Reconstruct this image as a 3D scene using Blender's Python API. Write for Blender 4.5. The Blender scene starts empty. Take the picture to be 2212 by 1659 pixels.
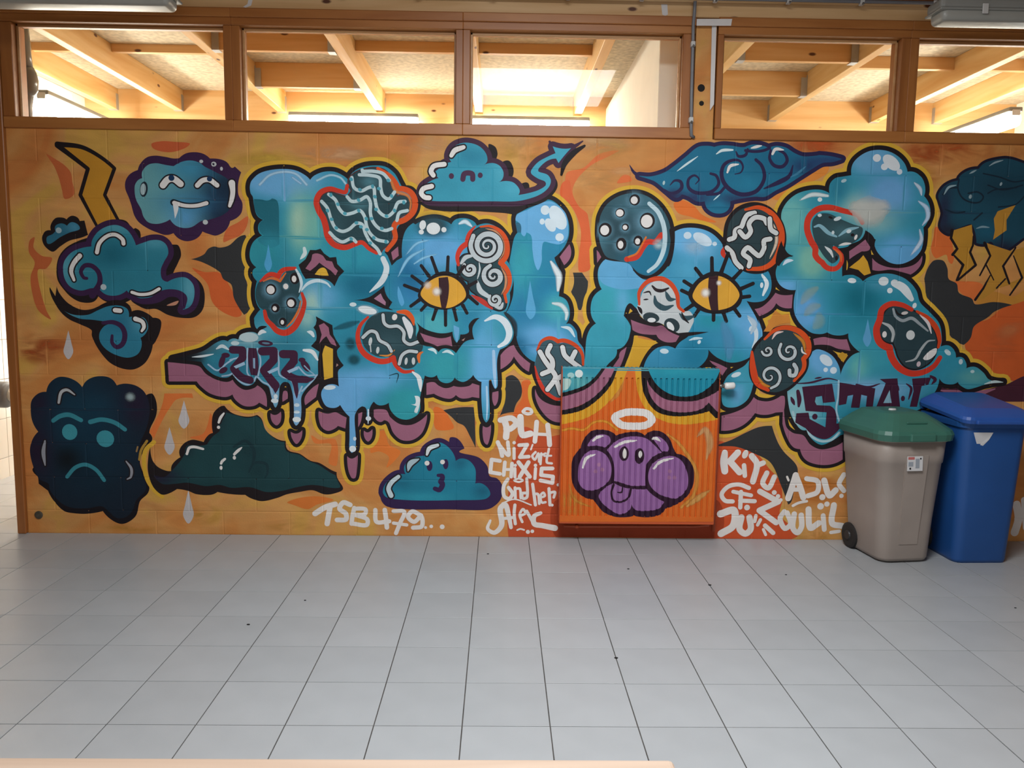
import bpy, bmesh, math, random
import numpy as np
from mathutils import Vector, Matrix
from mathutils.geometry import delaunay_2d_cdt
random.seed(7)
sc = bpy.context.scene
COL = sc.collection
PI = math.pi

# ------------------------------------------------------------------ camera
cam_d = bpy.data.cameras.new('camera'); cam = bpy.data.objects.new('camera', cam_d); COL.objects.link(cam)
Rv = Vector((0.99980059, -0.01479188, 0.01341531)); Uv = Vector((-0.0116795, 0.11176229, 0.99366633)); Fv = Vector((0.01619752, 0.99362487, -0.11156724))
mw = Matrix((( Rv.x, Uv.x, -Fv.x, 0.4129), (Rv.y, Uv.y, -Fv.y, -4.6341), (Rv.z, Uv.z, -Fv.z, 1.4558), (0, 0, 0, 1)))
cam.matrix_world = mw
cam_d.sensor_width = 36.0; cam_d.sensor_fit = 'HORIZONTAL'; cam_d.lens = 36.0 * 1695.3235 / 2212; cam_d.clip_start = 0.05
sc.camera = cam

# ------------------------------------------------------------------ world, lights, exposure
wd = bpy.data.worlds.new('world'); sc.world = wd; wd.use_nodes = True
wd.node_tree.nodes['Background'].inputs[0].default_value = (0.62, 0.74, 0.9, 1)
wd.node_tree.nodes['Background'].inputs[1].default_value = 0.8
def area(name, loc, rot, sx, sy, power, col):
    l = bpy.data.lights.new(name, 'AREA'); l.shape = 'RECTANGLE'; l.size = sx; l.size_y = sy; l.energy = power; l.color = col
    o = bpy.data.objects.new(name, l); o.location = loc; o.rotation_euler = rot; COL.objects.link(o); return o
# added fill light behind the camera, in a made-up opening of the rear wall
area('rear_fill', (0.9, -7.62, 1.75), (PI/2, 0, 0), 3.0, 1.9, 42, (1.0, 0.98, 0.95))
# added overhead fill that brightens the floor through a made-up ceiling opening
area('overhead_fill', (0.72, -2.75, 3.36), (0, 0, 0), 1.3, 1.3, 150, (0.96, 0.985, 1.0))
# added fills for the far room and passage, sources unseen
area('far_room_fill', (5.1, 1.5, 1.7), (PI/2, 0, PI/2), 2.0, 1.3, 60, (1.0, 0.97, 0.92))
area('passage_fill', (-2.92, 2.8, 1.3), (-PI/2, 0, 0), 0.85, 2.0, 45, (1.0, 0.93, 0.84))  # added in front of the solid far wall to brighten the passage
sc.view_settings.view_transform = 'Standard'; sc.view_settings.look = 'None'; sc.view_settings.gamma = 1.0
sc.view_settings.use_curve_mapping = False
sc.view_settings.exposure = 0.0
sc.cycles.transparent_max_bounces = 16; sc.cycles.max_bounces = 5; sc.cycles.diffuse_bounces = 3; sc.cycles.glossy_bounces = 2; sc.cycles.transmission_bounces = 3
sc.cycles.use_adaptive_sampling = True; sc.cycles.adaptive_threshold = 0.03

# ------------------------------------------------------------------ materials
def srgb(h, k=1.0):
    r = []
    for i in (0, 2, 4):
        v = int(h[i:i+2], 16) / 255
        r.append((v / 12.92 if v <= .04045 else ((v + .055) / 1.055) ** 2.4) * k)
    return r
def mat_new(name):
    m = bpy.data.materials.new(name); m.use_nodes = True; nt = m.node_tree; b = nt.nodes['Principled BSDF']; return m, nt, b
def node(nt, t, **kw):
    n = nt.nodes.new(t)
    for k, v in kw.items():
        if k.startswith('i_'): n.inputs[k[2:].replace('_', ' ')].default_value = v
        else: setattr(n, k, v)
    return n
def ramp(nt, stops):
    r = nt.nodes.new('ShaderNodeValToRGB'); e = r.color_ramp.elements
    while len(e) < len(stops): e.new(0.5)
    for el, (p, c) in zip(e, stops): el.position = p; el.color = tuple(srgb(c)) + (1,) if isinstance(c, str) else c
    return r
def add_bump(nt, b, scale, strength, dist=0.002, detail=1, coord='Object', stretch=None):
    tc = nt.nodes.new('ShaderNodeTexCoord'); n = node(nt, 'ShaderNodeTexNoise', i_Scale=scale, i_Detail=detail)
    src = tc.outputs[coord]
    if stretch:
        mp = nt.nodes.new('ShaderNodeMapping'); mp.inputs['Scale'].default_value = stretch; nt.links.new(src, mp.inputs[0]); src = mp.outputs[0]
    nt.links.new(src, n.inputs['Vector']); bp = node(nt, 'ShaderNodeBump', i_Strength=strength, i_Distance=dist)
    nt.links.new(n.outputs[0], bp.inputs['Height']); nt.links.new(bp.outputs[0], b.inputs['Normal']); return n
def plain(name, h, rough=.5, metal=0, noise=0.0, nscale=6, bump=0, bscale=80, spec=.5, rnd=0.0):
    m, nt, b = mat_new(name); c = srgb(h); b.inputs['Roughness'].default_value = rough; b.inputs['Metallic'].default_value = metal
    b.inputs['Specular IOR Level'].default_value = spec
    tc = nt.nodes.new('ShaderNodeTexCoord'); n = node(nt, 'ShaderNodeTexNoise', i_Scale=nscale, i_Detail=2.0)
    nt.links.new(tc.outputs['Object'], n.inputs['Vector'])
    lo = [max(0, v * (1 - noise)) for v in c] + [1]; hi = [v * (1 + noise) for v in c] + [1]
    r = ramp(nt, [(0.3, tuple(lo)), (0.7, tuple(hi))]); nt.links.new(n.outputs[0], r.inputs[0])
    out = r.outputs[0]
    if rnd:
        oi = nt.nodes.new('ShaderNodeObjectInfo'); mr = node(nt, 'ShaderNodeMapRange'); mr.inputs[3].default_value = 1 - rnd; mr.inputs[4].default_value = 1 + rnd
        nt.links.new(oi.outputs['Random'], mr.inputs[0]); hs = nt.nodes.new('ShaderNodeHueSaturation'); nt.links.new(mr.outputs[0], hs.inputs['Value']); nt.links.new(out, hs.inputs['Color']); out = hs.outputs[0]
    nt.links.new(out, b.inputs['Base Color'])
    if bump: add_bump(nt, b, bscale, bump)
    return m
def wood(name, a, bcol, knot='5a2f16', axis=0, rough=.5, knots=True, sc_=1.0):
    m, nt, b = mat_new(name); b.inputs['Roughness'].default_value = rough
    tc = nt.nodes.new('ShaderNodeTexCoord'); mp = nt.nodes.new('ShaderNodeMapping')
    s = [9 * sc_, 9 * sc_, 9 * sc_]; s[axis] = .7 * sc_; mp.inputs['Scale'].default_value = s
    nt.links.new(tc.outputs['Object'], mp.inputs[0])
    oi = nt.nodes.new('ShaderNodeObjectInfo'); ad = node(nt, 'ShaderNodeVectorMath', operation='ADD')
    nt.links.new(mp.outputs[0], ad.inputs[0]); mu = node(nt, 'ShaderNodeMath', operation='MULTIPLY'); mu.inputs[1].default_value = 37.0
    nt.links.new(oi.outputs['Random'], mu.inputs[0]); nt.links.new(mu.outputs[0], ad.inputs[1])
    n = node(nt, 'ShaderNodeTexNoise', i_Scale=1.6, i_Detail=3.5, i_Distortion=.6); nt.links.new(ad.outputs[0], n.inputs['Vector'])
    r = ramp(nt, [(0.3, a), (0.7, bcol)]); nt.links.new(n.outputs[0], r.inputs[0]); out = r.outputs[0]
    if knots:
        mp2 = nt.nodes.new('ShaderNodeMapping'); s2 = [9.0, 9.0, 9.0]; s2[axis] = 4.0; mp2.inputs['Scale'].default_value = s2; nt.links.new(tc.outputs['Object'], mp2.inputs[0])
        ad2 = node(nt, 'ShaderNodeVectorMath', operation='ADD'); nt.links.new(mp2.outputs[0], ad2.inputs[0]); nt.links.new(mu.outputs[0], ad2.inputs[1])
        v = node(nt, 'ShaderNodeTexVoronoi', i_Scale=.85, i_Randomness=1.0); nt.links.new(ad2.outputs[0], v.inputs['Vector'])
        kr = ramp(nt, [(0.06, (1, 1, 1, 1)), (0.11, (0, 0, 0, 1))]); nt.links.new(v.outputs['Distance'], kr.inputs[0])
        mx = node(nt, 'ShaderNodeMix', data_type='RGBA'); nt.links.new(kr.outputs[0], mx.inputs[0]); nt.links.new(out, mx.inputs[6]); mx.inputs[7].default_value = tuple(srgb(knot)) + (1,); out = mx.outputs[2]
    nt.links.new(out, b.inputs['Base Color']); add_bump(nt, b, 40, .15, .001); return m
M = {}
def paint_mat(name, soft):
    m, nt, b = mat_new(name); b.inputs['Roughness'].default_value = .62; b.inputs['Specular IOR Level'].default_value = .25
    at = node(nt, 'ShaderNodeAttribute', attribute_name='Col'); tc = nt.nodes.new('ShaderNodeTexCoord')
    n = node(nt, 'ShaderNodeTexNoise', i_Scale=9.0, i_Detail=2.5); nt.links.new(tc.outputs['Object'], n.inputs['Vector'])
    mr = node(nt, 'ShaderNodeMapRange'); mr.inputs[3].default_value = .86; mr.inputs[4].default_value = 1.14; nt.links.new(n.outputs[0], mr.inputs[0])
    hs = nt.nodes.new('ShaderNodeHueSaturation'); nt.links.new(mr.outputs[0], hs.inputs['Value']); nt.links.new(at.outputs['Color'], hs.inputs['Color']); nt.links.new(hs.outputs[0], b.inputs['Base Color'])
    add_bump(nt, b, 110, .35, .002)
    if soft:
        tr = nt.nodes.new('ShaderNodeBsdfTransparent'); mx = nt.nodes.new('ShaderNodeMixShader'); nt.links.new(at.outputs['Alpha'], mx.inputs[0]); nt.links.new(tr.outputs[0], mx.inputs[1]); nt.links.new(b.outputs[0], mx.inputs[2])
        nt.links.new(mx.outputs[0], nt.nodes['Material Output'].inputs[0])
    return m
def haze_mat():
    m = paint_mat('brushed_haze', True); nt = m.node_tree; mx = [n for n in nt.nodes if n.type == 'MIX_SHADER'][0]; at = [n for n in nt.nodes if n.type == 'ATTRIBUTE'][0]
    tc = nt.nodes.new('ShaderNodeTexCoord'); mp = nt.nodes.new('ShaderNodeMapping'); mp.inputs['Scale'].default_value = (3.0, 1, 9.0); mp.inputs['Rotation'].default_value = (0, .5, 0); nt.links.new(tc.outputs['Object'], mp.inputs[0])
    n = node(nt, 'ShaderNodeTexNoise', i_Scale=1.3, i_Detail=3.0, i_Distortion=1.0); nt.links.new(mp.outputs[0], n.inputs['Vector'])
    mr = node(nt, 'ShaderNodeMapRange'); mr.inputs[1].default_value = .35; mr.inputs[2].default_value = .62; nt.links.new(n.outputs[0], mr.inputs[0])
    mu = node(nt, 'ShaderNodeMath', operation='MULTIPLY'); nt.links.new(mr.outputs[0], mu.inputs[0]); nt.links.new(at.outputs['Alpha'], mu.inputs[1]); nt.links.new(mu.outputs[0], mx.inputs[0]); return m
M['haze'] = haze_mat(); M['paint'] = paint_mat('wall_paint', False); M['spray'] = paint_mat('sprayed_paint', True)
def block_mat():
    m, nt, b = mat_new('painted_block'); b.inputs['Roughness'].default_value = .65; b.inputs['Specular IOR Level'].default_value = .25
    g = nt.nodes.new('ShaderNodeNewGeometry')
    n = node(nt, 'ShaderNodeTexNoise', i_Scale=1.7, i_Detail=4.0, i_Distortion=1.2); nt.links.new(g.outputs['Position'], n.inputs['Vector'])
    r = ramp(nt, [(0.32, 'ca7c40'), (0.45, 'd08d4c'), (0.55, 'd49a5a'), (0.66, 'd3a450')]); nt.links.new(n.outputs[0], r.inputs[0])
    mp = nt.nodes.new('ShaderNodeMapping'); mp.inputs['Scale'].default_value = (.35, 1, 1.2); mp.inputs['Rotation'].default_value = (0, .5, 0); nt.links.new(g.outputs['Position'], mp.inputs[0])
    n2 = node(nt, 'ShaderNodeTexNoise', i_Scale=9.0, i_Detail=3.5, i_Distortion=.8); nt.links.new(mp.outputs[0], n2.inputs['Vector'])
    mr = node(nt, 'ShaderNodeMapRange'); mr.inputs[3].default_value = .74; mr.inputs[4].default_value = 1.24; nt.links.new(n2.outputs[0], mr.inputs[0])
    hs = nt.nodes.new('ShaderNodeHueSaturation'); nt.links.new(mr.outputs[0], hs.inputs['Value']); nt.links.new(r.outputs[0], hs.inputs['Color']); nt.links.new(hs.outputs[0], b.inputs['Base Color'])
    n3 = node(nt, 'ShaderNodeTexNoise', i_Scale=110.0, i_Detail=1.0); nt.links.new(g.outputs['Position'], n3.inputs['Vector'])
    bp = node(nt, 'ShaderNodeBump', i_Strength=.4, i_Distance=.002); nt.links.new(n3.outputs[0], bp.inputs['Height']); nt.links.new(bp.outputs[0], b.inputs['Normal'])
    return m
M['block'] = block_mat()
M['plaster'] = plain('white_plaster', 'e9e4d8', .8, noise=.03)
M['tile_white'] = plain('white_tile', 'e6e1d6', .25, noise=.02, rnd=.02)
M['grout'] = plain('grout', '4a4744', .9, noise=.25, nscale=14)
M['grout_light'] = plain('pale_grout', 'b8b2a8', .9)
M['tile'] = plain('grey_floor_tile', 'a9acae', .38, noise=.035, nscale=5, bump=.08, bscale=300, spec=.4, rnd=.035)
M['frame'] = wood('varnished_frame', '9c5e2c', 'b87a40', axis=0, rough=.38, knots=False)
M['frame_v'] = wood('varnished_post', '8f5528', 'ab6c36', axis=2, rough=.38, knots=False)
M['bead'] = wood('glazing_bead', 'b07a48', 'c79a68', axis=0, rough=.4, knots=False)
M['pine'] = wood('pale_pine', 'd0a36c', 'e4bd8a', axis=0, rough=.55)
M['pine_y'] = wood('pine_rafter', 'd3a262', 'e6c48c', axis=1, rough=.55)
M['pine_x'] = wood('pine_board', 'd2a062', 'e2b982', axis=0, rough=.55)
M['bench'] = wood('bench_wood', 'bda38e', 'ccb5a1', axis=0, rough=.45)
M['darkwood'] = wood('dark_ceiling_wood', '7d4a2a', '8f5a34', axis=0, rough=.6, knots=False)
M['panel'] = wood('brown_wall_panel', '6e5238', '7d6044', axis=2, rough=.6, knots=False)  # dark tone for unseen hall walls, chosen to cut bounced light
M['osb'] = plain('pressed_board', 'cdbfa4', .85, noise=.2, nscale=30, bump=.3, bscale=60)
M['galv'] = plain('galvanised_steel', 'b9bec6', .4, .7, noise=.1)
M['conduit'] = plain('grey_conduit', '77777a', .45, noise=.05)
M['clip'] = plain('conduit_clip', 'c9c7c2', .4)
M['tape'] = plain('white_tape', 'ddd8d4', .7, noise=.04)
M['hole'] = plain('dark_hole', '1c1816', .9)
M['lamp_body'] = plain('lamp_housing', '8c8c86', .5, noise=.06)
M['lamp_cover'] = plain('dull_diffuser', '9d9c94', .35, noise=.1, nscale=3)
M['brown'] = plain('taupe_plastic', '9d9188', .5, noise=.05, nscale=5, bump=.1, bscale=200)
M['green'] = plain('green_plastic', '3d6f60', .42, noise=.06, nscale=6)
M['blue'] = plain('blue_plastic', '1f4f8f', .42, noise=.05, nscale=5)
M['bluelid'] = plain('blue_lid_plastic', '2c58a6', .42, noise=.05, nscale=5)
M['rubber'] = plain('black_rubber', '232120', .7)
M['label'] = plain('sticker_paper', 'd5d4d4', .45)
M['red'] = plain('sticker_red', 'c06a66', .5); M['ink'] = plain('sticker_ink', '2a2a2c', .5); M['grey'] = plain('sticker_grey', '9aa0a8', .5)
M['pipe'] = plain('grey_drain_pipe', '6e6b69', .2, noise=.15, nscale=8)
M['valve'] = plain('white_valve', 'eceae6', .35)
M['pipe_orange'] = plain('orange_pipe', 'b04a22', .45, noise=.05)
M['rad_steel'] = plain('radiator_side', 'c9582a', .45, noise=.06)
M['chrome'] = plain('dull_metal', '8a8680', .35, .8)
def glass():
    m, nt, b = mat_new('window_glass'); nt.nodes.remove(b)
    tr = nt.nodes.new('ShaderNodeBsdfTransparent'); gl = node(nt, 'ShaderNodeBsdfGlossy', i_Roughness=.02); fz = node(nt, 'ShaderNodeFresnel', i_IOR=1.22)
    mx = nt.nodes.new('ShaderNodeMixShader'); nt.links.new(fz.outputs[0], mx.inputs[0]); nt.links.new(tr.outputs[0], mx.inputs[1]); nt.links.new(gl.outputs[0], mx.inputs[2]); nt.links.new(mx.outputs[0], nt.nodes['Material Output'].inputs[0])
    tr.inputs[0].default_value = (.97, .98, .97, 1); return m
M['glass'] = glass()
def emit(name, c, s):
    m, nt, b = mat_new(name); b.inputs['Base Color'].default_value = (.9, .9, .88, 1); b.inputs['Emission Color'].default_value = c; b.inputs['Emission Strength'].default_value = s; return m
M['tube'] = emit('lit_diffuser', (1, .95, .85, 1), 42.0)

# ------------------------------------------------------------------ helpers
def link(o, parent=None):
    COL.objects.link(o)
    if parent: o.parent = parent
    return o
def tag(o, label=None, cat=None, group=None, kind=None):
    for k, v in (('label', label), ('category', cat), ('group', group), ('kind', kind)):
        if v: o[k] = v
    return o
def from_bm(name, bm, mat, parent=None, smooth=False):
    me = bpy.data.meshes.new(name); bm.normal_update(); bm.to_mesh(me); bm.free()
    if mat: me.materials.append(mat)
    if smooth:
        for p in me.polygons: p.use_smooth = True
    return link(bpy.data.objects.new(name, me), parent)
def bm_box(bm, x0, x1, y0, y1, z0, z1, bev=0, seg=1):
    r = bmesh.ops.create_cube(bm, size=1); vs = r['verts']
    bmesh.ops.scale(bm, vec=(x1 - x0, y1 - y0, z1 - z0), verts=vs); bmesh.ops.translate(bm, vec=((x0 + x1) / 2, (y0 + y1) / 2, (z0 + z1) / 2), verts=vs)
    if bev:
        es = list({e for v in vs for e in v.link_edges}); bmesh.ops.bevel(bm, geom=es, offset=bev, segments=seg, affect='EDGES', profile=.5)
def box(name, x0, x1, y0, y1, z0, z1, mat, parent=None, bev=0, seg=1):
    bm = bmesh.new(); cx, cy, cz = (x0 + x1) / 2, (y0 + y1) / 2, (z0 + z1) / 2
    bm_box(bm, x0 - cx, x1 - cx, y0 - cy, y1 - cy, z0 - cz, z1 - cz, bev, seg)
    o = from_bm(name, bm, mat, parent); o.location = (cx, cy, cz); return o
def bm_tube(bm, pts, r, n=12, cap=True):
    rings = []; pts = [Vector(p) for p in pts]; rr = r if isinstance(r, (list, tuple)) else [r] * len(pts)
    prev = None
    for i, p in enumerate(pts):
        d = (pts[min(i + 1, len(pts) - 1)] - pts[max(i - 1, 0)]).normalized()
        if prev is None:
            a = Vector((0, 0, 1)) if abs(d.z) < .9 else Vector((1, 0, 0)); u = d.cross(a).normalized()
        else: u = (prev - d * prev.dot(d)).normalized()
        prev = u; w = d.cross(u)
        rings.append([bm.verts.new(p + (u * math.cos(2 * PI * k / n) + w * math.sin(2 * PI * k / n)) * rr[i]) for k in range(n)])
    for a, b in zip(rings, rings[1:]):
        for k in range(n): bm.faces.new((a[k], a[(k + 1) % n], b[(k + 1) % n], b[k]))
    if cap: bm.faces.new(rings[0][::-1]); bm.faces.new(rings[-1])
def tube(name, pts, r, mat, parent=None, n=12):
    bm = bmesh.new(); bm_tube(bm, pts, r, n); bmesh.ops.recalc_face_normals(bm, faces=bm.faces); o = from_bm(name, bm, mat, parent, True)
    return o
def empty(name, loc, rz=0):
    o = bpy.data.objects.new(name, None); o.location = loc; o.rotation_euler = (0, 0, rz); o.empty_display_size = .1; return link(o)

# ------------------------------------------------------------------ paint engine: flat paint shapes that follow the relief they lie on
MM = .001
class Wall:                       # block wall: V joints in running bond
    clip = (-2408, 5190, 2, 2365)
    GZ = [0.143 + .204 * k for k in range(-1, 12)]
    def y0(s): return 0.0
    def row(s, z): return math.floor((z - .143) / .204 + 1e-6)
    def vx(s, row): return -.84 + (0.0 if row % 2 == 9 % 2 else .2)
    def depth(s, x, z):
        k = (z - .143) / .204; dz = abs(k - round(k)) * .204; d = max(0, 1 - dz / .006)
        r = s.row(z); t = (x - s.vx(r)) / .4; dx = abs(t - round(t)) * .4; d = max(d, 1 - dx / .006 if dx < .006 else 0)
        return .0018 * d
    def lines(s, x0, x1, z0, z1):
        L = []
        for g in s.GZ:
            for o in (-.006, 0, .006):
                if z0 < g + o < z1: L.append(((x0 - .01, g + o), (x1 + .01, g + o)))
        for r in range(s.row(z0), s.row(z1) + 1):
            a, b = .143 + .204 * r, .143 + .204 * (r + 1); v = s.vx(r); k0 = math.ceil((x0 - .01 - v) / .4)
            while v + k0 * .4 < x1 + .01:
                c = v + k0 * .4
                for o in (-.006, 0, .006):
                    if x0 < c + o < x1: L.append(((c + o, max(a, z0 - .01)), (c + o, min(b, z1 + .01))))
                k0 += 1
        return L
RX0, RX1, RZ0, RZ1, RY = .779, 1.694, .121, 1.045, -.112
class Radiator:                   # vertical flutes pressed in a steel front
    clip = (RX0 * 1000 + 1, RX1 * 1000 - 1, RZ0 * 1000 + 1, RZ1 * 1000)
    PITCH = (RX1 - RX0) / 27.5; ZT = RZ1 - .052; ZB = RZ0 + .045
    def y0(s): return RY
    def depth(s, x, z):
        f = min(1, max(0, (s.ZT - z) / .0015), max(0, (z - s.ZB) / .0015)); t = (x - RX0) / s.PITCH - .25; dx = abs(t - round(t)) * s.PITCH
        return .009 * max(0, f) * max(0, 1 - max(0, dx - .0015) / .005)
    def lines(s, x0, x1, z0, z1):
        L = []
        for k in range(29):
            c = RX0 + (k + .25) * s.PITCH
            for o in (-.0065, -.0015, .0015, .0065):
                if x0 < c + o < x1: L.append(((c + o, max(z0 - .01, s.ZB)), (c + o, min(z1 + .01, s.ZT))))
        for g in (s.ZT, s.ZT - .0015, s.ZB, s.ZB + .0015):
            if z0 < g < z1: L.append(((x0 - .01, g), (x1 + .01, g)))
        return L
def smooth_path(pts, closed, step=11.0):
    n = len(pts); out = []
    rng = range(n) if closed else range(n - 1)
    for i in rng:
        p1, c1 = pts[i]; p2, c2 = pts[(i + 1) % n]
        p0 = pts[(i - 1) % n][0] if (closed or i > 0) else p1; p3 = pts[(i + 2) % n][0] if (closed or i + 2 < n) else p2
        d = math.hypot(p2[0] - p1[0], p2[1] - p1[1])
        if d < 1e-6: continue
        def tang(a, b, c):
            l1 = math.hypot(b[0] - a[0], b[1] - a[1]) + 1e-6; l2 = math.hypot(c[0] - b[0], c[1] - b[1]) + 1e-6
            return ((c[0] - a[0]) / (l1 + l2) , (c[1] - a[1]) / (l1 + l2))
        t1 = tang(p0, p1, p2) if not c1 else None; t2 = tang(p1, p2, p3) if not c2 else None
        s = ((p2[0] - p1[0]) / d, (p2[1] - p1[1]) / d)
        if t1 is None and t2 is None: k = 1
        else: k = max(2, min(14, int(d / step) + 1))
        if t1 is None: t1 = s if t2 is None else (2 * s[0] - t2[0], 2 * s[1] - t2[1])
        if t2 is None: t2 = (2 * s[0] - t1[0], 2 * s[1] - t1[1])
        out.append((p1, c1))
        for j in range(1, k):
            u = j / k; h1 = 2 * u**3 - 3 * u**2 + 1; h2 = u**3 - 2 * u**2 + u; h3 = -2 * u**3 + 3 * u**2; h4 = u**3 - u**2
            out.append(((h1 * p1[0] + h2 * d * t1[0] + h3 * p2[0] + h4 * d * t2[0], h1 * p1[1] + h2 * d * t1[1] + h3 * p2[1] + h4 * d * t2[1]), False))
    if not closed: out.append(pts[-1])
    return out
def disc(c, r, n=12): return [(c[0] + r * math.cos(2 * PI * k / n), c[1] + r * math.sin(2 * PI * k / n)) for k in range(n)]
def ribbon(sp, ws, closed, caps=True):
    P = [p for p, c in sp]; n = len(P); polys = []
    if n < 2: return [disc(P[0], ws[0])]
    seg = n if closed else n - 1
    def dirv(i): a, b = P[i % n], P[(i + 1) % n]; l = math.hypot(b[0] - a[0], b[1] - a[1]) + 1e-9; return ((b[0] - a[0]) / l, (b[1] - a[1]) / l)
    nor = []; sharp = []
    for i in range(n):
        d1 = dirv(i - 1) if (closed or i > 0) else dirv(0); d2 = dirv(i) if (closed or i < n - 1) else dirv(n - 2)
        dot = d1[0] * d2[0] + d1[1] * d2[1]
        if dot < .78: sharp.append(True); nor.append(None); continue
        sharp.append(False); m = (-(d1[1] + d2[1]), d1[0] + d2[0]); l = math.hypot(*m); k = 1 / max(.6, l / 2); nor.append((m[0] / l * k, m[1] / l * k))
    for i in range(seg):
        j = (i + 1) % n; d = dirv(i); nn = (-d[1], d[0]); a = nor[i] or nn; b = nor[j] or nn
        polys.append([(P[i][0] + a[0] * ws[i], P[i][1] + a[1] * ws[i]), (P[i][0] - a[0] * ws[i], P[i][1] - a[1] * ws[i]), (P[j][0] - b[0] * ws[j], P[j][1] - b[1] * ws[j]), (P[j][0] + b[0] * ws[j], P[j][1] + b[1] * ws[j])])
    for i in range(n):
        if sharp[i]: polys.append(disc(P[i], ws[i]))
    if caps and not closed:
        for i in (0, n - 1):
            if ws[i] > 1.2: polys.append(disc(P[i], ws[i]))
    return polys
def taper(sp, w, closed):
    n = len(sp); L = [0]
    for i in range(1, n): L.append(L[-1] + math.hypot(sp[i][0][0] - sp[i-1][0][0], sp[i][0][1] - sp[i-1][0][1]))
    T = L[-1] + 1e-9; out = []
    for l in L:
        t = l / T; a = w[0] + (w[1] - w[0]) * math.sin(min(1, t * 2) * PI / 2) if t < .5 else w[2] + (w[1] - w[2]) * math.sin(min(1, (1 - t) * 2) * PI / 2)
        out.append(max(.4, a / 2))
    return out
def mixcol(base, blobs, x, z):
    c = list(base)
    for (bc, bx, bz, rx, rz, s) in blobs:
        q = ((x - bx) / rx) ** 2 + ((z - bz) / rz) ** 2
        if q < 6:
            w = min(1, s * math.exp(-q)); c = [a + (b - a) * w for a, b in zip(c, bc)]
    return c
def hexrgb(h): return [int(h[i:i+2], 16) / 255 for i in (0, 2, 4)]
def lin(c): return [(v / 12.92 if v <= .04045 else ((v + .055) / 1.055) ** 2.4) for v in c]
def area2(p): return sum(p[i][0] * p[(i + 1) % len(p)][1] - p[(i + 1) % len(p)][0] * p[i][1] for i in range(len(p)))
STEP = .00006
placed = []
def level_of(bb, key):
    lv = 0
    for (b, l, k) in placed:
        if b[0] < bb[1] and b[1] > bb[0] and b[2] < bb[3] and b[3] > bb[2] and l >= lv: lv = l + 1
    placed.append((bb, lv, key)); return lv
def flat(name, polys, col, blobs, surf, parent, alpha=None, st=22.0, cons=None):
    xs = [p[0] for q in polys for p in q]; zs = [p[1] for q in polys for p in q]; bb = (min(xs), max(xs), min(zs), max(zs))
    lv = level_of(bb, name); V = []; E = []; Fc = []
    for q in (polys if cons is None else []):
        if abs(area2(q)) < .5: continue
        if area2(q) < 0: q = q[::-1]
        Fc.append(list(range(len(V), len(V) + len(q)))); V += [Vector(p) for p in q]
    if cons is None and not Fc: return None
    for ln in cons or []:
        E += [(len(V) + k, len(V) + k + 1) for k in range(len(ln) - 1)]; V += [Vector(p) for p in ln]
    for a, b in surf.lines(bb[0] * MM, bb[1] * MM, bb[2] * MM, bb[3] * MM):
        E.append((len(V), len(V) + 1)); V += [Vector((a[0] / MM, a[1] / MM)), Vector((b[0] / MM, b[1] / MM))]
    if blobs or alpha:
        x = bb[0] + st / 2; r = 0
        while x < bb[1]:
            z = bb[2] + (st / 2 if r % 2 else st)
            while z < bb[3]: V.append(Vector((x, z))); z += st
            x += st; r += 1
    cx0, cx1, cz0, cz1 = surf.clip
    for a, b in (((cx0, bb[2] - 9), (cx0, bb[3] + 9)), ((cx1, bb[2] - 9), (cx1, bb[3] + 9)), ((bb[0] - 9, cz0), (bb[1] + 9, cz0)), ((bb[0] - 9, cz1), (bb[1] + 9, cz1))):
        if bb[0] - 9 <= a[0] <= bb[1] + 9 and bb[2] - 9 <= a[1] <= bb[3] + 9: E.append((len(V), len(V) + 1)); V += [Vector(a), Vector(b)]
    for fc in Fc: E += [(fc[k], fc[(k + 1) % len(fc)]) for k in range(len(fc))]
    vo, eo, fo, _, _, of = delaunay_2d_cdt(V, E, [], 0, 0.02)
    va = np.array([(v[0], v[1]) for v in vo]); fa = np.array([f for f in fo if len(f) == 3]); ce = va[fa].mean(axis=1)
    order = np.argsort(ce[:, 0]); cs = ce[order]; inside = np.zeros(len(cs), bool)
    for q in polys:
        qa = np.array(q); i0, i1 = np.searchsorted(cs[:, 0], (qa[:, 0].min(), qa[:, 0].max()))
        if i1 <= i0: continue
        sub = np.nonzero(~inside[i0:i1] & (cs[i0:i1, 1] > qa[:, 1].min()) & (cs[i0:i1, 1] < qa[:, 1].max()))[0]
        if not len(sub): continue
        px = cs[i0 + sub, 0][:, None]; pz = cs[i0 + sub, 1][:, None]; a = qa; b = np.roll(qa, -1, axis=0)
        side = (b[:, 0] - a[:, 0]) * (pz - a[:, 1]) - (px - a[:, 0]) * (b[:, 1] - a[:, 1])
        wn = ((a[:, 1] <= pz) & (b[:, 1] > pz) & (side > 0)).sum(1) - ((a[:, 1] > pz) & (b[:, 1] <= pz) & (side < 0)).sum(1)
        inside[i0 + sub[wn != 0]] = True
    inside &= (cs[:, 0] > cx0) & (cs[:, 0] < cx1) & (cs[:, 1] > cz0) & (cs[:, 1] < cz1)
    keep = fa[order[inside]].tolist()
    if not keep: return None
    used = sorted({i for f in keep for i in f}); ix = {v: k for k, v in enumerate(used)}
    y = surf.y0() - .0004 - lv * STEP
    co = [(vo[i][0] * MM, y + surf.depth(vo[i][0] * MM, vo[i][1] * MM), vo[i][1] * MM) for i in used]
    me = bpy.data.meshes.new(name); me.from_pydata(co, [], [[ix[i] for i in f] for f in keep]); me.materials.append(M['paint'] if not alpha else M['haze' if name == 'spray_haze' else 'spray'])
    ca = me.color_attributes.new('Col', 'FLOAT_COLOR', 'POINT'); base = hexrgb(col); buf = []
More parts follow.
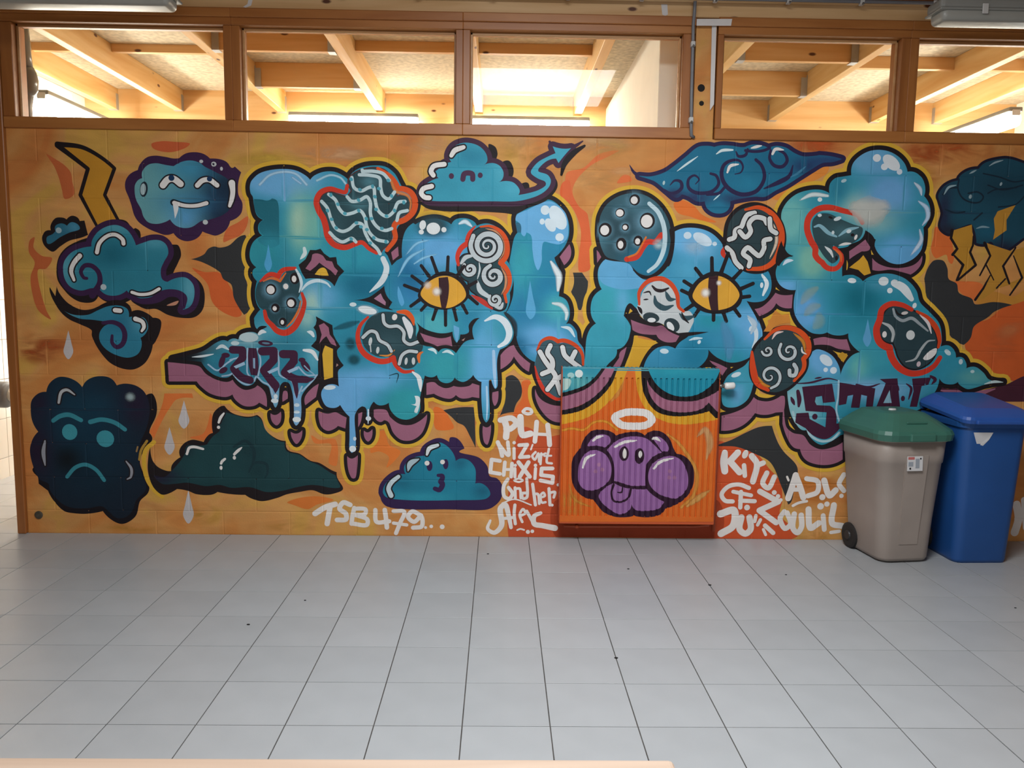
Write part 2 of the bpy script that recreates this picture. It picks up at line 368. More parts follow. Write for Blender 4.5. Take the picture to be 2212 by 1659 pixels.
    for i in used: buf += lin(mixcol(base, blobs, vo[i][0], vo[i][1]) if blobs else base) + [alpha(vo[i][0], vo[i][1]) if alpha else 1.0]
    ca.data.foreach_set('color', buf); me.update()
    return link(bpy.data.objects.new(name, me), parent)
def ellipse(c, rx, ry, ang, n=20):
    a = math.radians(ang); ca, sa = math.cos(a), math.sin(a); r = []
    for k in range(n):
        u, v = rx * math.cos(2 * PI * k / n), ry * math.sin(2 * PI * k / n); r.append((c[0] + u * ca - v * sa, c[1] + u * sa + v * ca))
    return r
def paint(text, surf, root, names=None):
    placed.clear(); base = None; pend = None; lines = [l for l in text.strip().split('\n')]; i = 0
    while i < len(lines):
        t = lines[i].split(';'); i += 1
        if t[0] == 'M': pend = (t[1], t[2]); base = None; continue
        kind, name, col, par, pth, g = (t + [''] * 6)[:6]
        pts = [((float(k.rstrip('*').split(',')[0]), float(k.rstrip('*').split(',')[1])), k.endswith('*')) for k in pth.split()]
        nm = name; lab = None
        if base is None:
            nm = (names or {}).get(pend[0], pend[0]); lab = (names or {}).get(pend[0] + ':label', pend[1])
        up = base or root; blobs = []
        for b in g.split():
            q = b.split(','); blobs.append((hexrgb(q[0]),) + tuple(float(v) for v in q[1:]))
        o = None
        if kind == 'F': o = flat(nm, [[p for p, c in smooth_path(pts, True)]], col, blobs, surf, up)
        elif kind == 'B':
            polys = []
            while True:
                sp = smooth_path(pts, True); polys.append([p for p, c in sp]); polys += ribbon(sp, [float(par)] * len(sp), True)
                if i < len(lines) and lines[i].startswith('B;%s;%s;' % (name, col)):
                    t = lines[i].split(';'); i += 1; par, pth = t[3], t[4]
                    pts = [((float(k.rstrip('*').split(',')[0]), float(k.rstrip('*').split(',')[1])), k.endswith('*')) for k in pth.split()]
                else: break
            o = flat(nm, polys, col, [], surf, up)
        elif kind in 'SC':
            w = [float(v) for v in par.split(',')]; cl = kind == 'C'; sp = smooth_path(pts, cl, 9.0); o = flat(nm, ribbon(sp, taper(sp, w, cl), cl), col, [], surf, up)
        elif kind == 'E':
            rx, ry, a = [float(v) for v in par.split(',')]; o = flat(nm, [ellipse(pts[0][0], rx, ry, a)], col, [], surf, up)
        elif kind == 'X':
            rx, ry, a, al = [float(v) for v in par.split(',')]; c0 = pts[0][0]; ang = math.radians(a)
            def af(x, z, c0=c0, rx=rx, ry=ry, ca=math.cos(ang), sa=math.sin(ang), al=al):
                dx, dz = x - c0[0], z - c0[1]; t = max(0, 1 - math.hypot((dx * ca + dz * sa) / rx, (dz * ca - dx * sa) / ry)); return al * min(1, t * t * (3 - 2 * t) * 1.25)
            o = flat(nm, [ellipse(c0, rx, ry, a, 24)], col, [], surf, up, af, max(3.0, min(40.0, min(rx, ry) / 4)))
        elif kind == 'Y':
            w = [float(v) for v in par.split(',')]; al = w[3]; sp = smooth_path(pts, False, 9.0); ws = taper(sp, w[:3], False); P = np.array([p for p, c in sp]); Wd = np.array(ws) * 1.15
            def ay(x, z, P=P, Wd=Wd, al=al):
                d = np.hypot(P[:, 0] - x, P[:, 1] - z) / Wd; t = 1 - min(1, d.min()); return float(al * min(1, t * 1.8))
            D_ = np.gradient(P, axis=0); D_ /= (np.hypot(D_[:, 0], D_[:, 1])[:, None] + 1e-9); Nn = np.stack([-D_[:, 1], D_[:, 0]], 1)
            side = lambda f: [tuple(p) for p in (P + Nn * (Wd * f)[:, None])]
            cap = [disc(tuple(P[0]), Wd[0]) + [disc(tuple(P[0]), Wd[0])[0]], disc(tuple(P[-1]), Wd[-1]) + [disc(tuple(P[-1]), Wd[-1])[0]]]
            o = flat(nm, ribbon(sp, list(Wd), False), col, [], surf, up, ay, max(2.5, max(ws) / 3), [side(f) for f in (-1, -.7, -.4, 0, .4, .7, 1)] + cap)
        if o and base is None:
            base = o
            if lab: o['label'] = lab

# ================================================================== STRUCTURE
XL, XR = -2.41, 5.2
WT = 2.367
# floor: slab of grout with every tile in view laid on it
floor = box('floor', -3.5, 5.3, -7.7, 7.2, -.06, -.0025, M['grout']); tag(floor, 'grey square tile floor', kind='structure')
TX, TY = .2962, .2969
bm = bmesh.new(); bm_box(bm, -TX/2, TX/2, -TY/2, TY/2, -.004, 0)
top = [e for e in bm.edges if all(abs(v.co.z) < 1e-6 for v in e.verts)]; bmesh.ops.bevel(bm, geom=top, offset=.0007, segments=1, affect='EDGES')
tile_me = bpy.data.meshes.new('tile'); bm.to_mesh(tile_me); bm.free(); tile_me.materials.append(M['tile'])
rest = bmesh.new(); cnt = 0
for k in range(-24, 26):
    yc = -.0095 - .3 * k - .15
    for j in range(-12, 18):
        xc = .3 * j + .15
        if not (-3.68 < xc - .15 and xc < 5.2 and -7.6 < yc < 7.1): continue
        d = yc + 4.6341; px = 1095 + (xc - .41) / max(d, .1) * 1695
        if d > 1.35 and -180 < px < 2390 and (yc < 0.16 and yc > -3.25 or (xc < -2.3 and yc < 1.8)) and cnt < 300:
            o = link(bpy.data.objects.new('floor_tile', tile_me), floor); o.location = (xc - floor.location.x, yc - floor.location.y, -floor.location.z); o.rotation_euler = (0, 0, random.uniform(-.0015, .0015)); cnt += 1
        else: bm_box(rest, xc - TX/2, xc + TX/2, yc - TY/2, yc + TY/2, -.004, 0)
o = from_bm('tile_field', rest, M['tile'], floor); o.location = -floor.location; o['kind'] = 'stuff'

bm = bmesh.new()
for (x, y) in ((.21, -2.66), (.62, -2.47), (.36, -.32), (1.12, -.55), (1.5, -.78), (-.68, -1.3), (1.95, -.62), (-.5, -1.02), (2.9, -1.05), (2.37, -2.17), (.9, -1.6)):
    r = bmesh.ops.create_icosphere(bm, subdivisions=1, radius=random.uniform(.004, .007)); bmesh.ops.scale(bm, vec=(1.4, .9, .5), verts=r['verts']); bmesh.ops.translate(bm, vec=(x, y, .002), verts=r['verts'])
o = from_bm('grit', bm, M['hole'], floor); o.location = -floor.location; o['kind'] = 'stuff'
# painted block wall
wall = box('wall_back', XL, XR, .048, .12, 0, WT, M['block']); tag(wall, 'concrete block wall covered with a graffiti mural', kind='structure')
def block(x0, x1, z0, z1):
    bm = bmesh.new(); c = .006; d = .0018; f = [(x0 + c, 0, z0 + c), (x1 - c, 0, z0 + c), (x1 - c, 0, z1 - c), (x0 + c, 0, z1 - c)]; e = [(x0, d, z0), (x1, d, z0), (x1, d, z1), (x0, d, z1)]; r = [(x0, .05, z0), (x1, .05, z0), (x1, .05, z1), (x0, .05, z1)]
    F_, E_, R_ = ([bm.verts.new(v) for v in q] for q in (f, e, r)); bm.faces.new(F_)
    for k in range(4):
        n = (k + 1) % 4; bm.faces.new((E_[k], E_[n], F_[n], F_[k])); bm.faces.new((R_[k], R_[n], E_[n], E_[k]))
    o = from_bm('block', bm, M['block'], wall); o.location = -wall.location
W_ = Wall(); zs = [0.0] + [.143 + .204 * k for k in range(11)] + [WT]
for a, b in zip(zs, zs[1:]):
    r = W_.row((a + b) / 2); v = W_.vx(r); xs = [XL] + [v + .4 * k for k in range(-8, 22) if XL + .03 < v + .4 * k < XR - .03] + [XR]
    for p, q in zip(xs, xs[1:]): block(p, q, a, b)
block(1.508, 1.625, WT, 2.70); block(1.508, 1.625, 2.70, 3.02)
box('post_core', 1.508, 1.625, .045, .12, WT, 3.02, M['block'], wall).location -= wall.location

# timber window strip above the wall
def rail(name, x0, x1, y0, y1, z0, z1, mat, kind='structure', bev=.004):
    o = box(name, x0, x1, y0, y1, z0, z1, mat, None, bev); o['kind'] = kind; return o
rail('trim_1', -2.9, XR, -.012, .13, 3.035, 3.30, M['pine'])['label'] = 'pale pine fascia board above the window strip'
box('ceiling_batten', -2.9, XR, -.06, .13, 3.135, 3.42, M['darkwood']).name = 'trim_2'; bpy.data.objects['trim_2']['kind'] = 'structure'
post = rail('trim_3', -2.462, -2.412, -.02, .14, 0, 3.3, M['frame_v']); post['label'] = 'dark timber post at the end of the mural wall'
WB, WH_ = 2.428, 2.945
wins = [(-2.341, -1.163), (-1.070, .145), (.2264, 1.4327), (1.6664, 2.684), (2.785, 4.05)]
def window(i, x0, x1, fx0, fx1, bead_top):
    w = empty('window_%d' % i, ((x0 + x1) / 2, .05, WB)); tag(w, kind='structure')
    def part(n, *a, mat=None, bev=.003):
        o = box(n, *a, mat, w, bev); o.location -= w.location; return o
    part('bottom_rail', fx0, fx1, -.014, .12, WT, WB, mat=M['frame']); part('top_rail', fx0, fx1, -.014, .12, WH_, 3.04, mat=M['frame'])
    part('top_moulding', fx0, fx1, -.03, -.012, 2.985, 3.032, mat=M['frame'])
    part('side_rail', fx0, x0, -.010, .12, WB, WH_, mat=M['frame_v']); part('side_rail', x1, fx1, -.010, .12, WB, WH_, mat=M['frame_v'])
    part('glazing_bead', x0, x0 + .014, .035, .05, WB, WH_, mat=M['bead']); part('glazing_bead', x1 - .012, x1, .035, .05, WB, WH_, mat=M['bead'])
    part('glazing_bead', x0, x1, .035, .05, WH_ - .016, WH_, mat=M['bead']); part('glazing_bead', x0, x1, .035, .05, WB, WB + .008, mat=M['bead'])
    part('pane', x0, x1, .055, .059, WB, WH_, mat=M['glass'], bev=0)
window(1, *wins[0], -2.41, -1.1165, 0); window(2, *wins[1], -1.1165, .186, 0); window(3, *wins[2], .186, 1.500, 0); window(4, *wins[3], 1.632, 2.734, 0); window(5, *wins[4], 2.734, XR, 0)

# side wall of the passage, ceiling, rear of the hall
ws = box('wall_side', -3.56, -3.41, -7.7, -.02, 0, 3.4, M['panel']); tag(ws, 'unseen side wall of the hall, dark timber chosen to cut bounced light', kind='structure')
wl = box('wall_left', -3.56, -3.418, -.02, 7.2, 0, 3.5, M['grout_light']); tag(wl, 'white tiled side wall seen through the opening', kind='structure')
bm = bmesh.new(); bm_box(bm, -.004, .004, -.298, .298, -.1505, .1505, .001); wt_me = bpy.data.meshes.new('wall_tile'); bm.to_mesh(wt_me); bm.free(); wt_me.materials.append(M['tile_white'])
for k in range(11):
    for j in range(-1, 5):
        o = link(bpy.data.objects.new('wall_tile', wt_me), wl); o.location = Vector((-3.414, .55 + .6 * j, .155 - .1525 + .305 * k)) - wl.location
o = rail('wall_right', 5.2, 5.3, -7.7, .1, 0, 3.5, M['panel'])
for a in ((.1, 7.2, 0, .95), (.1, 7.2, 2.4, 3.5)):  # gap between these panels is an added opening, unseen, letting in sky light
    q = box('wall_panel', 5.2, 5.3, a[0], a[1], a[2], a[3], M['plaster'], o); q.location -= o.location
o = box('ceiling', -3.5, 5.3, -2.05, -.02, 3.34, 3.42, M['darkwood']); tag(o, 'dark timber ceiling with an opening added for overhead fill', kind='structure')
for a in ((-3.5, 5.3, -7.7, -3.45), (-3.5, .02, -3.45, -2.05), (1.42, 5.3, -3.45, -2.05)):
    q = box('ceiling_panel', a[0], a[1], a[2], a[3], 3.34, 3.42, M['darkwood'], o); q.location -= o.location
rw = rail('wall_rear', -3.5, 5.3, -7.8, -7.66, 0, .78, M['panel'])  # unseen rear wall, its opening made up to hold the rear fill
for a in ((-3.5, -.62, .78, 2.72), (2.42, 5.3, .78, 2.72), (-3.5, 5.3, 2.72, 3.4)):
    q = box('wall_panel', a[0], a[1], -7.8, -7.66, a[2], a[3], M['panel'], rw); q.location -= rw.location
# opening beside the mural: transom and light above it
o = rail('trim_4', -3.41, -2.462, -.01, .1, 1.985, 2.06, M['frame']); o['label'] = 'dark timber transom over the passage opening'
o = box('window_6', -3.41, -2.462, .03, .034, 2.06, 3.3, M['glass']); tag(o, kind='structure')

# ================================================================== ROOM BEHIND THE WINDOWS
ZB_, ZC_, YD = 3.10, 3.29, 2.85
o = rail('wall_far', -3.41, 5.2, YD + .07, YD + .17, 0, ZC_ + .1, M['plaster']); fw = o
bm_o = box('trim_5', -3.41, 5.2, YD, YD + .07, 2.84, ZC_, M['pine_x']); tag(bm_o, 'knotty pine beam across the far wall', kind='structure')
o = box('roof_deck', -3.41, 5.2, .1, YD + .2, ZC_, ZC_ + .05, M['osb']); o.name = 'ceiling_far'; tag(o, 'pressed board roof deck over the far room', kind='structure')
o = rail('wall_partition', 1.37, 1.50, .35, YD, 0, 3.185, M['plaster']); o['label'] = 'white partition wall in the far room'
RX = [-3.14, -2.55, -1.61, -.70, .20, 1.10, 2.0, 2.91, 3.86, 4.45]
names_r = ['leftmost', 'second', 'third', 'fourth', 'fifth', 'sixth', 'seventh', 'eighth', 'ninth', 'last']
hang_bm = None
def hanger(parent, x, y, s, z0, z1, w=.05):
    bm = bmesh.new(); bm_box(bm, min(x, x + s * .004), max(x, x + s * .004), y - .035, y + .035, z0, z1); bm_box(bm, min(x, x + s * w), max(x, x + s * w), y - .036, y - .034, z0, z1 - .02); bm_box(bm, min(x, x + s * w), max(x, x + s * w), y - .036, y + .036, z0 - .003, z0)
    o = from_bm('joist_hanger', bm, M['galv'], parent); o.location = -parent.location; return o
for i, x in enumerate(RX):
    r = box('rafter', x - .035, x + .035, .13, YD, ZB_, ZC_, M['pine_y'], None, .003)
    tag(r, '%s of the pine rafters seen through the windows, counted from the drain pipe' % names_r[i], 'rafter', 'pine rafters')
    bm = bmesh.new(); bm_box(bm, x - .038, x + .038, YD - .045, YD - .001, ZB_ - .003, ZB_); bm_box(bm, x - .0385, x - .0355, YD - .045, YD - .001, ZB_, ZC_ - .05); bm_box(bm, x + .0355, x + .0385, YD - .045, YD - .001, ZB_, ZC_ - .05)
    h = from_bm('joist_hanger', bm, M['galv'], r); h.location = -r.location
def nog(x0, x1, y, z0, z1, label, hang=True, t=.045):
    n = box('ceiling_nogging', x0 + .035, x1 - .035, y - t / 2, y + t / 2, z0, z1, M['pine_x'], None, .002); tag(n, label, 'nogging', 'noggings between the rafters')
    if hang: hanger(n, x0 + .036, y, 1, z0 - .002, z1 - .03); hanger(n, x1 - .036, y, -1, z0 - .002, z1 - .03)
nog(RX[0], RX[1], 1.54, 3.23, ZC_, 'thin pine batten between the first two rafters by the drain pipe', False); nog(RX[1], RX[2], 1.54, 3.23, ZC_, 'thin pine batten between second and third rafters', False)
nog(RX[2], RX[3], 1.0, ZB_, ZC_, 'deep pine trimmer nearest the glass in the second window'); nog(RX[2], RX[3], 1.95, ZB_, ZC_, 'pinkish pine trimmer with steel hangers further back in the second window')
nog(RX[3], RX[4], 1.36, 3.215, ZC_, 'thin pine batten between fourth and fifth rafters', False); nog(RX[4], RX[5], 1.36, 3.215, ZC_, 'thin pine batten in the third window', False)
nog(RX[6], RX[7], 1.02, ZB_, ZC_, 'deep pine trimmer nearest the glass in the fourth window'); nog(RX[6], RX[7], 1.94, ZB_, ZC_, 'pale pine trimmer further back in the fourth window')
nog(RX[7], RX[8], 1.5, 3.2, ZC_, 'thin pine batten beyond the fourth window mullion', False); nog(RX[8], RX[9], 1.5, 3.2, ZC_, 'thin pine batten in the last window', False)
def luminaire(label, loc, length, along_y, strength=1):
    e = empty('fluorescent_light', loc, PI/2 if along_y else 0); tag(e, label, 'light', 'lit fluorescent lights in the far room')
    box('housing', -length/2, length/2, -.05, .05, .06, .095, M['lamp_body'], e, .008, 2)
    bm = bmesh.new(); bm_box(bm, -length/2, length/2, -.06, .06, -.045, .06, .04, 4); from_bm('diffuser', bm, M['tube'], e, True)
    box('end_clip', -length/2 - .006, -length/2 + .012, -.03, .03, .03, .075, M['clip'], e, .003); box('end_clip', length/2 - .012, length/2 + .006, -.03, .03, .03, .075, M['clip'], e, .003)
luminaire('lit tube light along the far beam in the second window', (-.933, 2.74, 2.985), 1.17, False); luminaire('lit tube light along the far beam in the third window', (.62, 2.74, 2.98), 1.17, False)
luminaire('glaring lit light beside the drain pipe in the first window', (-2.93, 2.05, 2.80), 1.5, True); luminaire('glaring lit light in the last window', (4.21, 2.05, 2.80), 1.5, True)
# drain pipe with socket
e = empty('drain_pipe', (-2.70, .7, 2.19)); tag(e, 'dark grey vertical drain pipe with a swollen joint behind the first window', 'pipe')
bm = bmesh.new(); bm_tube(bm, [(0, 0, -2.189), (0, 0, .45), (.012, 0, .52), (.02, 0, .60)], [.042, .042, .044, .052], 20); from_bm('lower_pipe', bm, M['pipe'], e, True)
bm = bmesh.new(); bm_tube(bm, [(.015, 0, .52), (.02, 0, .56), (.022, 0, .62), (.02, 0, .66), (.015, 0, .69)], [.045, .062, .066, .06, .05], 20); from_bm('joint', bm, M['pipe'], e, True)
bm = bmesh.new(); bm_tube(bm, [(.015, 0, .66), (0, 0, .78), (-.01, 0, .86), (-.02, 0, .95)], [.048, .052, .06, .062], 20); from_bm('upper_pipe', bm, M['pipe'], e, True)

# ================================================================== WALL FITTINGS
def conduit(name, pts, clips, label):
    e = empty(name, pts[0]); tag(e, label, 'conduit')
    o = tube('pipe', [Vector(p) - Vector(pts[0]) for p in pts], .0095, M['conduit'], e)
    for c in clips:
        b_ = box('clip', c[0] - .012, c[0] + .012, c[1] - .012, c[1] + .02, c[2] - .018, c[2] + .012, M['clip'], e, .003); b_.location -= Vector(pts[0])
        s_ = tube('screw', [Vector(c) - Vector(pts[0]) + Vector((0, -.012, -.016)), Vector(c) - Vector(pts[0]) + Vector((0, -.02, -.016))], .006, M['chrome'], e, 8)
conduit('electrical_conduit', [(-.95, -.078, 3.112), (4.3, -.078, 3.112)], [(-.87 + .41 * k, -.078, 3.112) for k in range(12)], 'grey conduit running along the fascia above the windows')
conduit('electrical_conduit', [(1.478, -.07, 3.10), (1.480, -.055, 3.04), (1.482, -.03, 2.99), (1.484, -.03, 2.9), (1.487, -.03, 2.6), (1.492, -.03, 2.42), (1.496, -.02, 2.385), (1.515, -.008, 2.375)], [(1.484, -.03, 2.885), (1.489, -.03, 2.47)], 'grey conduit dropping beside the third window')
def strip(name, pts, th, label, cat, mat):
    bm = bmesh.new(); f = [bm.verts.new(p) for p in pts]; bk = [bm.verts.new((p[0], p[1] + th, p[2])) for p in pts]; n = len(pts); bm.faces.new(f); bm.faces.new(bk[::-1])
    for k in range(n): bm.faces.new((f[(k + 1) % n], f[k], bk[k], bk[(k + 1) % n]))
    bmesh.ops.recalc_face_normals(bm, faces=bm.faces)
    c = Vector(pts[0]); bmesh.ops.translate(bm, vec=-c, verts=bm.verts); o = from_bm(name, bm, mat); o.location = c; return tag(o, label, cat)
strip('masking_tape', [(1.592, -.0125, 2.995), (1.618, -.0125, 2.995), (1.622, -.0125, 2.56), (1.600, -.0125, 2.525)], .001, 'white tape strip hanging down beside the painted post', 'tape', M['tape'])
strip('masking_tape', [(1.50, -.0325, 3.018), (1.70, -.0325, 3.022), (1.695, -.0325, 2.985), (1.50, -.0325, 2.982)], .001, 'white tape strip stuck across the top of the painted post', 'tape', M['tape'])
strip('masking_tape', [(1.30, -.0135, 3.10), (1.335, -.0135, 3.10), (1.34, -.0135, 3.045), (1.325, -.0135, 3.038), (1.308, -.0135, 3.044)], .001, 'short torn tape on the fascia near the vertical conduit', 'tape', M['tape'])
strip('masking_tape', [(-1.01, -.0135, 3.10), (-.985, -.0135, 3.10), (-1.0, -.0135, 3.05), (-1.03, -.0135, 3.038), (-1.045, -.0135, 3.042), (-1.02, -.0135, 3.058)], .001, 'torn curled tape on the fascia above the first window mullion', 'tape', M['tape'])
for (x, z, r, l) in ((1.548, 2.652, .021, 'larger round hole drilled in the painted post'), (1.553, 2.567, .014, 'smaller round hole drilled in the painted post')):
    bm = bmesh.new(); bm_tube(bm, [(0, 0, 0), (0, .02, 0)], r, 20); o = from_bm('drilled_hole', bm, M['hole']); o.location = (x, -.0006, z); o.parent = wall; o.location -= wall.location
bm = bmesh.new(); bm_tube(bm, [(0, 0, 0), (0, -.004, 0), (0, -.006, 0)], [.024, .024, .018], 20); cap_ = from_bm('wall_plug', bm, plain('plug_grey', '4a4438', .5, noise=.3, nscale=60)); cap_.location = (-2.34, -.0005, .112); tag(cap_, 'small round grey cap in the wall corner near the floor', 'cap')

# lamps of the hall (switched off)
def hall_lamp(x0, x1, label):
    e = empty('batten_light', ((x0 + x1) / 2, -.37, 2.9)); tag(e, label, 'light', 'unlit batten lights of the hall'); L = (x1 - x0) / 2
    bm = bmesh.new(); bm_box(bm, -L, L, -.075, .075, .055, .115, .02, 3); from_bm('housing', bm, M['lamp_body'], e)
    bm = bmesh.new(); bm_box(bm, -L + .015, L - .015, -.068, .068, 0, .07, .028, 4); from_bm('diffuser', bm, M['lamp_cover'], e, True)
    bm = bmesh.new(); bm_box(bm, -L - .004, L + .004, -.079, .079, .05, .062, .005, 2); from_bm('gasket', bm, M['lamp_body'], e)
    for k in (-.7, -.25, .25, .7): box('cover_clip', L * k - .015, L * k + .015, -.085, -.076, .03, .08, M['clip'], e, .002)
    for k in (-.8, .8): tube('hanging_rod', [(L * k, 0, .11), (L * k, 0, .445)], .006, M['galv'], e, 8)
hall_lamp(-2.79, -1.275, 'unlit grey batten light above the first window'); hall_lamp(2.66, 4.17, 'unlit grey batten light above the last window')

# round dispenser on the passage wall
e = empty('paper_dispenser', (-3.408, 1.325, .66)); tag(e, 'grey round dispenser on the white tiled wall, cut by the photo edge', 'dispenser')
bm = bmesh.new(); bm_tube(bm, [(0, 0, 0), (.09, 0, 0), (.11, 0, 0), (.12, 0, 0)], [.1, .1, .09, .07], 28); from_bm('body', bm, plain('dispenser_grey', '5d5f62', .35, noise=.1), e, True)
bm = bmesh.new(); bm_tube(bm, [(.1, 0, 0), (.126, 0, 0)], [.06, .05], 20); from_bm('cover', bm, M['lamp_cover'], e, True)

# ================================================================== RADIATOR
rad = empty('radiator', ((RX0 + RX1) / 2, RY, RZ0)); tag(rad, 'steel panel radiator painted with a purple creature, fixed low on the mural wall', 'radiator')
Rs = Radiator(); OF = -Vector(rad.location)
def rpart(o): o.location += OF; return o
xs = sorted({RX0, RX1} | {RX0 + (k + .25) * Rs.PITCH + o for k in range(28) for o in (-.0065, -.0015, .0015, .0065) if RX0 < RX0 + (k + .25) * Rs.PITCH + o < RX1})
zs = [RZ0, Rs.ZB, Rs.ZB + .0015, Rs.ZT - .0015, Rs.ZT, RZ1]
bm = bmesh.new(); grid = [[bm.verts.new((x, RY + .0012 + Rs.depth(x, z), z)) for x in xs] for z in zs]
for a, b in zip(grid, grid[1:]):
    for k in range(len(xs) - 1): bm.faces.new((a[k], a[k + 1], b[k + 1], b[k]))
b0 = [bm.verts.new((x, RY + .012, RZ0 - .004)) for x in xs]
for k in range(len(xs) - 1):
    bm.faces.new((b0[k], b0[k + 1], grid[0][k + 1], grid[0][k]))
front = rpart(from_bm('front_panel', bm, M['rad_steel'], rad))
bm = bmesh.new(); tp = [(RY - .0006, RZ1 - .012), (RY - .0006, RZ1 - .004), (RY + .004, RZ1 + .003), (RY + .012, RZ1 + .006), (RY + .03, RZ1 + .006), (RY + .03, RZ1 - .012)]
loft_pts = [[bm.verts.new((x, y, z)) for y, z in tp] for x in (RX0, RX1)]
for k in range(5): bm.faces.new((loft_pts[0][k], loft_pts[1][k], loft_pts[1][k + 1], loft_pts[0][k + 1]))
bm.faces.new(loft_pts[0][::-1]); bm.faces.new(loft_pts[1]); bmesh.ops.recalc_face_normals(bm, faces=bm.faces); rpart(from_bm('top_edge', bm, plain('top_edge_paint', '3f93a2', .4, noise=.12, nscale=9), rad))
rpart(box('back_panel', RX0 + .01, RX1 - .01, -.045, -.03, RZ0 + .01, RZ1, M['rad_steel'], rad, .004))
rpart(box('side_cover', RX0 - .003, RX0 + .002, RY + .008, -.03, RZ0, RZ1 + .006, M['rad_steel'], rad, .001)); rpart(box('side_cover', RX1 - .002, RX1 + .006, RY + .010, -.03, RZ0, RZ1 + .006, M['rad_steel'], rad, .001))
for k in range(34): rpart(box('top_grille_bar', RX0 + .012 + k * .0266, RX0 + .022 + k * .0266, RY + .028, -.03, RZ1 - .002, RZ1 + .005, plain('grille_teal', '2f93a8', .45) if k == 0 else bpy.data.materials['grille_teal'], rad))
rpart(tube('lower_pipe', [(RX0 + .03, -.075, RZ0 - .025), (RX0 + .12, -.075, RZ0 - .028), (RX1 - .1, -.075, RZ0 - .022), (RX1 - .02, -.075, RZ0 - .015), (RX1 - .008, -.075, RZ0 + .02)], .008, M['pipe_orange'], rad))
rpart(tube('drain_nut', [(RX0 + .108, -.088, RZ0 - .028), (RX0 + .108, -.066, RZ0 - .028)], .014, M['pipe_orange'], rad, 6))
rpart(tube('supply_pipe', [(RX1 + .022, -.04, .06), (RX1 + .022, -.04, .5), (RX1 + .022, -.045, .92), (RX1 + .012, -.06, .965), (RX1 - .002, -.06, .985)], .009, M['pipe_orange'], rad))
rpart(tube('valve_body', [(RX1 + .004, -.06, .945), (RX1 + .05, -.06, .945)], .011, M['chrome'], rad)); 
bm = bmesh.new(); bm_tube(bm, [(RX1 + .045, -.06, .945), (RX1 + .055, -.06, .945), (RX1 + .1, -.06, .948), (RX1 + .106, -.06, .948)], [.015, .021, .02, .015], 14); rpart(from_bm('thermostat_head', bm, M['valve'], rad, True))
for x in (RX0 + .15, RX1 - .15): rpart(box('wall_bracket', x - .015, x + .015, -.046, -.0052, RZ0 + .1, RZ1 - .1, M['galv'], rad))

# ================================================================== BINS
def loft(bm, sections, cap_top=True, cap_bot=True):
    rings = [[bm.verts.new(p) for p in s] for s in sections]; n = len(rings[0])
    for a, b in zip(rings, rings[1:]):
        for k in range(n): bm.faces.new((a[k], a[(k + 1) % n], b[(k + 1) % n], b[k]))
    if cap_bot: bm.faces.new(rings[0][::-1])
    if cap_top: bm.faces.new(rings[-1])
def cham(x0, x1, y0, y1, z, cf, cb, seg=3):     # chamfered/rounded rectangle section: front (y0) corners cut by cf, back by cb
    pts = []
    for (cx, cy, c, a0) in ((x1 - cb, y1 - cb, cb, 0), (x0 + cb, y1 - cb, cb, 90), (x0 + cf, y0 + cf, cf, 180), (x1 - cf, y0 + cf, cf, 270)):
        for k in range(seg + 1): a = math.radians(a0 + 90 * k / seg); pts.append((cx + c * math.cos(a), cy + c * math.sin(a), z))
    return pts
b1 = empty('wheelie_bin', (2.675, -.235, 0), math.radians(7)); tag(b1, 'taupe wheeled bin with dark green lid standing beside the blue bin', 'bin')
S = lambda z, wx, fy, by, cf: cham(-wx, wx, fy, by, z, cf, .03, 4)
bm = bmesh.new(); loft(bm, [S(.012, .148, -.178, .15, .06), S(.03, .155, -.184, .152, .062), S(.25, .17, -.19, .17, .068), S(.565, .194, -.205, .19, .074), S(.572, .199, -.21, .192, .076), S(.60, .201, -.212, .193, .076), S(.70, .206, -.218, .195, .078)]); from_bm('body', bm, M['brown'], b1, True)
bm = bmesh.new(); loft(bm, [S(.692, .212, -.226, .2, .08), S(.718, .214, -.228, .2, .08)]); from_bm('rim', bm, M['brown'], b1)
bm = bmesh.new(); loft(bm, [S(.70, .228, -.246, .205, .09), S(.735, .234, -.252, .207, .092), S(.755, .226, -.243, .205, .09), S(.80, .175, -.18, .18, .08), S(.835, .13, -.12, .15, .07), S(.842, .10, -.09, .12, .06)]); ld = from_bm('lid', bm, M['green'], b1); 
bm = bmesh.new(); bm_box(bm, -.075, .075, -.263, -.235, .70, .745, .008, 2); bm_box(bm, -.06, .06, -.2, -.19, .79, .80, .002); from_bm('lid_grip', bm, M['green'], b1)
bm = bmesh.new(); bm_tube(bm, [(-.03, -.02, .838), (-.03, -.02, .85)], [.024, .02], 16); bmesh.ops.scale(bm, vec=(1, .7, 1), verts=bm.verts); from_bm('lid_button', bm, M['label'], b1)
bm = bmesh.new(); loft(bm, [[(-.055, -.190, .11), (.055, -.190, .11), (.055, -.176, .11), (-.055, -.176, .11)], [(-.062, -.219, .62), (.068, -.219, .62), (.068, -.19, .62), (-.062, -.19, .62)]]); from_bm('front_panel', bm, M['brown'], b1)
for s_ in (-1, 1):
    bm = bmesh.new(); bm_tube(bm, [(s_ * .125, .115, .075), (s_ * .13, .115, .075), (s_ * .17, .115, .075), (s_ * .175, .115, .075)], [.065, .075, .075, .062], 24); w = from_bm('wheel', bm, M['rubber'], b1)
    bm = bmesh.new(); bm_tube(bm, [(s_ * .174, .115, .075), (s_ * .182, .115, .075)], [.03, .026], 14); from_bm('hub', bm, M['ink'], w)
lb = box('sticker', -.06, .03, -.2245, -.220, .535, .615, M['label'], b1); lb.rotation_euler = (math.radians(-3), 0, 0)
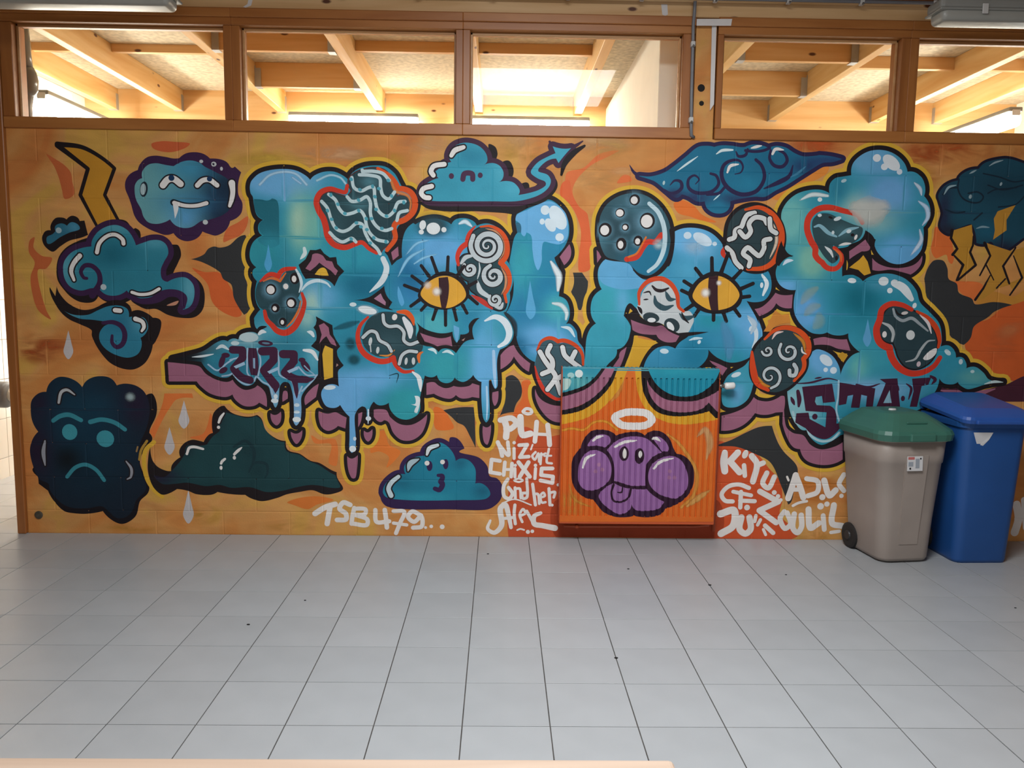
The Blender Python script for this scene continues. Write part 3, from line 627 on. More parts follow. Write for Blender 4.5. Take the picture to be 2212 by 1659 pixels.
for (x0, x1, z0, z1, mm_) in ((-.042, -.005, .568, .582, 'red'), (.002, .025, .52, .572, 'grey'), (-.034, -.024, .513, .523, 'ink'), (.028, .036, .568, .577, 'ink'), (-.04, -.012, .53, .555, 'grey')):
    q = box('sticker_print', x0, x1, -.2012, -.2002, z0, z1, M[mm_], lb); q.location -= Vector((0, 0, .545)); q.location.y = -.0026
tube('handle', [(-.15, .2, .68), (-.15, .222, .69), (.15, .222, .69), (.15, .2, .68)], .012, M['brown'], b1)

b2 = empty('wheelie_bin', (3.125, -.225, 0), math.radians(2)); tag(b2, 'tall blue wheeled bin with overhanging blue lid and a torn white sticker', 'bin')
T_ = lambda z, wx, fy, by, cf: cham(-wx, wx, fy, by, z, cf, .03, 4)
bm = bmesh.new(); loft(bm, [T_(.0, .152, -.178, .14, .045), T_(.02, .157, -.184, .15, .05), T_(.45, .174, -.205, .17, .055), T_(.76, .186, -.222, .18, .058), T_(.80, .188, -.224, .182, .058)]); from_bm('body', bm, M['blue'], b2, True)
bm = bmesh.new(); loft(bm, [T_(.775, .20, -.236, .19, .06), T_(.80, .203, -.24, .192, .06), T_(.812, .203, -.24, .192, .06)]); from_bm('rim', bm, M['blue'], b2)
bm = bmesh.new(); LS = lambda dz, wx, fy, by, c: [(p[0], p[1], dz + .045 * (p[1] - fy) / (by - fy)) for p in cham(-wx, wx, fy, by, 0, c, .04, 4)]
loft(bm, [LS(.802, .208, -.262, .2, .05), LS(.822, .214, -.268, .202, .052), LS(.838, .208, -.262, .2, .05), LS(.852, .19, -.24, .19, .045), LS(.872, .165, -.205, .17, .04), LS(.88, .15, -.19, .16, .04)]); from_bm('lid', bm, M['bluelid'], b2)
bm = bmesh.new(); bm_box(bm, -.15, .15, -.275, -.255, .80, .825, .008, 2); from_bm('lid_lip', bm, M['bluelid'], b2)
bm = bmesh.new(); bm_box(bm, -.12, -.09, -.13, -.10, .875, .887, .004); from_bm('lid_latch', bm, M['blue'], b2)
tube('handle', [(-.19, .17, .83), (-.19, .2, .85), (.19, .2, .85), (.19, .17, .83)], .014, M['blue'], b2)
bm = bmesh.new(); f = [(-.115, -.2225, .755), (-.03, -.2225, .755), (-.045, -.2195, .715), (-.072, -.2135, .672), (-.09, -.2135, .676)]
fv = [bm.verts.new(((p[0] + .07) * 1.3 - .075, p[1] - .0012, p[2] - .005)) for p in f]; bm.faces.new(fv); r_ = bmesh.ops.extrude_face_region(bm, geom=bm.faces[:]); bmesh.ops.translate(bm, vec=(0, -.0015, 0), verts=[v for v in r_['geom'] if isinstance(v, bmesh.types.BMVert)]); bmesh.ops.recalc_face_normals(bm, faces=bm.faces); from_bm('sticker', bm, M['label'], b2)
for s_ in (-1, 1):
    bm = bmesh.new(); bm_tube(bm, [(s_ * .13, .12, .085), (s_ * .135, .12, .085), (s_ * .18, .12, .085), (s_ * .185, .12, .085)], [.075, .085, .085, .07], 24); from_bm('wheel', bm, M['rubber'], b2)

# ================================================================== BENCH in the foreground
bn = empty('bench', (-.5, -3.187, 0)); tag(bn, 'pale wooden bench whose edge shows along the bottom of the picture', 'bench')
for k in range(2):
    o = box('seat_board', -2.3, 1.305, .01 - .185 * k, .17 - .185 * k, .415, .45, M['bench'], bn, .012, 3)
for x in (-1.9, -.4, 1.0):
    for y in (-.12, .13): box('leg', x - .03, x + .03, y - .03, y + .03, .0, .38, M['frame_v'], bn, .004)
    box('cross_rail', x - .03, x + .03, -.16, .16, .38, .415, M['frame_v'], bn, .003)

# ================================================================== MURAL; pale peach hazes at top centre paint in the wall's brighter light
WALL_PAINT = r'''
M;paint_backdrop;loose orange and ochre brush sweeps behind the painted figures
F;brush_sweep;c4673a;;-2186,2225 -2141,2200 -2084,2162 -2053,2124 -2046,2072 -2040,2001 -2094,1974 -2107,2026 -2121,2090 -2144,2155 -2168,2193;
F;brush_sweep;cd6238;;-1587,2292 -1527,2306 -1462,2304 -1370,2296 -1397,2270 -1477,2246 -1542,2251 -1581,2267;
F;brush_sweep;c4673a;;-2307,1735 -2277,1755 -2286,1696 -2242,1650 -2183,1637 -2220,1577 -2267,1570 -2265,1477 -2232,1337 -2208,1283 -2279,1336 -2307,1429 -2312,1529 -2284,1610 -2314,1669;
F;brush_sweep;d2622f;;-1379,1592 -1313,1570 -1220,1565 -1155,1472 -1124,1392 -1099,1325 -1139,1311 -1226,1350 -1271,1403 -1295,1503;
F;brush_sweep;d2693a;;-1195,1744 -1173,1817 -1105,1858 -1051,1891 -1059,1832 -1094,1785 -1154,1758;
X;spray_haze;b8592f;218.8,102.6,8,0.75;-2258,1107;
X;spray_haze;c0622f;123.1,150.4,0,0.5;-2310,1140;
F;brush_sweep;e0783a;;-1566,855* -1403,857* -1397,829* -1493,821 -1535,772 -1571,716 -1608,647 -1637,583* -1663,625* -1612,716 -1582,786;
F;brush_sweep;dc7438;;-1297,740 -1280,629 -1323,580 -1425,593 -1349,614 -1320,664;
F;brush_sweep;dd7a3a;;-704,614 -657,587 -560,588 -555,433 -603,447 -588,560 -684,566;
F;brush_sweep;da7a35;;-856,203 -772,233 -661,241 -578,220 -676,191 -732,162 -822,189;
X;spray_haze;c9992f;123.1,82,0,0.6;-1357,120;
X;spray_haze;cda040;205.1,41,0,0.5;-845,46;
X;spray_haze;cf9a3c;273.5,41,0,0.5;-1782,37;
F;brush_sweep;e07a33;;-326,619 -270,647 -243,563 -174,522 -202,472 -258,422 -243,486 -299,520 -354,513;
F;brush_sweep;e2732f;;26,790 81,777 130,707 144,666 81,651 33,664;
F;brush_sweep;dd6a2f;;547,949 595,956 610,880 598,782 543,761 489,711 515,795 549,852;
X;spray_haze;d3ac45;355.6,61.5,0,0.9;-859,2214;
X;spray_haze;d6ab3f;225.6,68.4,0,0.8;-309,2222;
X;spray_haze;d8a93f;239.3,75.2,0,0.9;57,1921;
X;spray_haze;dba878;341.9,61.5,0,0.8;-541,2251;
X;spray_haze;dcae7c;205.1,75.2,0,0.8;-4,2324;
X;spray_haze;e0b482;177.8,82,0,0.8;527,2339;
X;spray_haze;e2b888;218.8,75.2,0,0.9;993,2334;
X;spray_haze;deb070;164.1,95.7,0,0.6;931,2138;
F;brush_sweep;df7440;;790,2168 883,2196 975,2275 1088,2297 1029,2263 936,2216 858,2143 825,2077 834,2018 861,1979 807,2018 766,2057 778,2109;
F;brush_sweep;e0683a;;764,2109 804,2123 819,2057 861,1979 916,1927 937,1621 870,1607 878,1827 849,1926 807,1992 752,2043;
F;brush_sweep;e0703a;;1080,2114 1118,2160 1152,2154 1166,2128 1113,2114;
X;spray_haze;d8a655;177.8,82,0,0.6;1027,2309;
X;spray_haze;dba35a;109.4,68.4,0,0.5;999,2113;
X;spray_haze;d3a548;205.1,102.6,0,0.4;514,2274;
X;spray_haze;e9b277;102.6,34.2,0,0.7;1111,2180;
F;brush_sweep;e2742f;;1413,2001 1466,2021 1535,1989 1577,1944 1667,1899 1593,1904 1510,1929 1442,1948;
F;brush_sweep;e08a3a;;1979,2049 2110,2117 2240,2211 2307,2225 2296,2185 2204,2131 2112,2077 2020,2030;
X;spray_haze;c75a2a;225.6,75.2,0,0.9;2230,2341;
X;spray_haze;c95f28;177.8,225.6,0,0.8;2831,2240;
X;spray_haze;c45a28;478.6,88.9,0,0.8;3096,2316;
X;spray_haze;c8682f;136.8,109.4,0,0.6;3366,2182;
F;brush_sweep;dd6f35;;2959,1891 3051,1846 3062,1799 3080,1732 3071,1678 3049,1691 3032,1731 2972,1710 2941,1757 2949,1831;
F;brush_sweep;e0743a;;3086,1570 3141,1577 3238,1572 3268,1545 3218,1470 3154,1496 3117,1530;
F;brush_sweep;cf5f2c;;3184,1202 3223,1326 3311,1355 3415,1438 3600,1468 3644,971 3516,984 3408,1017 3322,1051 3240,1113;
X;spray_haze;d98a55;150.4,82,30,0.5;3454,1302;
X;spray_haze;dc7a45;136.8,102.6,0,0.5;3394,1191;
F;brush_sweep;c98a38;;3234,1450 3271,1505 3339,1519 3452,1493 3557,1556 3596,1509 3429,1438 3345,1444;
F;brush_sweep;d0552c;;1716,598 1821,585 1906,572 1986,516 2045,445 2120,361 2140,246 2131,152 2251,30 2111,-15 1686,-26 1686,313;
X;spray_haze;cf7d2f;225.6,157.3,0,0.9;2305,334;
X;spray_haze;cf9a3f;164.1,54.7,0,0.8;2358,31;
F;brush_sweep;c5532e;;560,675 698,621 808,622 821,1 570,-8 480,-2 494,479;
F;brush_sweep;a5401f;;774,236 1733,245 1751,2 786,-6;
M;painted_lightning_bolt;tall ochre lightning bolt with black edges at the upper end of the mural
F;bolt;c98f2e;;-2118,2280* -1988,2260 -1892,2210 -1806,2150* -1868,2003* -1798,1861 -1816,1827* -1910,1800* -1922,1826 -2000,1995* -1954,2141*;
S;edge;1f181b;30.1,20.5,17.8;-2121,2280 -1988,2267 -1891,2220 -1803,2150* -1865,2000* -1792,1854;
S;edge;1f181b;30.1,21.9,16.4;-2121,2274 -2042,2214 -1954,2145* -2004,1998* -1919,1826;
M;painted_cloud;teal cloud face with smirking white mouth and dark purple rim
F;rim;3a2145;;-1747,2064 -1736,2096 -1712,2123 -1671,2143* -1653,2182 -1616,2215 -1570,2225 -1511,2219 -1465,2211 -1432,2214* -1392,2241 -1339,2248 -1293,2239 -1258,2214* -1202,2211 -1163,2196 -1137,2164 -1117,2171* -1082,2139* -1100,2080 -1101,2015 -1079,1963 -1091,1904 -1152,1864* -1180,1810 -1234,1780 -1280,1789 -1313,1802* -1347,1762 -1401,1745 -1447,1757 -1480,1790* -1526,1779 -1572,1792 -1625,1814 -1676,1849 -1701,1888 -1716,1947 -1730,1992 -1745,2031;
F;fill;6ca7ac;;-1692,2051 -1674,2084 -1647,2098* -1645,2137 -1611,2173 -1565,2183 -1512,2174 -1466,2168* -1413,2195 -1360,2201 -1314,2187 -1289,2168 -1237,2143 -1152,2092 -1134,2014 -1150,1936 -1197,1896 -1278,1868 -1318,1861 -1372,1827 -1419,1820 -1465,1833 -1497,1868* -1530,1851 -1577,1841 -1623,1850 -1649,1882 -1660,1922 -1688,1980;14263a,-1169,1975,177,225,1.3 14263a,-1250,2149,82,75,0.9 3d8dae,-1375,2160,164,95,0.9 3d86b0,-1394,1958,177,75,0.8 5a9fcf,-1417,1873,82,61,0.9
E;bubble_edge;1f2c38;22.6,43.8,-8;-1641,2036;
E;bubble;a9c0c4;15.7,32.8,-8;-1645,2036;
S;highlight_edge;1f1a20;53.3,53.3,53.3;-1531,2060 -1502,2092 -1469,2097 -1430,2069;
S;highlight;e6e4e0;36.9,36.9,36.9;-1531,2060 -1502,2092 -1469,2097 -1430,2069;
E;pupil;16375c;17.1,17.1,0;-1481,2102;
S;highlight_edge;1f1a20;43.8,43.8,43.8;-1335,2062 -1304,2090 -1264,2094 -1222,2065;
S;highlight;e6e4e0;27.4,27.4,27.4;-1335,2062 -1304,2090 -1264,2094 -1222,2065;
E;pupil;16375c;15,15,0;-1264,2100;
S;highlight_edge;1f1a20;54.7,43.8,34.2;-1137,2078 -1133,2028 -1140,1988 -1153,1949;
S;highlight;e6e4e0;38.3,27.4,17.8;-1137,2078 -1133,2028 -1140,1988 -1153,1949;
S;mouth_edge;16222c;38.3,34.2,30.1;-1474,1964 -1408,1948 -1342,1949 -1281,1965;
F;drool;dfe2e2;;-1480,1967* -1448,1951* -1448,1925 -1469,1872* -1475,1931;
S;mouth;e4e0dc;23.2,20.5,23.2;-1470,1962 -1408,1947 -1342,1948 -1285,1963;
E;bubble;c4cacb;10.9,9.6,0;-1308,2197;
E;bubble;c4cacb;15,13.7,0;-1237,2183;
E;bubble;2b2b3a;6.2,6.2,0;-1240,2183;
E;bubble;c4cacb;8.2,10.9,0;-1194,2158;
E;bubble;c4cacb;15,13.7,0;-1295,1855;
M;painted_cloud;tiny dark teal cloud beside the ochre lightning bolt
F;rim;1f181b;;-2234,1756 -2215,1789 -2182,1796* -2180,1829 -2152,1865 -2112,1869 -2089,1859* -2059,1880 -2029,1873 -2014,1851* -1987,1854* -1971,1773* -2012,1756 -2079,1738 -2134,1704 -2175,1674 -2207,1690 -2229,1719;
F;fill;2f6f87;;-2207,1756 -2176,1773 -2156,1790* -2154,1822 -2120,1836 -2088,1823* -2060,1844 -2025,1831 -2016,1805 -2077,1784 -2131,1757 -2186,1720 -2206,1720;4d93b0,-2049,1817,41,34,0.9
E;bubble;9fb9c0;17.1,16.4,0;-2137,1796;
M;painted_cloud;large teal cloud with curled end and thick black shadow
F;shadow;1f181b;;-1698,1816 -1672,1797 -1664,1744 -1620,1751 -1547,1772* -1495,1727 -1455,1721 -1440,1668 -1459,1621 -1488,1554 -1421,1562 -1361,1536 -1322,1490 -1311,1423 -1327,1349 -1375,1307 -1456,1303 -1529,1319 -1595,1352 -1656,1351 -1722,1384 -1741,1404* -1795,1383 -1875,1388 -1927,1421* -1962,1387 -2029,1386 -2081,1412 -2120,1452 -2157,1512 -2159,1591 -2136,1658 -2080,1712 -1959,1760* -1923,1819 -1862,1853 -1802,1864 -1749,1855 -1711,1809;
B;rim;3a2145;31.5;-2123,1579 -2111,1625 -2069,1672 -2015,1696 -1954,1707* -1946,1747 -1911,1793 -1856,1824 -1803,1831 -1751,1809 -1719,1770 -1698,1717* -1661,1731 -1607,1748 -1554,1746 -1522,1720 -1514,1673 -1539,1627 -1560,1580 -1555,1527 -1523,1510* -1468,1534 -1415,1535 -1376,1496 -1371,1435 -1393,1375 -1441,1350* -1426,1408 -1458,1448 -1525,1453 -1593,1419 -1674,1411 -1739,1437 -1762,1457* -1813,1429 -1874,1429 -1913,1455* -1959,1468 -2026,1453 -2085,1473 -2116,1519;
F;fill;2d7f93;;-2123,1579 -2111,1625 -2069,1672 -2015,1696 -1954,1707* -1946,1747 -1911,1793 -1856,1824 -1803,1831 -1751,1809 -1719,1770 -1698,1717* -1661,1731 -1607,1748 -1554,1746 -1522,1720 -1514,1673 -1539,1627 -1560,1580 -1555,1527 -1523,1510* -1468,1534 -1415,1535 -1376,1496 -1371,1435 -1393,1375 -1441,1350* -1426,1408 -1458,1448 -1525,1453 -1593,1419 -1674,1411 -1739,1437 -1762,1457* -1813,1429 -1874,1429 -1913,1455* -1959,1468 -2026,1453 -2085,1473 -2116,1519;5ba4b5,-2113,1592,61,136,0.9 5ba4b5,-1824,1814,136,41,0.8 5aa2b4,-1588,1739,95,41,0.7 66aabb,-1397,1469,47,109,0.8 176277,-1830,1662,116,75,0.7
S;curl;3a2145;41,27.4,17.8;-1961,1427 -1917,1495 -1918,1555 -1953,1594 -1996,1597 -2021,1563 -2006,1527 -1989,1524;
S;tail_line;3a2145;13.7,34.2,13.7;-1727,1404 -1627,1405 -1545,1446 -1465,1448 -1425,1421 -1434,1361;
F;tail_gap;c08a6f;;-1534,1373 -1493,1393 -1463,1401 -1480,1377;
S;highlight_edge;1f1a20;39.7,36.9,39.7;-1924,1674 -1907,1727 -1859,1769 -1812,1776 -1773,1749 -1769,1726;
S;highlight;e6e4e0;23.2,20.5,23.2;-1924,1674 -1907,1727 -1859,1769 -1812,1776 -1773,1749 -1769,1726;
S;highlight_edge;1f1a20;43.8,41,32.8;-2023,1653 -2058,1613 -2077,1566 -2063,1513;
S;highlight;e6e4e0;27.4,24.6,16.4;-2023,1653 -2058,1613 -2077,1566 -2063,1513;
S;highlight_edge;1f1a20;34.2,34.2,34.2;-1732,1447 -1686,1435 -1625,1442 -1574,1469;
S;highlight;e6e4e0;17.8,17.8,17.8;-1732,1447 -1686,1435 -1625,1442 -1574,1469;
E;bubble;b9c8cc;17.1,17.1,0;-1895,1475;
M;painted_cloud;small curled teal cloud trailing a black wisp below the large cloud
F;wisp;1f181b;;-2205,1471* -2175,1418* -2164,1475* -2150,1435 -2103,1379 -2031,1343 -1964,1348 -1896,1381 -1848,1399 -1801,1399 -1755,1377 -1737,1336* -1696,1344 -1650,1327 -1617,1301* -1571,1285 -1577,1224 -1606,1162 -1623,1142* -1639,1087 -1675,1032 -1737,997 -1804,1000 -1871,1030 -1916,1077 -1954,1138 -1975,1192 -1976,1225 -2042,1258 -2101,1285 -2146,1324 -2183,1384 -2204,1438;
F;fill;2f7f99;;-2129,1335* -2073,1312 -1993,1313 -1931,1341 -1870,1365 -1809,1369 -1763,1350 -1755,1303* -1711,1306 -1665,1297 -1646,1250 -1661,1209 -1693,1182* -1688,1134 -1713,1086 -1768,1065 -1835,1078 -1894,1111 -1929,1158 -1930,1206 -1902,1247 -1867,1267 -1954,1283 -2047,1292;5aa0b6,-1699,1263,75,47,0.8 1c5f80,-1807,1255,75,54,0.5 6ba9ba,-2086,1318,82,27,0.5
S;curl;3a2145;20.5,30.1,16.4;-1907,1267 -1847,1271 -1801,1248 -1783,1201 -1798,1146 -1833,1126 -1859,1152 -1857,1193;
S;highlight_edge;1f1a20;42.4,42.4,42.4;-1834,1342 -1804,1339;
S;highlight;e6e4e0;26,26,26;-1834,1342 -1804,1339;
S;highlight_edge;1f1a20;43.8,39.7,30.1;-1718,1293 -1679,1277 -1670,1246 -1684,1222;
S;highlight;e6e4e0;27.4,23.2,13.7;-1718,1293 -1679,1277 -1670,1246 -1684,1222;
M;painted_raindrop;pale raindrop under the small curled cloud
F;drop;c9c3c2;;-2110,1220* -2095,1144 -2088,1093 -2118,1051 -2144,1093 -2132,1144;
M;painted_raindrop;pale raindrop just under the mauve arrow stem
F;drop;c9c3c2;;-1452,815* -1434,739 -1425,688 -1458,645 -1488,687 -1475,738;
M;painted_raindrop;pale raindrop beside the sad dark cloud
F;drop;c9c3c2;;-1543,654* -1525,579 -1517,529 -1548,486 -1577,528 -1565,579;
M;painted_raindrop;long pale raindrop near the floor below the dark green cloud
F;drop;c9c3c2;;-1444,272* -1426,180 -1417,118 -1450,66 -1480,117 -1467,179;
M;painted_cloud;big dark navy cloud with sad teal face near the floor
F;shadow;17131a;;-1668,847 -1634,851 -1613,792 -1619,723 -1656,646 -1663,618* -1648,576 -1702,506 -1725,435 -1676,288 -1687,249 -1734,202 -1760,116 -1808,73 -1857,61 -1915,90 -1958,139* -2048,122 -2131,124 -2192,139 -2250,204 -2278,261* -2331,303* -2332,345* -2356,401;
F;fill;15202e;;-2354,749 -2345,805 -2305,846 -2257,857* -2234,909 -2185,944 -2131,944 -2078,921 -2046,887* -2010,932 -1948,953 -1881,944 -1843,900* -1788,911 -1727,898 -1681,860 -1657,792 -1659,722 -1679,646 -1698,604* -1729,513 -1726,407 -1693,295 -1705,259 -1755,209 -1785,137 -1828,101 -1877,97 -1923,136 -1963,168 -2046,156 -2129,156 -2190,176 -2242,226 -2268,268 -2273,303 -2326,331 -2356,401 -2372,499 -2354,569 -2317,618* -2348,680;10364a,-2064,649,294,355,1.1 0c2a3a,-2035,404,205,205,0.6 07151d,-2156,452,75,75,1 123e52,-2004,767,205,82,0.5 27182f,-2323,506,82,164,0.9 27182f,-1732,784,88,116,0.8 27182f,-2302,784,61,82,0.7
S;brow;388a98;24.6,27.4,24.6;-2226,685 -2183,713 -2129,721 -2062,690;
S;brow;388a98;27.4,26,24.6;-2008,680 -1940,695 -1866,678 -1806,637;
E;eye;3f97a5;45.1,47.9,0;-2132,618;
E;eye;3f97a5;52,50.6,0;-1924,580;
S;mouth;388a98;21.9,23.2,21.9;-2161,347 -2110,403 -2048,422 -1987,391 -1942,328;
S;highlight_edge;1f1a20;30.1,34.2,23.2;-2188,793 -2170,855 -2135,870 -2092,842;
S;highlight;b9bdbf;13.7,17.8,6.8;-2188,793 -2170,855 -2135,870 -2092,842;
S;highlight_edge;1f1a20;26,39.7,23.2;-2280,563 -2293,493 -2287,416;
S;highlight;9a9da6;9.6,23.2,6.8;-2280,563 -2293,493 -2287,416;
S;highlight_edge;1f1a20;23.2,32.8,23.2;-1807,445 -1778,400 -1783,350 -1805,336;
S;highlight;9a9da6;6.8,16.4,6.8;-1807,445 -1778,400 -1783,350 -1805,336;
X;spark;9fb3b5;37.6,34.2,0,1;-1767,832;
S;glint;b08a3a;15,15,15;-1679,569 -1715,513 -1728,456;
S;glint;9a7a4a;9.6,9.6,9.6;-1735,533 -1743,505;
M;painted_cloud;dark green cloud spreading wide below the arrow lettering
S;halo;dcae3a;26,26,26;-1638,562 -1688,513 -1701,436 -1688,344 -1649,274 -1602,232;
F;shadow;1f181b;;-1660,534* -1652,457 -1623,415 -1576,391 -1542,388* -1533,430 -1484,473* -1489,515 -1460,557 -1412,579 -1364,572 -1344,566* -1315,608 -1287,622* -1292,678 -1280,741 -1242,779 -1214,786* -1168,742 -1086,722 -1024,733* -997,709 -972,640 -911,591 -856,578* -843,522 -775,501 -713,460 -658,446 -590,405 -556,391* -552,355 -519,288 -578,259 -633,255 -702,279 -779,268 -855,253 -911,231 -1002,209 -1064,223 -1105,247* -1187,250 -1270,263* -1312,245 -1395,248 -1449,269 -1511,279* -1574,246 -1609,246 -1655,295 -1679,380 -1676,464;
F;fill;1d4448;;-1527,402 -1484,452 -1455,501* -1440,544 -1358,544 -1324,552* -1288,601 -1246,637 -1259,664 -1250,727 -1222,748 -1168,735 -1086,715 -1031,726* -998,702 -972,640 -911,584 -863,571* -850,515 -775,494 -727,460 -659,432 -597,390 -563,373* -549,334 -536,299 -591,295 -660,308 -716,311 -799,296 -883,274 -980,266 -1076,294 -1186,289 -1255,306 -1338,298 -1448,318 -1517,311 -1599,310 -1646,359 -1584,352;231d33,-1612,352,102,61,1 16353a,-1077,526,75,75,0.7 16353a,-1025,400,82,61,0.7 1a2f36,-1455,522,54,54,0.8 1a2f36,-1258,692,47,82,0.7 17383c,-1117,300,547,34,0.6
S;curl;17343a;13.7,20.5,6.8;-1166,539 -1097,575 -1050,527 -1051,456 -1080,386;
S;curl;17343a;6.8,17.8,6.8;-1080,386 -1045,442 -976,436 -970,380 -985,351;
S;highlight_edge;1f1a20;26,32.8,30.1;-1219,741 -1240,713 -1251,685;
S;highlight;e6e4e0;9.6,16.4,13.7;-1219,741 -1240,713 -1251,685;
E;bubble;e4e0dc;9.6,9.6,0;-1253,656;
S;highlight;e4e0dc;15,16.4,13.7;-1442,502 -1430,530 -1399,536 -1348,524;
E;bubble;e4e0dc;8.2,8.2,0;-1445,494;
S;highlight;e4e0dc;5.5,17.8,15;-1118,536 -1146,512 -1164,494;
E;bubble;e4e0dc;9.6,11.6,0;-1164,473;
S;highlight;e4e0dc;13.7,16.4,15;-1220,465 -1237,451 -1244,437;
E;bubble;e4e0dc;8.9,12.3,0;-1245,411;
M;painted_cloud;long deep blue cloud full of curls and swirls
B;rim;2a2248;23.2;1206,2155 1273,2153 1353,2177 1412,2217 1477,2270 1542,2323 1595,2331 1636,2325* 1682,2335 1743,2333 1783,2327 1817,2328* 1856,2342 1910,2339 1951,2324* 1998,2337 2052,2328 2101,2300 2155,2281 2236,2286 2247,2289 2314,2284 2383,2269* 2330,2251 2269,2244 2211,2210 2139,2163 2067,2116 2001,2082 1945,2048 1884,2047 1797,2033 1743,2019* 1738,1979 1706,1952 1652,1951 1610,1977 1595,2017* 1547,2016 1499,2042 1458,2054* 1425,2034 1370,2072 1301,2124 1247,2143;
S;wisp;2a2248;2.7,20.5,41;1150,2216 1178,2174 1233,2146 1287,2137;
F;fill;1c6f8f;;1206,2155 1273,2153 1353,2177 1412,2217 1477,2270 1542,2323 1595,2331 1636,2325* 1682,2335 1743,2333 1783,2327 1817,2328* 1856,2342 1910,2339 1951,2324* 1998,2337 2052,2328 2101,2300 2155,2281 2236,2286 2247,2289 2314,2284 2383,2269* 2330,2251 2269,2244 2211,2210 2139,2163 2067,2116 2001,2082 1945,2048 1884,2047 1797,2033 1743,2019* 1738,1979 1706,1952 1652,1951 1610,1977 1595,2017* 1547,2016 1499,2042 1458,2054* 1425,2034 1370,2072 1301,2124 1247,2143;2a2248,1411,2047,54,34,0.9 2a2a52,1533,2035,82,34,0.8 2a2248,1810,2033,136,34,0.8 22305a,2172,2223,88,41,0.8 2a3060,2305,2257,136,34,0.7 2480a0,1840,2113,102,75,0.7 2480a0,1677,1991,47,41,0.7 1a5f80,1969,2246,109,61,0.5
S;curl;2a2248;5.5,20.5,10.9;1389,2106 1415,2132 1449,2126 1457,2093 1431,2067 1391,2060 1356,2079;
S;curl;2a2248;5.5,20.5,15;1537,2114 1556,2141 1528,2163 1495,2140 1497,2094 1532,2068 1586,2063 1639,2077 1671,2117 1656,2162 1622,2175;
S;curl;2a2248;5.5,24.6,17.8;1763,2174 1797,2184 1808,2217 1787,2249 1746,2252 1700,2228 1685,2182 1698,2130 1740,2085 1809,2059 1883,2074 1921,2114 1936,2167 1916,2225 1881,2257;
S;curl;2a2248;13.7,20.5,13.7;1965,2311 1961,2265 1990,2226 2037,2221 2063,2254 2047,2293 2012,2312;
S;curl;2a2248;6.8,17.8,13.7;1764,2301 1779,2275 1819,2282 1831,2315;
S;curl;2a2248;16.4,16.4,16.4;1818,2308 1872,2303 1925,2310 1958,2324;
S;curl;2a2248;6.8,27.4,6.8;1936,2094 2028,2135 2081,2169 2098,2228;
S;curl;2a2248;16.4,16.4,16.4;1706,2097 1674,2064 1607,2056;
S;curl;3f7f9f;4.1,13.7,4.1;2088,2162 2127,2183 2172,2223;
S;highlight;cfe3e6;2.7,12.3,2.7;1426,2185 1479,2225 1544,2271;
S;highlight;d5e5e6;5.5,16.4,9.6;1651,2286 1683,2306 1744,2310;
S;highlight;e4e0dc;6.8,16.4,5.5;1851,2322 1890,2332 1910,2336;
S;highlight;e4e0dc;13.7,17.8,5.5;1976,2291 1992,2318 2039,2315;
S;highlight;e4e0dc;10.9,17.8,6.8;1719,2183 1734,2219 1781,2230;
S;highlight;bfe0e4;2.7,8.2,2.7;1645,2024 1681,2057;
E;bubble;a9c5c8;6.8,12.3,-10;1352,2118;
M;painted_cloud;dark blue storm cloud scribbled over, at the far end of the mural
B;rim;1f1c2e;15;2959,2070 2983,2117 3021,2144 3068,2158* 3086,2191 3131,2218 3185,2226* 3216,2259 3276,2279 3343,2287 3405,2275 3483,2243 3536,2185 3560,1993 3543,1873 3478,1832 3387,1763 3332,1762 3294,1809 3254,1795 3206,1801* 3170,1907 3129,1900 3070,1873 3037,1852 2986,1891 2994,1971 2976,2024;
F;fill;1d4a5c;;2959,2070 2983,2117 3021,2144 3068,2158* 3086,2191 3131,2218 3185,2226* 3216,2259 3276,2279 3343,2287 3405,2275 3483,2243 3536,2185 3560,1993 3543,1873 3478,1832 3387,1763 3332,1762 3294,1809 3254,1795 3206,1801* 3170,1907 3129,1900 3070,1873 3037,1852 2986,1891 2994,1971 2976,2024;24203a,3001,1972,41,136,0.9 1e5f78,3255,1869,75,54,0.7 22202f,3035,1872,61,34,0.9 17313f,3350,2123,205,75,0.5 231f33,3366,1770,82,41,0.9 1f5468,3121,2000,102,82,0.5
F;flash;c08a33;;3297,1943* 3317,1986* 3420,2024* 3373,1937* 3378,1877* 3303,1822* 3309,1876*;
S;curl;162a38;9.6,9.6,9.6;3074,2165 3072,2112 3103,2059 3160,2034 3207,2038 3225,2068 3189,2094 3135,2086;
S;curl;162a38;8.2,8.2,8.2;3251,2088 3290,2109 3358,2116 3418,2124;
S;curl;162a38;9.6,9.6,9.6;3071,2118 3017,2111 2986,2077;
S;curl;162a38;8.2,8.2,8.2;3214,2200 3311,2181 3395,2156 3456,2164;
S;curl;162a38;8.2,8.2,8.2;3006,1992 3069,1973 3123,1980;
S;curl;162a38;8.2,8.2,8.2;3319,2010 3380,2017 3426,2031 3476,2085;
S;curl;162a38;9.6,9.6,9.6;3181,1934 3226,1975;
S;curl;162a38;8.2,8.2,8.2;3247,2134 3338,2109 3451,2137;
S;highlight;8fa9b0;4.1,13.7,4.1;2993,2078 3017,2118 3060,2131;
S;highlight;8fa5ab;2.7,10.9,2.7;3133,2198 3172,2219;
S;highlight;8fa5ab;2.7,10.9,2.7;3245,2243 3277,2263 3324,2277;
S;highlight;7c9aa6;4.1,12.3,4.1;3199,1885 3232,1895 3274,1892;
E;bubble;93a7ad;9.6,12.3,-20;3149,2067;
E;bubble;93a7ad;6.8,10.9,-20;3323,2142;
M;painted_lightning_bolt;broad ochre lightning bolt under the dark storm cloud
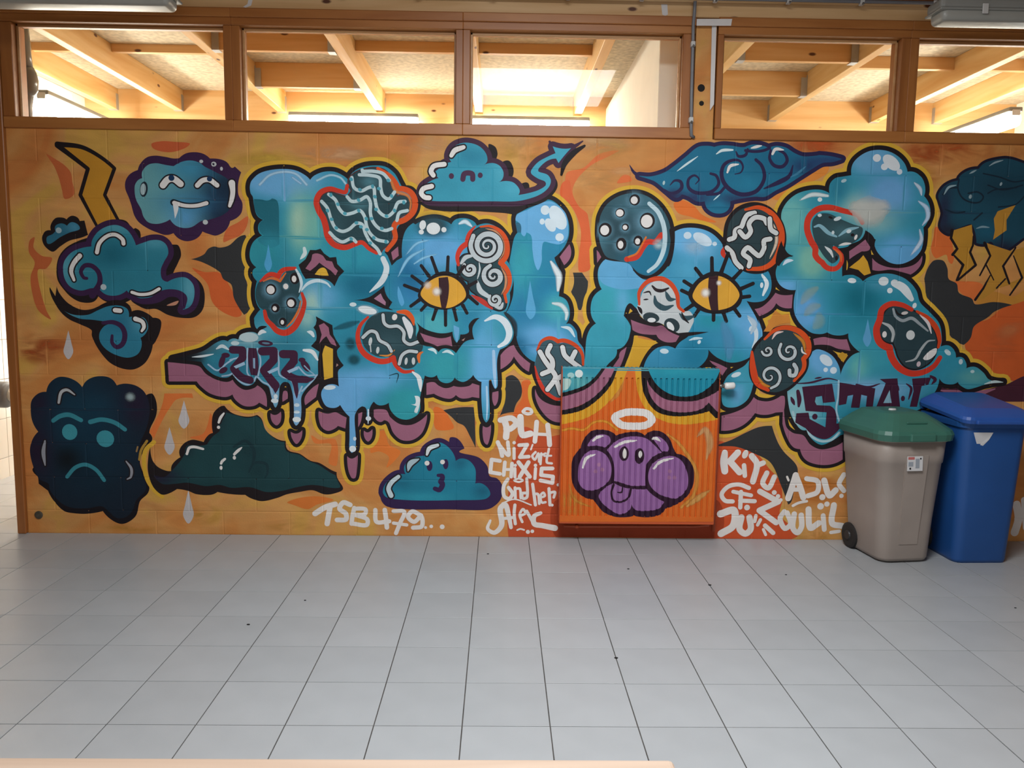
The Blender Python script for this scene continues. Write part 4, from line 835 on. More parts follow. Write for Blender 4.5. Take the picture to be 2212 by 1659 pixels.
F;bolt;bf8a30;;3066,1873* 3170,1907* 3184,1814* 3176,1747* 3216,1673* 3120,1577* 3140,1672* 3074,1732* 3098,1766* 3059,1832*;
S;edge;1f181b;20.5,13.7,17.8;3056,1872* 3053,1826* 3095,1766* 3070,1732*;
S;edge;1f181b;10.9,16.4,13.7;3081,1725* 3137,1672* 3106,1584*;
S;edge;1f181b;9.6,15,12.3;3185,1841* 3186,1787* 3172,1747* 3212,1673* 3113,1584*;
M;painted_lightning_bolt;ochre zigzag bolts with thin black edges at the far end
F;bolt;c08a35;;3267,1802* 3437,1750* 3368,1662* 3425,1561* 3358,1540* 3273,1477* 3233,1463* 3310,1620* 3284,1681* 3293,1735*;
F;bolt;c08a35;;3436,1764* 3509,1785* 3517,1617* 3449,1521* 3418,1568* 3491,1603* 3432,1723*;
S;edge;1f181b;17.8,12.3,9.6;3254,1802* 3294,1728* 3241,1613*;
S;edge;1f181b;9.6,15,6.8;3270,1681* 3326,1587*;
S;edge;1f181b;6.8,13.7,15;3303,1614* 3268,1538* 3225,1470*;
S;edge;1f181b;9.6,13.7,12.3;3441,1777* 3375,1669* 3421,1568*;
S;edge;1f181b;6.8,13.7,9.6;3432,1730* 3494,1603* 3430,1500*;
S;edge;1f181b;9.6,13.7,9.6;3395,1595* 3347,1540*;
M;painted_silhouette;charcoal jagged shadow shape beside the last letter
F;shape;333435;;2912,1588* 2953,1690 3014,1697 3045,1651 3057,1590 3107,1563 3125,1509 3204,1476 3227,1443 3337,1458 3449,1442* 3348,1403 3310,1368 3231,1313 3215,1244 3177,1202* 3112,1235 3036,1324 2960,1405 2916,1445 2927,1479;
M;painted_silhouette;charcoal pointed shadow shape beside the first letter
F;shape;333435;;-1385,1642* -1310,1670 -1283,1703 -1249,1717 -1216,1711 -1162,1725 -1107,1772 -1067,1786* -1043,1660 -1067,1527 -1030,1393 -1085,1325* -1118,1372 -1143,1425 -1155,1499 -1201,1531 -1220,1571 -1312,1623;
M;painted_silhouette;charcoal shadow wedge between two drips
F;shape;333435;;81,773* 177,792 267,793* 276,548* 241,618 206,680 164,701 129,735;
M;painted_silhouette;charcoal shadow blob under the arched mauve edge
F;shape;333435;;444,961 485,989 527,962 548,907 542,858 515,816 502,767* 433,753 412,732* 446,836;
M;painted_silhouette;charcoal shadow patch beside the radiator
F;shape;333435;;1731,577 1813,613 1909,664 1977,693 2054,701* 2094,602 2132,546 2221,447 2208,311 2197,239 2177,217* 2129,332 2058,474 1957,530 1843,571;
M;painted_silhouette;charcoal kite shape between two letters
F;shape;333435;;836,1596* 890,1597* 926,1547* 923,1500 889,1378* 875,1378* 828,1485* 844,1539;
M;graffiti_lettering;huge bubbly teal graffiti letters with mauve depth, black outline and yellow glow
B;glow;dcae3a;47.9;-1034,2062 -1023,2094 -979,2134 -913,2155 -833,2162 -767,2154 -715,2128 -688,2103* -662,2129 -608,2150 -549,2151 -502,2132 -469,2106* -443,2149 -389,2179 -323,2190 -256,2184 -203,2146 -170,2088 -150,2052* -110,2050 -80,2004 -84,1945 -111,1892 -84,1860* -37,1883 30,1894 90,1882 124,1863* 151,1893 204,1900 251,1884 272,1858* 332,1872 386,1853 427,1814 454,1775 465,1715 446,1661* 477,1615 488,1548 468,1474* 469,1426 453,1372 439,1351 474,1304 495,1243 476,1182 415,1140* 398,1071 403,926 390,905 376,926 365,960* 351,953 357,738 337,703 316,744 307,946* 279,959 258,987* 231,959 197,944 159,958 149,972* 128,944 94,936 60,950 43,984* 12,970 -29,980* -43,914 -57,845 -57,775 -77,740 -132,715 -187,725 -229,766 -242,815* -270,801 -304,800 -331,821* -356,779 -359,730 -366,702 -373,730 -376,778 -400,792* -428,771 -445,729 -440,596 -444,533 -464,510 -478,533 -477,596 -476,729* -503,756 -530,798* -565,780 -613,790 -639,838 -639,879 -611,914 -570,922 -536,908* -542,963 -538,1005 -507,1036* -534,1073 -547,1114 -526,1145* -573,1216 -660,1317* -782,1275 -892,1219 -992,1258 -1028,1298 -1011,1332 -990,1356* -1013,1400 -1018,1460 -1006,1521* -1029,1554 -1029,1581 -1008,1601* -1040,1640 -1043,1693 -1021,1747 -970,1784* -990,1807 -989,1846 -962,1873* -998,1899 -1013,1957 -1019,2003 -1031,2023;
B;glow;dcae3a;47.9;-1511,1060* -1423,1082 -1327,1111 -1258,1156 -1217,1174 -1184,1168* -1156,1185 -1122,1179* -1108,1206 -1074,1222 -1033,1224 -1007,1211* -993,1238* -1019,1251 -1025,1299 -983,1353 -741,1343 -660,1310* -674,1249* -665,1188 -686,1150* -649,1113 -657,1065 -658,983* -679,948 -727,896 -759,843 -760,767 -768,705 -793,671 -809,697 -805,725 -807,836 -819,898 -833,927 -863,931 -885,904 -891,849 -900,800 -914,778 -928,807 -940,862 -952,903 -986,922 -1019,956* -1047,915 -1088,907 -1129,932 -1162,975* -1196,954 -1250,960 -1304,994 -1343,1046*;
B;glow;dcae3a;47.9;496,1895 503,1928* 553,1955 619,1989 683,2013 726,1997 774,1951 803,1892 809,1820 792,1760 759,1712 726,1682* 740,1645 768,1599* 763,1538 757,1457* 799,1437 820,1390 821,1336 802,1295* 829,1295 864,1255 876,1197 908,1153 917,1091 914,1036 900,883 784,837* 756,840 693,881 651,950 622,1039 631,1094* 628,1067* 587,1087 545,1128 516,1189 505,1257 473,1338 449,1358* 473,1406 489,1474 487,1568 463,1648* 472,1702 481,1755 491,1795 508,1822*;
B;glow;dcae3a;47.9;1031,1683* 991,1635 982,1588 991,1535 1008,1501* 962,1460 946,1406 951,1345 979,1301* 946,1270 927,1222 921,1160 919,1098 910,1036* 1041,1040* 1061,1065 1101,1107 1107,1148* 1154,1176 1183,1245 1178,1313 1142,1347* 1174,1422 1230,1382 1396,1330 1532,1373 1524,1576 1406,1641 1252,1572 1168,1638;
B;glow;dcae3a;47.9;1426,1842* 1486,1863 1567,1861 1636,1838 1692,1792 1721,1746* 1793,1660 1904,1621 1972,1629 2002,1582 2006,1508 1974,1453 1920,1438 1865,1445* 1917,1364 1947,1310 1939,1337 1968,1262 1960,1186 1915,1124 1847,1087 1778,1080 1708,1106 1651,1155* 1643,1100 1593,1046* 1269,1044* 1294,1109 1341,1158 1402,1173 1454,1158* 1477,1194 1530,1236 1495,1253* 1393,1412 1322,1505 1360,1587 1412,1668;
B;glow;dcae3a;47.9;1743,858 1743,928 1772,998 1815,1029 1869,1061 1915,1110 1933,1020 1924,930 1899,860 1846,818 1790,809 1755,823;
B;glow;dcae3a;47.9;2442,2178* 2445,2240 2483,2286 2542,2317 2616,2323 2685,2303 2742,2258 2769,2203* 2814,2200 2857,2168 2879,2115 2876,2066* 2908,2023 2920,1970 2906,1917 2885,1887* 2890,1823 2881,1756 2835,1702 2762,1672 2693,1683 2635,1726 2606,1772 2609,1812* 2573,1835 2544,1865* 2520,1811 2454,1777 2423,1723 2420,1655 2424,1595* 2464,1609 2513,1596 2549,1569* 2588,1597 2656,1615 2732,1612 2810,1580 2869,1520 2896,1452 2961,1391 3022,1324 3042,1241 3039,1190* 3087,1197 3124,1167 3136,1125* 3176,1126 3201,1091 3203,1062* 3257,1071 3309,1037 3347,996 3432,983* 3329,966 3260,944 3219,937 3171,962 3159,979* 3126,964 3076,970 3046,999* 3024,915 2934,809 2470,649* 2409,606 2354,589 2296,626 2265,678* 2230,681 2192,723 2161,779 2142,856 2133,929* 2186,975 2223,1052 2238,1114 2291,1162 2339,1157 2397,1123 2435,1068 2449,1013* 2469,1075 2508,1128 2558,1151* 2496,1207 2480,1262* 2445,1250 2396,1250 2354,1266* 2313,1255 2257,1264 2192,1313 2154,1374 2145,1442 2154,1513* 2092,1519 2049,1552 2029,1609 2043,1664 2082,1698 2130,1706* 2080,1745 2069,1818 2052,1891 2045,1957 2072,2017 2124,2064 2190,2088 2265,2093 2320,2074* 2320,2127 2349,2160 2395,2170;
B;glow;dcae3a;45.1;982,1862 990,1928 1029,1995 1102,2042 1189,2057 1263,2038 1333,1986 1382,1914 1402,1842 1401,1762 1384,1688 1345,1627 1285,1586 1223,1598 1168,1645 1099,1670 1031,1690 999,1743 984,1802;
B;glow;dcae3a;42.4;-1539,1041* -1465,1035 -1357,1019 -1318,975 -1258,941 -1197,928 -1162,942* -1129,901 -1089,882 -1041,892 -1017,910* -977,875 -964,834 -965,782* -1009,807* -1044,786 -1098,786 -1145,818 -1165,854* -1213,838 -1294,857 -1347,897 -1373,929* -1536,927*;
B;glow;dcae3a;42.4;-864,877 -844,877 -841,832* -871,813*;
B;glow;dcae3a;42.4;-655,924* -673,844* -737,794* -738,844 -700,893;
B;glow;dcae3a;42.4;-943,744* -915,734 -882,755* -885,696 -909,671 -936,696;
B;glow;dcae3a;42.4;-826,634* -790,623 -757,645* -765,593 -793,560 -818,592;
B;glow;dcae3a;42.4;-658,761* -606,745 -558,754 -517,734 -493,723* -501,657* -545,672* -573,651 -608,642 -642,664 -658,713;
B;glow;dcae3a;42.4;-424,747* -400,757* -408,702 -425,666*;
B;glow;dcae3a;42.4;-332,772* -297,776 -256,769 -236,731 -181,689 -119,682 -64,704 -15,748* -22,692 -50,629 -105,591 -167,591 -215,632 -243,696 -270,710* -298,699 -332,730*;
B;glow;dcae3a;42.4;-391,646* -367,635 -341,655* -345,604 -367,579 -388,604;
B;glow;dcae3a;42.4;-492,490* -465,475 -429,496* -433,420 -445,357 -466,356 -486,406;
B;glow;dcae3a;42.4;-19,934* 26,941 53,921 94,906 142,920* 183,914 232,921 252,937* 295,925* 295,849* 253,855* 218,846 184,847 156,866* 129,845 94,845 53,858 26,872* -19,864*;
B;glow;dcae3a;42.4;373,884* 408,893* 404,829 387,803 373,836;
B;glow;dcae3a;42.4;318,682* 344,673 366,690* 363,626 346,568 327,582 317,632;
B;glow;dcae3a;42.4;418,1106* 455,1147 496,1168* 524,1121 559,1087 595,1060* 588,1010* 546,1038 497,1100* 470,1058 419,1022*;
B;glow;dcae3a;42.4;627,908* 659,849 722,815 788,809* 786,708* 724,721 667,776 632,846;
B;glow;dcae3a;42.4;812,1760* 822,1693 784,1638* 756,1686*;
B;glow;dcae3a;42.4;972,1729* 1005,1696* 977,1654*;
B;glow;dcae3a;42.4;1184,1232 1181,1190 1156,1108 1127,1045* 1082,1040* 1122,1100* 1128,1135 1168,1170;
B;glow;dcae3a;42.4;1660,1090* 1709,1073 1769,1046* 1740,1001* 1704,1042;
B;glow;dcae3a;42.4;1915,1398* 1969,1419 2034,1495* 2076,1482 2137,1486* 2135,1406* 2080,1409 2041,1434* 2012,1392 1945,1356*;
B;glow;dcae3a;42.4;1747,760* 1826,782 1894,818 1935,874* 1969,854 2032,851 2097,883* 2121,877 2119,786* 2071,782* 2008,767 1947,777* 1892,713 1824,677 1748,668*;
B;glow;dcae3a;42.4;2118,814 2138,701 2182,660 2246,645 2291,590 2356,561 2432,576 2487,606* 2493,500* 2424,469 2340,468 2268,496 2231,561* 2186,575 2148,631 2116,715*;
B;glow;dcae3a;42.4;2595,1705* 2638,1671 2708,1651 2784,1652 2851,1674 2890,1724* 2881,1662 2828,1612* 2772,1627 2709,1639 2641,1631 2600,1636*;
B;glow;dcae3a;42.4;2273,1225* 2335,1238 2370,1232 2432,1225 2474,1227* 2500,1159* 2457,1164 2422,1170 2365,1190 2282,1189*;
F;tail_shadow;4a2433;;3021,957 3100,937 3169,945 3234,917 3345,940 3455,969 3556,1019 3639,1027* 3653,866* 3028,859*;
S;tail_shadow;9d647b;4.1,41,6.8;3051,929 3136,916 3249,904 3387,940;
B;outline;1f181b;26;-1034,2062 -1023,2094 -979,2134 -913,2155 -833,2162 -767,2154 -715,2128 -688,2103* -662,2129 -608,2150 -549,2151 -502,2132 -469,2106* -443,2149 -389,2179 -323,2190 -256,2184 -203,2146 -170,2088 -150,2052* -110,2050 -80,2004 -84,1945 -111,1892 -84,1860* -37,1883 30,1894 90,1882 124,1863* 151,1893 204,1900 251,1884 272,1858* 332,1872 386,1853 427,1814 454,1775 465,1715 446,1661* 477,1615 488,1548 468,1474* 469,1426 453,1372 439,1351 474,1304 495,1243 476,1182 415,1140* 398,1071 403,926 390,905 376,926 365,960* 351,953 357,738 337,703 316,744 307,946* 279,959 258,987* 231,959 197,944 159,958 149,972* 128,944 94,936 60,950 43,984* 12,970 -29,980* -43,914 -57,845 -57,775 -77,740 -132,715 -187,725 -229,766 -242,815* -270,801 -304,800 -331,821* -356,779 -359,730 -366,702 -373,730 -376,778 -400,792* -428,771 -445,729 -440,596 -444,533 -464,510 -478,533 -477,596 -476,729* -503,756 -530,798* -565,780 -613,790 -639,838 -639,879 -611,914 -570,922 -536,908* -542,963 -538,1005 -507,1036* -534,1073 -547,1114 -526,1145* -573,1216 -660,1317* -782,1275 -892,1219 -992,1258 -1028,1298 -1011,1332 -990,1356* -1013,1400 -1018,1460 -1006,1521* -1029,1554 -1029,1581 -1008,1601* -1040,1640 -1043,1693 -1021,1747 -970,1784* -990,1807 -989,1846 -962,1873* -998,1899 -1013,1957 -1019,2003 -1031,2023;
B;outline;1f181b;26;-1511,1060* -1423,1082 -1327,1111 -1258,1156 -1217,1174 -1184,1168* -1156,1185 -1122,1179* -1108,1206 -1074,1222 -1033,1224 -1007,1211* -993,1238* -1019,1251 -1025,1299 -983,1353 -741,1343 -660,1310* -674,1249* -665,1188 -686,1150* -649,1113 -657,1065 -658,983* -679,948 -727,896 -759,843 -760,767 -768,705 -793,671 -809,697 -805,725 -807,836 -819,898 -833,927 -863,931 -885,904 -891,849 -900,800 -914,778 -928,807 -940,862 -952,903 -986,922 -1019,956* -1047,915 -1088,907 -1129,932 -1162,975* -1196,954 -1250,960 -1304,994 -1343,1046*;
B;outline;1f181b;26;496,1895 503,1928* 553,1955 619,1989 683,2013 726,1997 774,1951 803,1892 809,1820 792,1760 759,1712 726,1682* 740,1645 768,1599* 763,1538 757,1457* 799,1437 820,1390 821,1336 802,1295* 829,1295 864,1255 876,1197 908,1153 917,1091 914,1036 900,883 784,837* 756,840 693,881 651,950 622,1039 631,1094* 628,1067* 587,1087 545,1128 516,1189 505,1257 473,1338 449,1358* 473,1406 489,1474 487,1568 463,1648* 472,1702 481,1755 491,1795 508,1822*;
B;outline;1f181b;26;1031,1683* 991,1635 982,1588 991,1535 1008,1501* 962,1460 946,1406 951,1345 979,1301* 946,1270 927,1222 921,1160 919,1098 910,1036* 1041,1040* 1061,1065 1101,1107 1107,1148* 1154,1176 1183,1245 1178,1313 1142,1347* 1174,1422 1230,1382 1396,1330 1532,1373 1524,1576 1406,1641 1252,1572 1168,1638;
B;outline;1f181b;26;1426,1842* 1486,1863 1567,1861 1636,1838 1692,1792 1721,1746* 1793,1660 1904,1621 1972,1629 2002,1582 2006,1508 1974,1453 1920,1438 1865,1445* 1917,1364 1947,1310 1939,1337 1968,1262 1960,1186 1915,1124 1847,1087 1778,1080 1708,1106 1651,1155* 1643,1100 1593,1046* 1269,1044* 1294,1109 1341,1158 1402,1173 1454,1158* 1477,1194 1530,1236 1495,1253* 1393,1412 1322,1505 1360,1587 1412,1668;
B;outline;1f181b;26;1743,858 1743,928 1772,998 1815,1029 1869,1061 1915,1110 1933,1020 1924,930 1899,860 1846,818 1790,809 1755,823;
B;outline;1f181b;26;2442,2178* 2445,2240 2483,2286 2542,2317 2616,2323 2685,2303 2742,2258 2769,2203* 2814,2200 2857,2168 2879,2115 2876,2066* 2908,2023 2920,1970 2906,1917 2885,1887* 2890,1823 2881,1756 2835,1702 2762,1672 2693,1683 2635,1726 2606,1772 2609,1812* 2573,1835 2544,1865* 2520,1811 2454,1777 2423,1723 2420,1655 2424,1595* 2464,1609 2513,1596 2549,1569* 2588,1597 2656,1615 2732,1612 2810,1580 2869,1520 2896,1452 2961,1391 3022,1324 3042,1241 3039,1190* 3087,1197 3124,1167 3136,1125* 3176,1126 3201,1091 3203,1062* 3257,1071 3309,1037 3347,996 3432,983* 3329,966 3260,944 3219,937 3171,962 3159,979* 3126,964 3076,970 3046,999* 3024,915 2934,809 2470,649* 2409,606 2354,589 2296,626 2265,678* 2230,681 2192,723 2161,779 2142,856 2133,929* 2186,975 2223,1052 2238,1114 2291,1162 2339,1157 2397,1123 2435,1068 2449,1013* 2469,1075 2508,1128 2558,1151* 2496,1207 2480,1262* 2445,1250 2396,1250 2354,1266* 2313,1255 2257,1264 2192,1313 2154,1374 2145,1442 2154,1513* 2092,1519 2049,1552 2029,1609 2043,1664 2082,1698 2130,1706* 2080,1745 2069,1818 2052,1891 2045,1957 2072,2017 2124,2064 2190,2088 2265,2093 2320,2074* 2320,2127 2349,2160 2395,2170;
B;outline;1f181b;20.5;-1539,1041* -1465,1035 -1357,1019 -1318,975 -1258,941 -1197,928 -1162,942* -1129,901 -1089,882 -1041,892 -1017,910* -977,875 -964,834 -965,782* -1009,807* -1044,786 -1098,786 -1145,818 -1165,854* -1213,838 -1294,857 -1347,897 -1373,929* -1536,927*;
B;outline;1f181b;20.5;-864,877 -844,877 -841,832* -871,813*;
B;outline;1f181b;20.5;-655,924* -673,844* -737,794* -738,844 -700,893;
B;outline;1f181b;20.5;-943,744* -915,734 -882,755* -885,696 -909,671 -936,696;
B;outline;1f181b;20.5;-826,634* -790,623 -757,645* -765,593 -793,560 -818,592;
B;outline;1f181b;20.5;-658,761* -606,745 -558,754 -517,734 -493,723* -501,657* -545,672* -573,651 -608,642 -642,664 -658,713;
B;outline;1f181b;20.5;-424,747* -400,757* -408,702 -425,666*;
B;outline;1f181b;20.5;-332,772* -297,776 -256,769 -236,731 -181,689 -119,682 -64,704 -15,748* -22,692 -50,629 -105,591 -167,591 -215,632 -243,696 -270,710* -298,699 -332,730*;
B;outline;1f181b;20.5;-391,646* -367,635 -341,655* -345,604 -367,579 -388,604;
B;outline;1f181b;20.5;-492,490* -465,475 -429,496* -433,420 -445,357 -466,356 -486,406;
B;outline;1f181b;20.5;-19,934* 26,941 53,921 94,906 142,920* 183,914 232,921 252,937* 295,925* 295,849* 253,855* 218,846 184,847 156,866* 129,845 94,845 53,858 26,872* -19,864*;
B;outline;1f181b;20.5;373,884* 408,893* 404,829 387,803 373,836;
B;outline;1f181b;20.5;318,682* 344,673 366,690* 363,626 346,568 327,582 317,632;
B;outline;1f181b;20.5;418,1106* 455,1147 496,1168* 524,1121 559,1087 595,1060* 588,1010* 546,1038 497,1100* 470,1058 419,1022*;
B;outline;1f181b;20.5;627,908* 659,849 722,815 788,809* 786,708* 724,721 667,776 632,846;
B;outline;1f181b;20.5;812,1760* 822,1693 784,1638* 756,1686*;
B;outline;1f181b;20.5;972,1729* 1005,1696* 977,1654*;
B;outline;1f181b;20.5;1184,1232 1181,1190 1156,1108 1127,1045* 1082,1040* 1122,1100* 1128,1135 1168,1170;
B;outline;1f181b;20.5;1660,1090* 1709,1073 1769,1046* 1740,1001* 1704,1042;
B;outline;1f181b;20.5;1915,1398* 1969,1419 2034,1495* 2076,1482 2137,1486* 2135,1406* 2080,1409 2041,1434* 2012,1392 1945,1356*;
B;outline;1f181b;20.5;1747,760* 1826,782 1894,818 1935,874* 1969,854 2032,851 2097,883* 2121,877 2119,786* 2071,782* 2008,767 1947,777* 1892,713 1824,677 1748,668*;
B;outline;1f181b;20.5;2118,814 2138,701 2182,660 2246,645 2291,590 2356,561 2432,576 2487,606* 2493,500* 2424,469 2340,468 2268,496 2231,561* 2186,575 2148,631 2116,715*;
B;outline;1f181b;20.5;2595,1705* 2638,1671 2708,1651 2784,1652 2851,1674 2890,1724* 2881,1662 2828,1612* 2772,1627 2709,1639 2641,1631 2600,1636*;
B;outline;1f181b;20.5;2273,1225* 2335,1238 2370,1232 2432,1225 2474,1227* 2500,1159* 2457,1164 2422,1170 2365,1190 2282,1189*;
F;mauve_side;9d647b;;-1539,1041* -1465,1035 -1357,1019 -1318,975 -1258,941 -1197,928 -1162,942* -1129,901 -1089,882 -1041,892 -1017,910* -977,875 -964,834 -965,782* -1009,807* -1044,786 -1098,786 -1145,818 -1165,854* -1213,838 -1294,857 -1347,897 -1373,929* -1536,927*;
F;mauve_side;9d647b;;-864,877 -844,877 -841,832* -871,813*;
F;mauve_side;9d647b;;-655,924* -673,844* -737,794* -738,844 -700,893;
F;mauve_side;9d647b;;-943,744* -915,734 -882,755* -885,696 -909,671 -936,696;
F;mauve_side;9d647b;;-826,634* -790,623 -757,645* -765,593 -793,560 -818,592;
F;mauve_side;9d647b;;-658,761* -606,745 -558,754 -517,734 -493,723* -501,657* -545,672* -573,651 -608,642 -642,664 -658,713;
F;mauve_side;9d647b;;-424,747* -400,757* -408,702 -425,666*;
F;mauve_side;9d647b;;-332,772* -297,776 -256,769 -236,731 -181,689 -119,682 -64,704 -15,748* -22,692 -50,629 -105,591 -167,591 -215,632 -243,696 -270,710* -298,699 -332,730*;
F;mauve_side;9d647b;;-391,646* -367,635 -341,655* -345,604 -367,579 -388,604;
F;mauve_side;9d647b;;-492,490* -465,475 -429,496* -433,420 -445,357 -466,356 -486,406;
F;mauve_side;9d647b;;-19,934* 26,941 53,921 94,906 142,920* 183,914 232,921 252,937* 295,925* 295,849* 253,855* 218,846 184,847 156,866* 129,845 94,845 53,858 26,872* -19,864*;
F;mauve_side;9d647b;;373,884* 408,893* 404,829 387,803 373,836;
F;mauve_side;9d647b;;318,682* 344,673 366,690* 363,626 346,568 327,582 317,632;
F;mauve_side;9d647b;;418,1106* 455,1147 496,1168* 524,1121 559,1087 595,1060* 588,1010* 546,1038 497,1100* 470,1058 419,1022*;
F;mauve_side;9d647b;;627,908* 659,849 722,815 788,809* 786,708* 724,721 667,776 632,846;
F;mauve_side;9d647b;;812,1760* 822,1693 784,1638* 756,1686*;
F;mauve_side;9d647b;;972,1729* 1005,1696* 977,1654*;
F;mauve_side;9d647b;;1184,1232 1181,1190 1156,1108 1127,1045* 1082,1040* 1122,1100* 1128,1135 1168,1170;
F;mauve_side;9d647b;;1660,1090* 1709,1073 1769,1046* 1740,1001* 1704,1042;
F;mauve_side;9d647b;;1915,1398* 1969,1419 2034,1495* 2076,1482 2137,1486* 2135,1406* 2080,1409 2041,1434* 2012,1392 1945,1356*;
F;mauve_side;9d647b;;1747,760* 1826,782 1894,818 1935,874* 1969,854 2032,851 2097,883* 2121,877 2119,786* 2071,782* 2008,767 1947,777* 1892,713 1824,677 1748,668*;
F;mauve_side;9d647b;;2118,814 2138,701 2182,660 2246,645 2291,590 2356,561 2432,576 2487,606* 2493,500* 2424,469 2340,468 2268,496 2231,561* 2186,575 2148,631 2116,715*;
F;mauve_side;9d647b;;2595,1705* 2638,1671 2708,1651 2784,1652 2851,1674 2890,1724* 2881,1662 2828,1612* 2772,1627 2709,1639 2641,1631 2600,1636*;
F;mauve_side;9d647b;;2273,1225* 2335,1238 2370,1232 2432,1225 2474,1227* 2500,1159* 2457,1164 2422,1170 2365,1190 2282,1189*;
F;letter_face;2c8da6;;-1034,2062 -1023,2094 -979,2134 -913,2155 -833,2162 -767,2154 -715,2128 -688,2103* -662,2129 -608,2150 -549,2151 -502,2132 -469,2106* -443,2149 -389,2179 -323,2190 -256,2184 -203,2146 -170,2088 -150,2052* -110,2050 -80,2004 -84,1945 -111,1892 -84,1860* -37,1883 30,1894 90,1882 124,1863* 151,1893 204,1900 251,1884 272,1858* 332,1872 386,1853 427,1814 454,1775 465,1715 446,1661* 477,1615 488,1548 468,1474* 469,1426 453,1372 439,1351 474,1304 495,1243 476,1182 415,1140* 398,1071 403,926 390,905 376,926 365,960* 351,953 357,738 337,703 316,744 307,946* 279,959 258,987* 231,959 197,944 159,958 149,972* 128,944 94,936 60,950 43,984* 12,970 -29,980* -43,914 -57,845 -57,775 -77,740 -132,715 -187,725 -229,766 -242,815* -270,801 -304,800 -331,821* -356,779 -359,730 -366,702 -373,730 -376,778 -400,792* -428,771 -445,729 -440,596 -444,533 -464,510 -478,533 -477,596 -476,729* -503,756 -530,798* -565,780 -613,790 -639,838 -639,879 -611,914 -570,922 -536,908* -542,963 -538,1005 -507,1036* -534,1073 -547,1114 -526,1145* -573,1216 -660,1317* -782,1275 -892,1219 -992,1258 -1028,1298 -1011,1332 -990,1356* -1013,1400 -1018,1460 -1006,1521* -1029,1554 -1029,1581 -1008,1601* -1040,1640 -1043,1693 -1021,1747 -970,1784* -990,1807 -989,1846 -962,1873* -998,1899 -1013,1957 -1019,2003 -1031,2023;6aacd8,-861,2103,225,102,1.74 2f93a0,-976,1661,109,150,1.3 72b5a8,-713,1837,88,164,1.59 a5cab2,-762,1869,51,129,0.95 2f9aad,-514,1654,191,109,1.16 126a86,-381,1502,150,88,1.16 62a8d0,-645,1438,116,88,1.3 a5cabe,-693,1377,47,88,1.3 1f7a92,-934,1461,88,170,0.87 5fb0c0,-742,1275,109,82,1.01 3f8fc0,-64,1487,136,109,1.3 12648e,-104,1607,88,136,1.16 62a8d8,57,1709,170,109,1.45 55b0bb,-23,1284,136,61,1.16 6aacdc,-564,853,177,116,2.03 6aacdc,-351,952,205,82,1.16 2f9aa5,-139,795,109,102,1.89 35a0ac,107,1040,170,95,1.3 68b0de,333,1070,82,259,1.74 6aacdc,-463,631,41,150,1.74 3f9fb0,386,1262,82,82,0.58 2a8098,-452,1143,95,95,1.16 50b0bb,32,1278,109,61,1.3 2b87a8,229,1328,82,109,0.87
F;letter_face;2f88a0;;-1511,1060* -1423,1082 -1327,1111 -1258,1156 -1217,1174 -1184,1168* -1156,1185 -1122,1179* -1108,1206 -1074,1222 -1033,1224 -1007,1211* -993,1238* -1019,1251 -1025,1299 -983,1353 -741,1343 -660,1310* -674,1249* -665,1188 -686,1150* -649,1113 -657,1065 -658,983* -679,948 -727,896 -759,843 -760,767 -768,705 -793,671 -809,697 -805,725 -807,836 -819,898 -833,927 -863,931 -885,904 -891,849 -900,800 -914,778 -928,807 -940,862 -952,903 -986,922 -1019,956* -1047,915 -1088,907 -1129,932 -1162,975* -1196,954 -1250,960 -1304,994 -1343,1046*;15181d,-1470,1076,136,61,2.32 4a5a63,-1320,1125,75,41,1.01 b5cdd2,-1061,1186,75,41,1.45 2f8fa5,-1275,1057,54,54,0.87 5fa0b5,-1150,1154,95,34,0.87 2f7f95,-845,1158,170,61,1.01 57a5ba,-684,1078,47,95,1.16 7fb0d0,-919,849,41,82,1.3 7fb0d8,-788,767,41,136,1.59 2b6f88,-1188,1011,136,54,0.87 55a3b8,-945,1245,95,61,0.87 8fc0bd,-721,1323,61,88,1.16
F;letter_face;2888a8;;496,1895 503,1928* 553,1955 619,1989 683,2013 726,1997 774,1951 803,1892 809,1820 792,1760 759,1712 726,1682* 740,1645 768,1599* 763,1538 757,1457* 799,1437 820,1390 821,1336 802,1295* 829,1295 864,1255 876,1197 908,1153 917,1091 914,1036 900,883 784,837* 756,840 693,881 651,950 622,1039 631,1094* 628,1067* 587,1087 545,1128 516,1189 505,1257 473,1338 449,1358* 473,1406 489,1474 487,1568 463,1648* 472,1702 481,1755 491,1795 508,1822*;1f7fa8,675,1490,95,109,1.01 35a0b0,537,1622,75,177,1.3 2780a8,562,1353,95,136,1.16 4ab0bb,745,1389,75,82,1.16 6aaede,667,1191,164,88,1.74 2a88ad,739,1705,75,61,1.01 1f6f95,510,1148,75,82,1.3
F;letter_face;3a9fb5;;1031,1683* 991,1635 982,1588 991,1535 1008,1501* 962,1460 946,1406 951,1345 979,1301* 946,1270 927,1222 921,1160 919,1098 910,1036* 1041,1040* 1061,1065 1101,1107 1107,1148* 1154,1176 1183,1245 1178,1313 1142,1347* 1174,1422 1230,1382 1396,1330 1532,1373 1524,1576 1406,1641 1252,1572 1168,1638;6ab0da,1060,1616,82,75,1.74 3aa5b5,1038,1420,88,109,1.01 68b0d8,1133,1435,41,102,0.87 2f90b0,1224,1585,88,88,0.87
